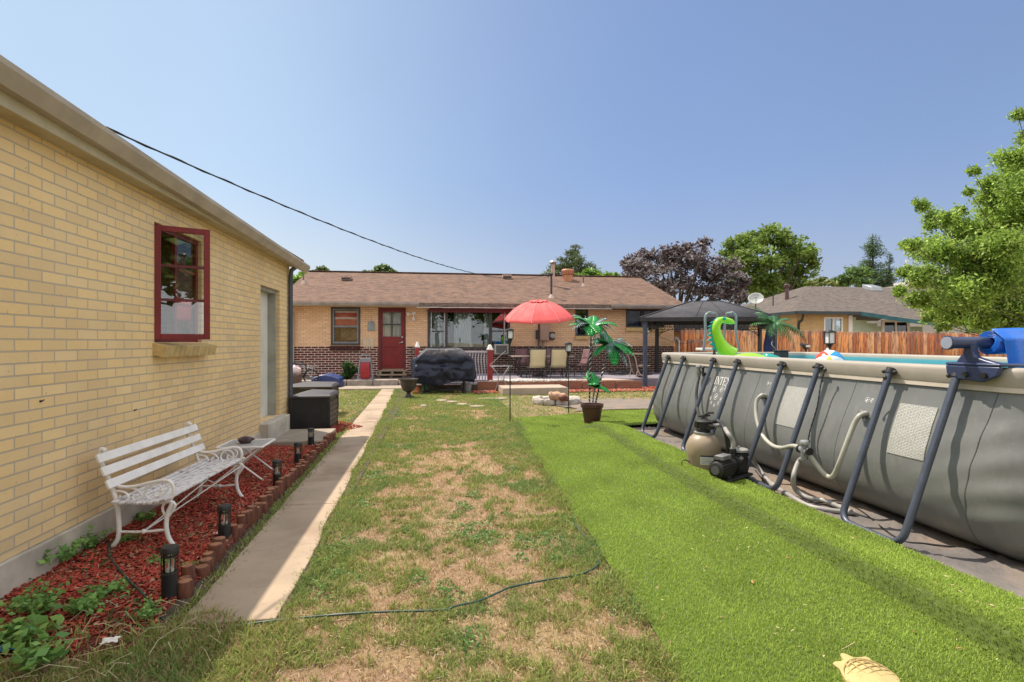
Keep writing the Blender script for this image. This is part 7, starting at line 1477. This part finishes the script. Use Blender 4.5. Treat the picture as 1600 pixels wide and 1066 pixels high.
for i, (px, py, w_, lab) in enumerate([(690, 625, .3, 'flat pale paver in the grass before the covered grill, leftmost of a row'), (706, 627, .3, 'flat pale paver second from left before the grill'), (722, 631, .28, 'flat pale paver near the right end of the covered grill'), (745, 634, .35, 'flat pale paver on the grass left of the first lantern pole'), (760, 622, .5, 'long pale flagstone in the grass below the porch railing'), (782, 622, .4, 'pale flagstone in the grass just left of the concrete step'), (662, 633, .16, 'small pale stone in the grass right of the black urn')]):
    c = G(px, py, .03); mb = MB(); mb.prism([c+Vector((w_*.5*math.cos(a)*random.uniform(.85, 1.1), .16*math.sin(a)*random.uniform(.85, 1.1), 0)) for a in np.linspace(0, 6.283, 9)[:-1]], (0, 0, -.04)); tag(mb.build('paver', m_slab, None, bevel=.008), lab, 'paver')

# ================================================================ GAZEBO
m_gz = M('gazebo_roof_metal', (.060, .060, .070), (.050, .050, .060), 2, .85, .1, 30); m_gzf = M('gazebo_post_blue', (.045, .06, .105), (.035, .045, .08), 6, .45); m_gzd = M('gazebo_dark', (.018, .018, .022), (.03, .03, .035), 8, .5)
gz = empty('gazebo', D(1107, 600, 19.3), 'grey hip roofed metal gazebo with dark lattice brackets behind the pool', 'gazebo'); gz.location.z = 0
A = D(1008, 535, 17.5); B = D(1210, 535, 17.1); C_ = D(1187, 535, 20.8); E_ = D(1026.5, 535, 21.1); ze = 2.30
cen = (A+B+C_+E_)/4; cen.z = 0
def flat(p, z): return Vector((p.x, p.y, z))
ev = [cen+(flat(p, 0)-cen)*1.07 for p in (A, B, C_, E_)]
evz = [flat(p, ze) for p in ev]; ml = (evz[0]+evz[3])/2; mr = (evz[1]+evz[2])/2; dz_ = 535-471
r0 = ml.lerp(mr, .36); r1 = ml.lerp(mr, .60); zrg = HC+dz_*19.2/F; r0.z = r1.z = zrg
mb = MB(); mb.add(evz+[r0, r1], [(0, 1, 5, 4), (1, 2, 5), (2, 3, 4, 5), (3, 0, 4)]); o = mb.build('roof', m_gz, gz, sharp=1); s_ = o.modifiers.new('t', 'SOLIDIFY'); s_.thickness = .02
mb = MB()
for t in (.40, .64): p = evz[0].lerp(evz[1], t); q = r0.lerp(r1, t); q = evz[0].lerp(evz[1], t).lerp(q, .985); mb.beam(p+Vector((0, 0, .014)), q+Vector((0, 0, .014)), .012, .010)
for p, q in ((evz[0], r0), (evz[1], r1), (evz[2], r1), (evz[3], r0), (r0, r1)): mb.beam(p+Vector((0, 0, .016)), q+Vector((0, 0, .016)), .05, .02)
mb.build('roof_seam', M('gazebo_seam', (.05, .05, .058), None, 5, .8), gz)
mb = MB()
for i in range(4): mb.beam(evz[i]-Vector((0, 0, .055)), evz[(i+1) % 4]-Vector((0, 0, .055)), .03, .13)
mb.build('eave_beam', m_gzd, gz)
ps = [flat(p, 0) for p in (A, B, C_, E_)]
for i, p in enumerate(ps): mb = MB(); mb.cbox(p+Vector((0, 0, ze/2-.02)), (.12, .12, ze-.05)); mb.cbox(p+Vector((0, 0, .03)), (.2, .2, .05)); mb.build('post', m_gzf if i < 2 else m_gzd, gz, bevel=.008)  # rear posts take the darker material, their shade put into the colour
for i in range(4):
    p, q = ps[i], ps[(i+1) % 4]; mb = MB(); n = 26; zt = ze-.12; zl = ze-.30; mb.beam(flat(p, zl), flat(q, zl), .02, .02)
    for k in range(n): a = p.lerp(q, k/n); b = p.lerp(q, (k+1)/n); mid_ = (a+b)/2; mb.tube(smooth([flat(a, zl), flat(mid_, zt), flat(b, zl)], 3), .008, 4); mb.tube([flat(mid_, (zl+zt)/2)+Vector((0, 0, .03*math.sin(t))) + (b-a).normalized()*.03*math.cos(t) for t in np.linspace(0, 6.28, 7)[:-1]], .006, 4, closed=True)
    mb.build('lattice', m_gzd, gz)
    for e, f in ((p, q), (q, p)):
        d = (f-e).normalized(); mb = MB(); mb.tube(smooth([flat(e, 1.62), flat(e+d*.10, 1.80), flat(e+d*.30, 1.93), flat(e+d*.62, 2.02)], 6), .016, 6); mb.tube(smooth([flat(e, 1.85), flat(e+d*.16, 1.90), flat(e+d*.24, 2.04)], 5), .012, 6); mb.build('bracket', m_gzd, gz)
mb = MB(); mb.tube(smooth([flat(E_, 1.75), flat(E_.lerp(C_, .25), 1.45), flat(E_.lerp(C_, .5), 1.72)], 6), .006, 4); tag(mb.build('string_cord', m_blk), 'thin black cord drooping between the rear gazebo posts', 'cord')
c = D(1015.5, 519, 18.4); lt = empty('hanging_lantern', c, 'small pale yellow lantern hanging from the gazebo bracket at its left front post', 'lantern'); mb = MB(); mb.lathe(tuple(c+Vector((0, 0, -.12))), [(.05, 0), (.06, .03), (.075, .16), (.05, .2)], 12); mb.build('body', M('lantern_glass', (.62, .58, .38), None, 4, .4), lt); mb = MB(); mb.lathe(tuple(c+Vector((0, 0, .08))), [(.08, 0), (.03, .07), (.01, .08), (.01, .3)], 12); mb.build('cap', m_dmet, lt)
# folded blue parasol/drape at the right front post, dark seat behind the left one
c = flat(B, 0)+Vector((.02, .35, 0)); mb = MB(); mb.lathe(tuple(c), [(.03, .6), (.10, .65), (.16, 1.0), (.13, 1.5), (.06, 1.95), (.01, 2.0)], 16); mb.tube([c, c+Vector((0, 0, .62))], .02, 8); tag(mb.build('folded_drape', M('blue_drape', (.02, .04, .14), (.015, .03, .1), 5, .8)), 'dark blue folded cloth beside the right front gazebo post', 'folded umbrella')
# red mulch at the gazebo foot
n = 700; c = D(1000, 604, 17.6); X = rng.normal(c.x, .8, n); Y = rng.normal(c.y-.1, .4, n); chips('wood_chips', X, Y, lambda a, b: .02+0*a, .10, .035, (.50, .12, .07), (.35, .08, .05), 'orange red wood chips round the foot of the blue gazebo post', 'mulch')

# ================================================================ FENCES
def picket_fence(name, p, q, z0, z1, pw, lab, drop=0, seed=1, rails=True):
    r = empty(name, ((p[0]+q[0])/2, (p[1]+q[1])/2, 0), lab, 'fence'); rg = random.Random(seed); p = Vector((p[0], p[1], 0)); q = Vector((q[0], q[1], 0)); L = (q-p).length; n = int(L/pw); d = (q-p).normalized(); nrm = Vector((d.y, -d.x, 0)); V = []; C = []
    for i in range(n):
        a = p+d*(i*pw+.006+rg.uniform(0, .008)); b = p+d*((i+1)*pw-.006); t = i/n; zt = z1+drop*t+rg.uniform(-.025, .03)+.02*math.sin(i*.23); off = nrm*rg.uniform(0, .018); th = nrm*.018; ck = .035; lean = d*rg.uniform(-.012, .012)
        front = [flat(a+off, z0), flat(b+off, z0), flat(b+off+lean, zt-ck), flat(b+off-d*ck*.8+lean, zt), flat(a+off+d*ck*.8+lean, zt), flat(a+off+lean, zt-ck)]; V += front+[v-th for v in front]
        c = rg.choice([(.80, .33, .12), (.66, .23, .08), (.84, .40, .17), (.54, .17, .065), (.78, .42, .23), (.42, .15, .08)]); s = rg.uniform(.8, 1.1); C.append([x*s for x in c])
    m, t, b_ = nodes(name+'_wood'); at = t.nodes.new('ShaderNodeAttribute'); at.attribute_name = 'Col'; v = coords(t, True)
    f = noi(t, v, 6, 5, .7, stretch=(2.2, 2.2, .35)); f2 = noi(t, v, 2, 3, .6, stretch=(3, 3, .5)); sp = t.nodes.new('ShaderNodeSeparateXYZ'); lk(t, v, sp.inputs[0])
    topd = ramp(t, math_(t, 'ADD', sp.outputs[2], math_(t, 'MULTIPLY', f, .35)), z1-.02+min(drop, 0)*.5, z1+.18)
    col = mixc(t, math_(t, 'MULTIPLY', ramp(t, f, .47, .64), .85), at.outputs['Color'], (.13, .05, .035)); col = mixc(t, math_(t, 'MULTIPLY', ramp(t, f2, .55, .7), .5), col, (.50, .28, .15)); col = mixc(t, math_(t, 'MULTIPLY', topd, .75), col, (.17, .14, .13))
    lk(t, col, b_.inputs['Base Color']); b_.inputs['Roughness'].default_value = .85; bump(t, b_, f, .4, .02)
    o = np_mesh('picket_panel', np.array([tuple(v_) for v_ in V])-np.array(tuple(r.location)), 12, [(0, 1, 2, 5), (2, 3, 4, 5), (7, 6, 11, 8), (8, 11, 10, 9), (0, 6, 7, 1), (1, 7, 8, 2), (2, 8, 9, 3), (3, 9, 10, 4), (4, 10, 11, 5), (5, 11, 6, 0)], m, np.array(C)); o.parent = r
    for z in (z0+.3, z1-.3): mb = MB(); mb.beam(flat(p-nrm*.05, z), flat(q-nrm*.05, z+drop), .04, .09); mb.build('rail', m_wood, r)
    return r
yf = 22.0
picket_fence('wooden_fence', (X_at(1062, yf), yf), (27.5, yf), 0, 2.06, .185, 'tall red-brown stained picket fence across the back behind the pool', -.14, 3)
xl_ = X_at(1052, 21.4); picket_fence('wooden_fence', (xW1+.05, 21.5), (xW1+2.2, 21.5), 0, 1.58, .17, 'lower dark red picket gate section between the house corner and the gazebo', 0, 5)
# pipe/meter at house corner
c = Vector((xW1+.28, 21.0, 0)); mb = MB(); mb.tube([c, c+Vector((0, 0, 1.55)), c+Vector((-.1, 0, 1.66)), c+Vector((-.16, 0, 1.6))], .07, 10); tag(mb.build('vent_pipe', m_gmet), 'short grey pipe with a bent top at the house corner behind the pool', 'pipe')

# ================================================================ NEIGHBOURING BUILDINGS
nb = empty('neighbour_house', (25, 30, 0), 'tan brick neighbouring house with a grey hip roof beyond the red-brown fence', 'house')
NX0, NY0, NY1 = 20.0, 27.5, 39.4; nz = 3.26; ry = (NY0+NY1)/2; rzN = 5.34; rx0 = 25.0; NX1 = 36
def nplane(px, py):
    k = (rzN-nz)/(ry-NY0); d = ray(px, py); t = (nz-k*NY0-HC)/(d.z-k*d.y); return O+d*t
Kr = Vector((X_at(1345, NY0), NY0, nz)); Kd = nplane(1420, 498); Ke = nplane(1475, 504)
mb = MB(); vs = [(NX0, NY0, nz), tuple(Kr), tuple(Kd), tuple(Ke), (NX1, Ke.y, Ke.z), (NX1, ry, rzN), (rx0, ry, rzN), (NX0, NY1, nz), (NX1, NY1, nz)]
mb.add(vs, [(0, 1, 5, 6), (1, 2, 3, 4, 5), (0, 6, 7), (7, 6, 5, 8)]); o = mb.build('roof', m_shing2, nb, sharp=10, fix=False)
mb = MB(); mb.beam((NX0, NY0, nz-.09), (Kr.x, NY0, nz-.09), .08, .17); mb.beam((NX0, NY0, nz-.09), (NX0, NY1, nz-.09), .08, .17); mb.build('gutter', M('dark_teal_gutter', (.02, .035, .045), (.03, .04, .045), 5, .5), nb)
mb = MB(); mb.beam(Kr-Vector((0, 0, .12)), Kd-Vector((0, 0, .12)), .06, .22); mb.beam(Kd-Vector((0, 0, .12)), Ke-Vector((0, 0, .12)), .06, .22); mb.build('teal_fascia', M('teal_paint', (.03, .13, .15), (.02, .10, .12), 4, .5), nb)
YN = 28.1; xa_, xb_ = X_at(1325, YN), X_at(1331, YN)
m_nb = brick_mat('neighbour_brick', 'x', (.62, .43, .20), (.54, .37, .17), (.36, .27, .18))
wx0, wx1 = X_at(1287, YN), X_at(1316.5, YN); wz0_, wz1_ = .9, Z_at(495.5, 1300, YN)
mb = MB(); wall_holes(mb, 'x', YN, NX0+.5, xa_, 0, nz-.1, [(wx0, wx1, wz0_, wz1_)], .12); mb.add([(NX0+.5, YN, 0), (NX0+.5, NY1-.5, 0), (NX0+.5, NY1-.5, nz-.1), (NX0+.5, YN, nz-.1)], [(0, 1, 2, 3)]); mb.build('wall', m_nb, nb, fix=False)
mb = MB(); xm_ = (wx0+wx1)/2; f_ = .09
for q in ((wx0, wx0+f_, wz0_, wz1_), (wx1-f_, wx1, wz0_, wz1_), (xm_-.05, xm_+.05, wz0_, wz1_-f_), (wx0+f_, wx1-f_, wz1_-f_, wz1_)): mb.box(q[0], q[1], YN-.03, YN+.06, q[2], q[3])
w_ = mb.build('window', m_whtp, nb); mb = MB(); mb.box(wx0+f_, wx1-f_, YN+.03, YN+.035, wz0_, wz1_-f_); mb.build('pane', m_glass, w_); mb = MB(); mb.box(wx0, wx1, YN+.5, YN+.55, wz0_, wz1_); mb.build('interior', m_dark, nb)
mb = MB(); mb.box(xa_, xb_, YN-.06, YN+.05, 0, nz-.2); mb.build('corner_trim', m_whtp, nb)
# pale lap siding wall on the right part
sx0, sx1 = xb_, X_at(1470, 26.9); mb = MB(); k = 0; z = .8
def ztop(x): t = min(1, max(0, (x-Kr.x)/(Kd.x-Kr.x))); return nz-.25+(Kd.z-nz)*t
while z < nz-.3:
    z2 = z+.18; xe = sx1
    for j in range(20):
        if ztop(sx0+(sx1-sx0)*(j+1)/20) < z2-.02: xe = sx0+(sx1-sx0)*j/20; break
    if xe > sx0+.1: mb.prism([(sx0, YN-.02, z), (sx0, YN-.05, z), (sx0, YN-.03, z2), (sx0, YN, z2)], (xe-sx0, 0, 0))
    z = z2+.002
mb.build('siding', M('pale_green_siding', (.42, .48, .34), (.38, .43, .31), 2, .6), nb)
sx2 = X_at(1376, YN); sx3 = X_at(1419, YN); zt = Z_at(500.5, 1397, YN); mb = MB()
for q in ((sx2, sx2+.16, 1.4, zt), (sx3-.16, sx3, 1.4, zt), (sx2+.16, sx3-.16, zt-.12, zt), ((sx2+sx3)/2-.05, (sx2+sx3)/2+.05, 1.4, zt-.12)): mb.box(q[0], q[1], YN-.12, YN-.02, q[2], q[3])
w_ = mb.build('window', m_whtp, nb); mb = MB(); mb.box(sx2+.16, sx3-.16, YN-.065, YN-.06, 1.4, zt-.12); mb.build('pane', m_glass, w_); mb = MB(); mb.box(sx2+.16, sx3-.16, YN-.056, YN-.052, 1.4, zt-.12); mb.build('blind', m_dark, w_)  # dark sheet right behind the pane, in the same colour as the room backings
mb = MB(); p = D(1250, 491, 28.9); mb.tube(smooth([Vector((X_at(1256, NY0+.0), NY0+.05, nz-.15)), Vector((X_at(1250, YN-.1), YN-.25, nz-.5)), Vector((X_at(1248, YN-.1), YN-.1, nz-.8)), Vector((X_at(1248, YN-.1), YN-.1, .5))], 5), .07, 8); mb.build('downspout', m_dmet, nb)
for px, py, h_, r_, mt in ((1229.5, 468, .75, .12, m_terra), (1208, 478, .75, .035, m_dmet)):
    k = (rzN-nz)/(rx0-NX0); 
    d = ray(px, py); t = (nz-k*NX0-HC)/(d.z-k*d.x); q = O+d*t; mb = MB(); mb.tube([q-Vector((0, 0, .1)), q+Vector((0, 0, h_))], r_, 12); 
    if r_ > .1: mb.lathe((q.x, q.y, q.z+h_), [(.16, 0), (.19, .05), (.19, .2), (.14, .24), (.001, .25)], 14)
    mb.build('flue' if r_ > .1 else 'vent_pipe', M('flue_brown', (.12, .06, .06)) if r_ > .1 else mt, nb)
q = nplane(1365, 453); mb = MB(); mb.prism([q+Vector((-.45, -.3, -.1)), q+Vector((-.40, -.25, .18)), q+Vector((.40, -.25, .18)), q+Vector((.45, -.3, -.1))], (0, .8, .25)); mb.build('roof_vent', m_gmet, nb, bevel=.02)
# satellite dish
q = D(1181, 468, 31); sd = empty('satellite_dish', q, 'pale grey satellite dish on the neighbour roof above the gazebo', 'satellite dish'); dr_ = 11*31/F; dirv = Vector((-.45, -.75, .5)).normalized(); Md = Matrix.Translation(q) @ dirv.to_track_quat('Z', 'Y').to_matrix().to_4x4()
mb = MB(); mb.grid(lambda u, v: Md @ Vector((dr_*1.05*v*math.cos(u*6.283), dr_*.95*v*math.sin(u*6.283), .12*v*v)), 28, 6); o = mb.build('dish', M('dish_grey', (.42, .44, .42), (.36, .38, .36), 3, .4), sd, fix=False, sharp=180); o.modifiers.new('t', 'SOLIDIFY').thickness = .015
mb = MB(); mb.tube([q-dirv*.05, q+Vector((.05, .1, -.45)), q+Vector((.05, .1, -.6))], .03, 8); mb.tube([Md @ Vector((0, -dr_*.8, .1)), Md @ Vector((0, -dr_*.3, .42))], .014, 6); mb.build('arm', m_dmet, sd); mb = MB(); mb.tube([Md @ Vector((-.09, -dr_*.3, .44)), Md @ Vector((.09, -dr_*.3, .44))], .035, 8); mb.build('receiver', m_gmet, sd)
# tan shed seen through the gazebo
sh_ = empty('shed', (X_at(1100, 26), 26, 0), 'low tan shed with a dark eave seen through the gazebo behind the fence', 'shed'); x0, x1 = X_at(1040, 26), X_at(1150, 26); zt = Z_at(510, 1100, 26); mb = MB(); mb.box(x0, x1, 26, 28.5, 0, zt); mb.build('wall', M('tan_siding', (.40, .25, .12), (.33, .20, .10), 2, .8), sh_); mb = MB(); mb.box(x0-.3, x1+.3, 25.3, 28.8, zt-.28, zt+.05); mb.build('roof', m_gzd, sh_, bevel=.02)
# far grey apartment deck behind the big tree
fb = empty('apartment_building', D(1430, 520, 52), 'beige upper storey with a railed balcony peeking out left of the big green tree', 'building'); c = D(1412, 440, 52); mb = MB(); ax_ = Vector((1, 0, 0)); y0 = c.y; x0 = c.x-1.1
mb.box(x0+1.4, x0+8, y0, y0+7, 0, c.z-.3); mb.build('wall', M('beige_stucco', (.42, .38, .34), (.36, .33, .3), 1.5, .8), fb)
mb = MB(); mb.box(x0, x0+8, y0-1.4, y0, c.z-.45, c.z-.2); mb.build('balcony_slab', m_whtw, fb)
mb = MB()
for k in range(22): mb.box(x0+.02+k*.28, x0+.10+k*.28, y0-1.38, y0-1.32, c.z-.2, c.z+.9)
mb.box(x0, x0+8, y0-1.4, y0-1.3, c.z+.9, c.z+1.0); mb.box(x0, x0+.12, y0-1.4, y0-1.3, c.z-2.8, c.z+1.9); mb.box(x0+3.2, x0+3.35, y0-1.4, y0-1.3, c.z-2.8, c.z+1.0); mb.build('railing', m_whtw, fb)

# ================================================================ TREES
m_bark = M('bark', (.11, .085, .065), (.06, .048, .04), 8, .95, .8, 20, stretch=(3, 3, .6))
def tree(name, clumps, base, leafsz, n, cols, lab, group=None, trunk_r=.2, droop=.1, aspect=.5, spread=.24, subs=14, limbs=True, cat='tree', shell=.45, flatk=.75):
    """clumps: (centre, radius). Trunk and limbs reach into the clumps; leaf clusters fill each one unevenly"""
    r = empty(name, base, lab, cat, group); P = []; tot = sum(c[1]**2 for c in clumps); tone = []
    mb = MB(); b = Vector(base); cm_ = sum((Vector(c[0]) for c in clumps), Vector())/len(clumps); fork = Vector((b.x, b.y, b.z+(cm_.z-b.z)*.45)); mb.tube([b-Vector((0, 0, .1)), b.lerp(fork, .5)+Vector((.06, .03, 0)), fork], [trunk_r*1.25, trunk_r, trunk_r*.8], 10)
    for c, rad in clumps:
        c = Vector(c); m_ = max(20, int(n*rad*rad/tot)); k = max(4, int(subs*random.uniform(.7, 1.2)))
        if limbs: mb.tube(smooth([fork, fork.lerp(c, .5)+Vector((0, 0, -.12*(c-fork).length*.5)), c, c+(c-fork).normalized()*rad*.5], 4), list(np.linspace(trunk_r*.42, trunk_r*.05, 13)), 6)
        for j in range(k):
            d = rng.normal(size=3); d /= np.linalg.norm(d); rr_ = rad*rng.uniform(shell, 1.0); s = np.array(tuple(c))+d*rr_*np.array([1, 1, flatk]); q = rng.normal(size=(m_//k+1, 3))*rad*spread*np.array([1, 1, .62+.3*(droop > .3)])+s; P.append(q); tone.append(np.full(len(q), rng.uniform(-.22, .22)))
            if limbs and random.random() < .5: mb.tube([tuple(c), tuple(Vector(s)*.5+c*.5+Vector((0, 0, .03))), tuple(s)], [trunk_r*.06, trunk_r*.045, trunk_r*.02], 4)
    P = np.concatenate(P); tone = np.concatenate(tone)[:, None]; t = rng.uniform(0, 1, (len(P), 1)); col = (np.array(cols[0])*(1-t)+np.array(cols[1])*t)*(1+tone)
    if len(cols) > 2: s_ = rng.uniform(0, 1, len(P)) < cols[3]; col[s_] = np.array(cols[2])*rng.uniform(.8, 1.1, (s_.sum(), 1))
    mb.build('trunk', m_bark, r, sharp=70); leaves('crown', P, leafsz*rng.uniform(.6, 1.3, len(P)), col, m_leaf, r, aspect, droop); return r
def cl(lst, zc, zs=.0): return [(D(a, b, zc*(1+zs*random.uniform(-1, 1))), rpx*zc/F) for a, b, rpx in lst]
def gb(px, zc): q = D(px, 535, zc); return (q.x, q.y, 0)
# purple plum pair
tree('purple_tree', cl([(1000, 425, 26), (1030, 410, 28), (1065, 402, 28), (1095, 405, 26), (1120, 425, 24), (990, 445, 22), (1040, 440, 36), (1085, 440, 36), (1125, 455, 24), (1010, 400, 18), (1075, 390, 16), (1045, 395, 18), (1150, 440, 24), (1135, 415, 20), (985, 410, 16), (1160, 462, 20), (1100, 380, 12)], 44, .05), gb(1060, 44), .34, 15000, [(.16, .115, .115), (.07, .048, .052), (.32, .30, .30), .35], 'dark purple leaved tree behind the right end of the house', trunk_r=.3, subs=24, spread=.17, aspect=.42, shell=.3)
tree('green_tree', cl([(1148, 385, 24), (1175, 375, 22), (1210, 372, 26), (1235, 385, 24), (1255, 395, 20), (1150, 415, 24), (1185, 410, 30), (1225, 415, 32), (1257, 425, 20), (1190, 445, 34), (1235, 445, 26), (1165, 450, 26), (1200, 362, 12), (1268, 408, 10)], 50, .05), gb(1195, 50), .40, 15000, [(.30, .40, .07), (.09, .16, .035), (.18, .27, .08), .2], 'full round green tree above the satellite dish, right of the purple tree', trunk_r=.32, subs=22, spread=.19)
tree('dark_pine', cl([(893, 396, 12), (900, 390, 9), (885, 410, 17), (905, 408, 17), (870, 418, 14), (918, 418, 14), (893, 428, 22), (860, 428, 12), (928, 428, 12), (875, 436, 16), (912, 436, 16)], 42, .04), gb(893, 42), .30, 6500, [(.15, .19, .08), (.06, .09, .035)], 'dark pine behind the house ridge beside the roof turbine vent', trunk_r=.25, aspect=.22, droop=-.5, spread=.22)
tree('green_bush_tree', cl([(905, 432, 12), (925, 432, 14), (945, 434, 11), (960, 432, 8)], 38, .03), gb(925, 38), .26, 2200, [(.25, .40, .07), (.10, .2, .04)], 'light green treetop just above the house ridge right of the dark pine', trunk_r=.15)
tree('green_tree', cl([(463, 437, 16), (450, 445, 14), (478, 433, 10)], 30, .03), gb(460, 30), .26, 2600, [(.30, .48, .07), (.13, .25, .04)], 'bright green tree showing between the garage eave and the house roof', trunk_r=.2)
tree('green_tree', cl([(505, 424, 9), (495, 428, 8), (515, 428, 7)], 45, .02), gb(505, 45), .3, 900, [(.22, .3, .09), (.1, .16, .05)], 'tiny treetop above the left part of the house ridge', trunk_r=.15)
tree('green_tree', cl([(597, 419, 9), (585, 425, 10), (608, 425, 9), (572, 428, 8), (620, 429, 6)], 45, .02), gb(597, 45), .3, 1600, [(.18, .27, .09), (.08, .14, .05)], 'small dark treetop above the house ridge over the red door', trunk_r=.15)
def conifer(px, zc, ytop, ybot, wpx, lab, cols, n, name='conifer'):
    q = D(px, 535, zc); zt = HC+(HZ-ytop)*zc/F; z0 = HC+(HZ-ybot)*zc/F-1; W = wpx*zc/F/2; r = empty(name, (q.x, q.y, 0), lab, 'tree'); mb = MB(); mb.tube([(q.x, q.y, -.1), (q.x, q.y, zt*.6), (q.x, q.y, zt)], [.3, .16, .02], 8); P = []
    k = 70
    for i in range(k):
        f = random.random()**.8; z = z0+(zt-z0)*(1-f); w_ = W*(f**.8)*random.uniform(.55, 1.15); a = random.uniform(0, 6.283); tip = np.array([q.x+w_*math.cos(a), q.y+w_*math.sin(a), z+.12*w_]); m_ = max(8, int(n/k*(.4+f))); t = rng.uniform(.1, 1, (m_, 1)); b0 = np.array([q.x, q.y, z-.1*w_]); P.append(b0+(tip-b0)*t+rng.normal(size=(m_, 3))*np.array([.13, .13, .10])*W*.9*(1.1-.5*t)); mb.tube([tuple(b0), tuple(tip)], [.05, .01], 4)
    P = np.concatenate(P); t = rng.uniform(0, 1, (len(P), 1)); mb.build('trunk', m_bark, r); leaves('crown', P, .34*rng.uniform(.6, 1.2, len(P)), np.array(cols[0])*(1-t)+np.array(cols[1])*t, m_leaf, r, .25, -.2)
conifer(1364, 62, 366, 452, 78, 'tall pointed conifer in the middle behind the grey neighbour roof', [(.15, .24, .09), (.05, .09, .035)], 8500)
conifer(1390, 60, 398, 452, 46, 'shorter dark conifer right of the tallest conifer', [(.10, .16, .07), (.04, .07, .03)], 2000)
tree('green_tree', cl([(1325, 435, 13), (1340, 428, 15), (1312, 440, 12), (1350, 442, 12)], 58, .03), gb(1330, 58), .4, 2600, [(.20, .30, .08), (.08, .15, .04)], 'round green tree left of the tall conifer behind the grey roof', trunk_r=.2)
tree('green_tree', cl([(1280, 441, 11), (1265, 444, 9), (1295, 443, 9)], 58, .03), gb(1280, 58), .4, 1500, [(.30, .34, .12), (.15, .2, .07)], 'low yellowish green treetops just above the start of the grey ridge', trunk_r=.2)
# big bright box elder behind the pool at the right edge
lst = [(1591, 180, 11), (1600, 215, 16), (1585, 245, 22), (1605, 260, 34), (1545, 285, 15), (1520, 268, 9), (1560, 300, 24), (1575, 330, 34), (1440, 320, 13), (1455, 345, 20), (1480, 340, 16), (1500, 360, 26), (1535, 365, 30), (1570, 385, 38), (1600, 340, 40), (1425, 382, 15), (1450, 390, 24), (1480, 400, 30), (1520, 410, 36), (1560, 430, 42), (1600, 420, 46), (1415, 425, 14), (1440, 435, 24), (1475, 445, 30), (1510, 455, 34), (1550, 470, 40), (1595, 480, 40), (1405, 455, 12), (1430, 468, 18), (1465, 485, 24), (1500, 492, 26), (1535, 500, 26), (1575, 505, 22), (1475, 512, 9), (1450, 498, 11), (1640, 300, 55), (1650, 420, 60), (1635, 490, 40), (1680, 360, 60), (1500, 330, 9), (1515, 300, 8)]
C_l = []
for a, b, rp_ in lst: zc = random.uniform(10.0, 12.2); C_l.append((D(a, b, zc), rp_*1.0*zc/F))
base = D(1690, 535, 11.4)
tree('box_elder_tree', C_l, (base.x, base.y, 0), .086, 120000, [(.40, .54, .11), (.22, .34, .06), (.14, .24, .045), .16], 'large bright yellow-green leafy tree at the right edge behind the pool', trunk_r=.032, droop=.45, aspect=.42, spread=.27, subs=16, shell=.15)
# sprigs at the outline
n = 42000; X = rng.uniform(-110, 130, n); Y = rng.uniform(66, 82, n); top_ = 3.6+1.5*vnoise(X, X*0, .09, 61)+.9*vnoise(X, Y, .35, 62); Zr = rng.uniform(0, 1, n)**.7*top_; t = rng.uniform(0, 1, (n, 1))
o = leaves('distant_trees', np.stack([X, Y, Zr], 1), rng.uniform(.6, 1.3, n), np.array([.16, .22, .08])*(1-t)+np.array([.07, .11, .04])*t, m_leaf, aspect=.7); tag(o, 'far line of low trees beyond the houses', 'woods', kind='stuff')
picket_fence('wooden_fence', (-16, 24.0), (xW0-.1, 24.0), 0, 1.8, .15, 'weathered picket fence running left from the house behind the garage', 0, 9)
# trees and fence on the camera's side, seen only mirrored in the windows
for i, (x, y, h_) in enumerate(((-6, -11, 8.5), (0, -13, 10.0), (6.5, -11, 9.0), (13, -12, 10.5))):
    tree('garden_tree', [((x, y, h_*.62), h_*.36), ((x-1.3, y+.5, h_*.5), h_*.25), ((x+1.3, y-.4, h_*.52), h_*.25)], (x, y, 0), .6, 3200, [(.16, .24, .06), (.06, .11, .03)], ['garden tree behind the viewpoint, leftmost', 'tallest garden tree behind the viewpoint on the axis of the path', 'garden tree behind the viewpoint on the turf side', 'garden tree behind the viewpoint on the pool side'][i], 'trees behind the viewpoint', limbs=False)
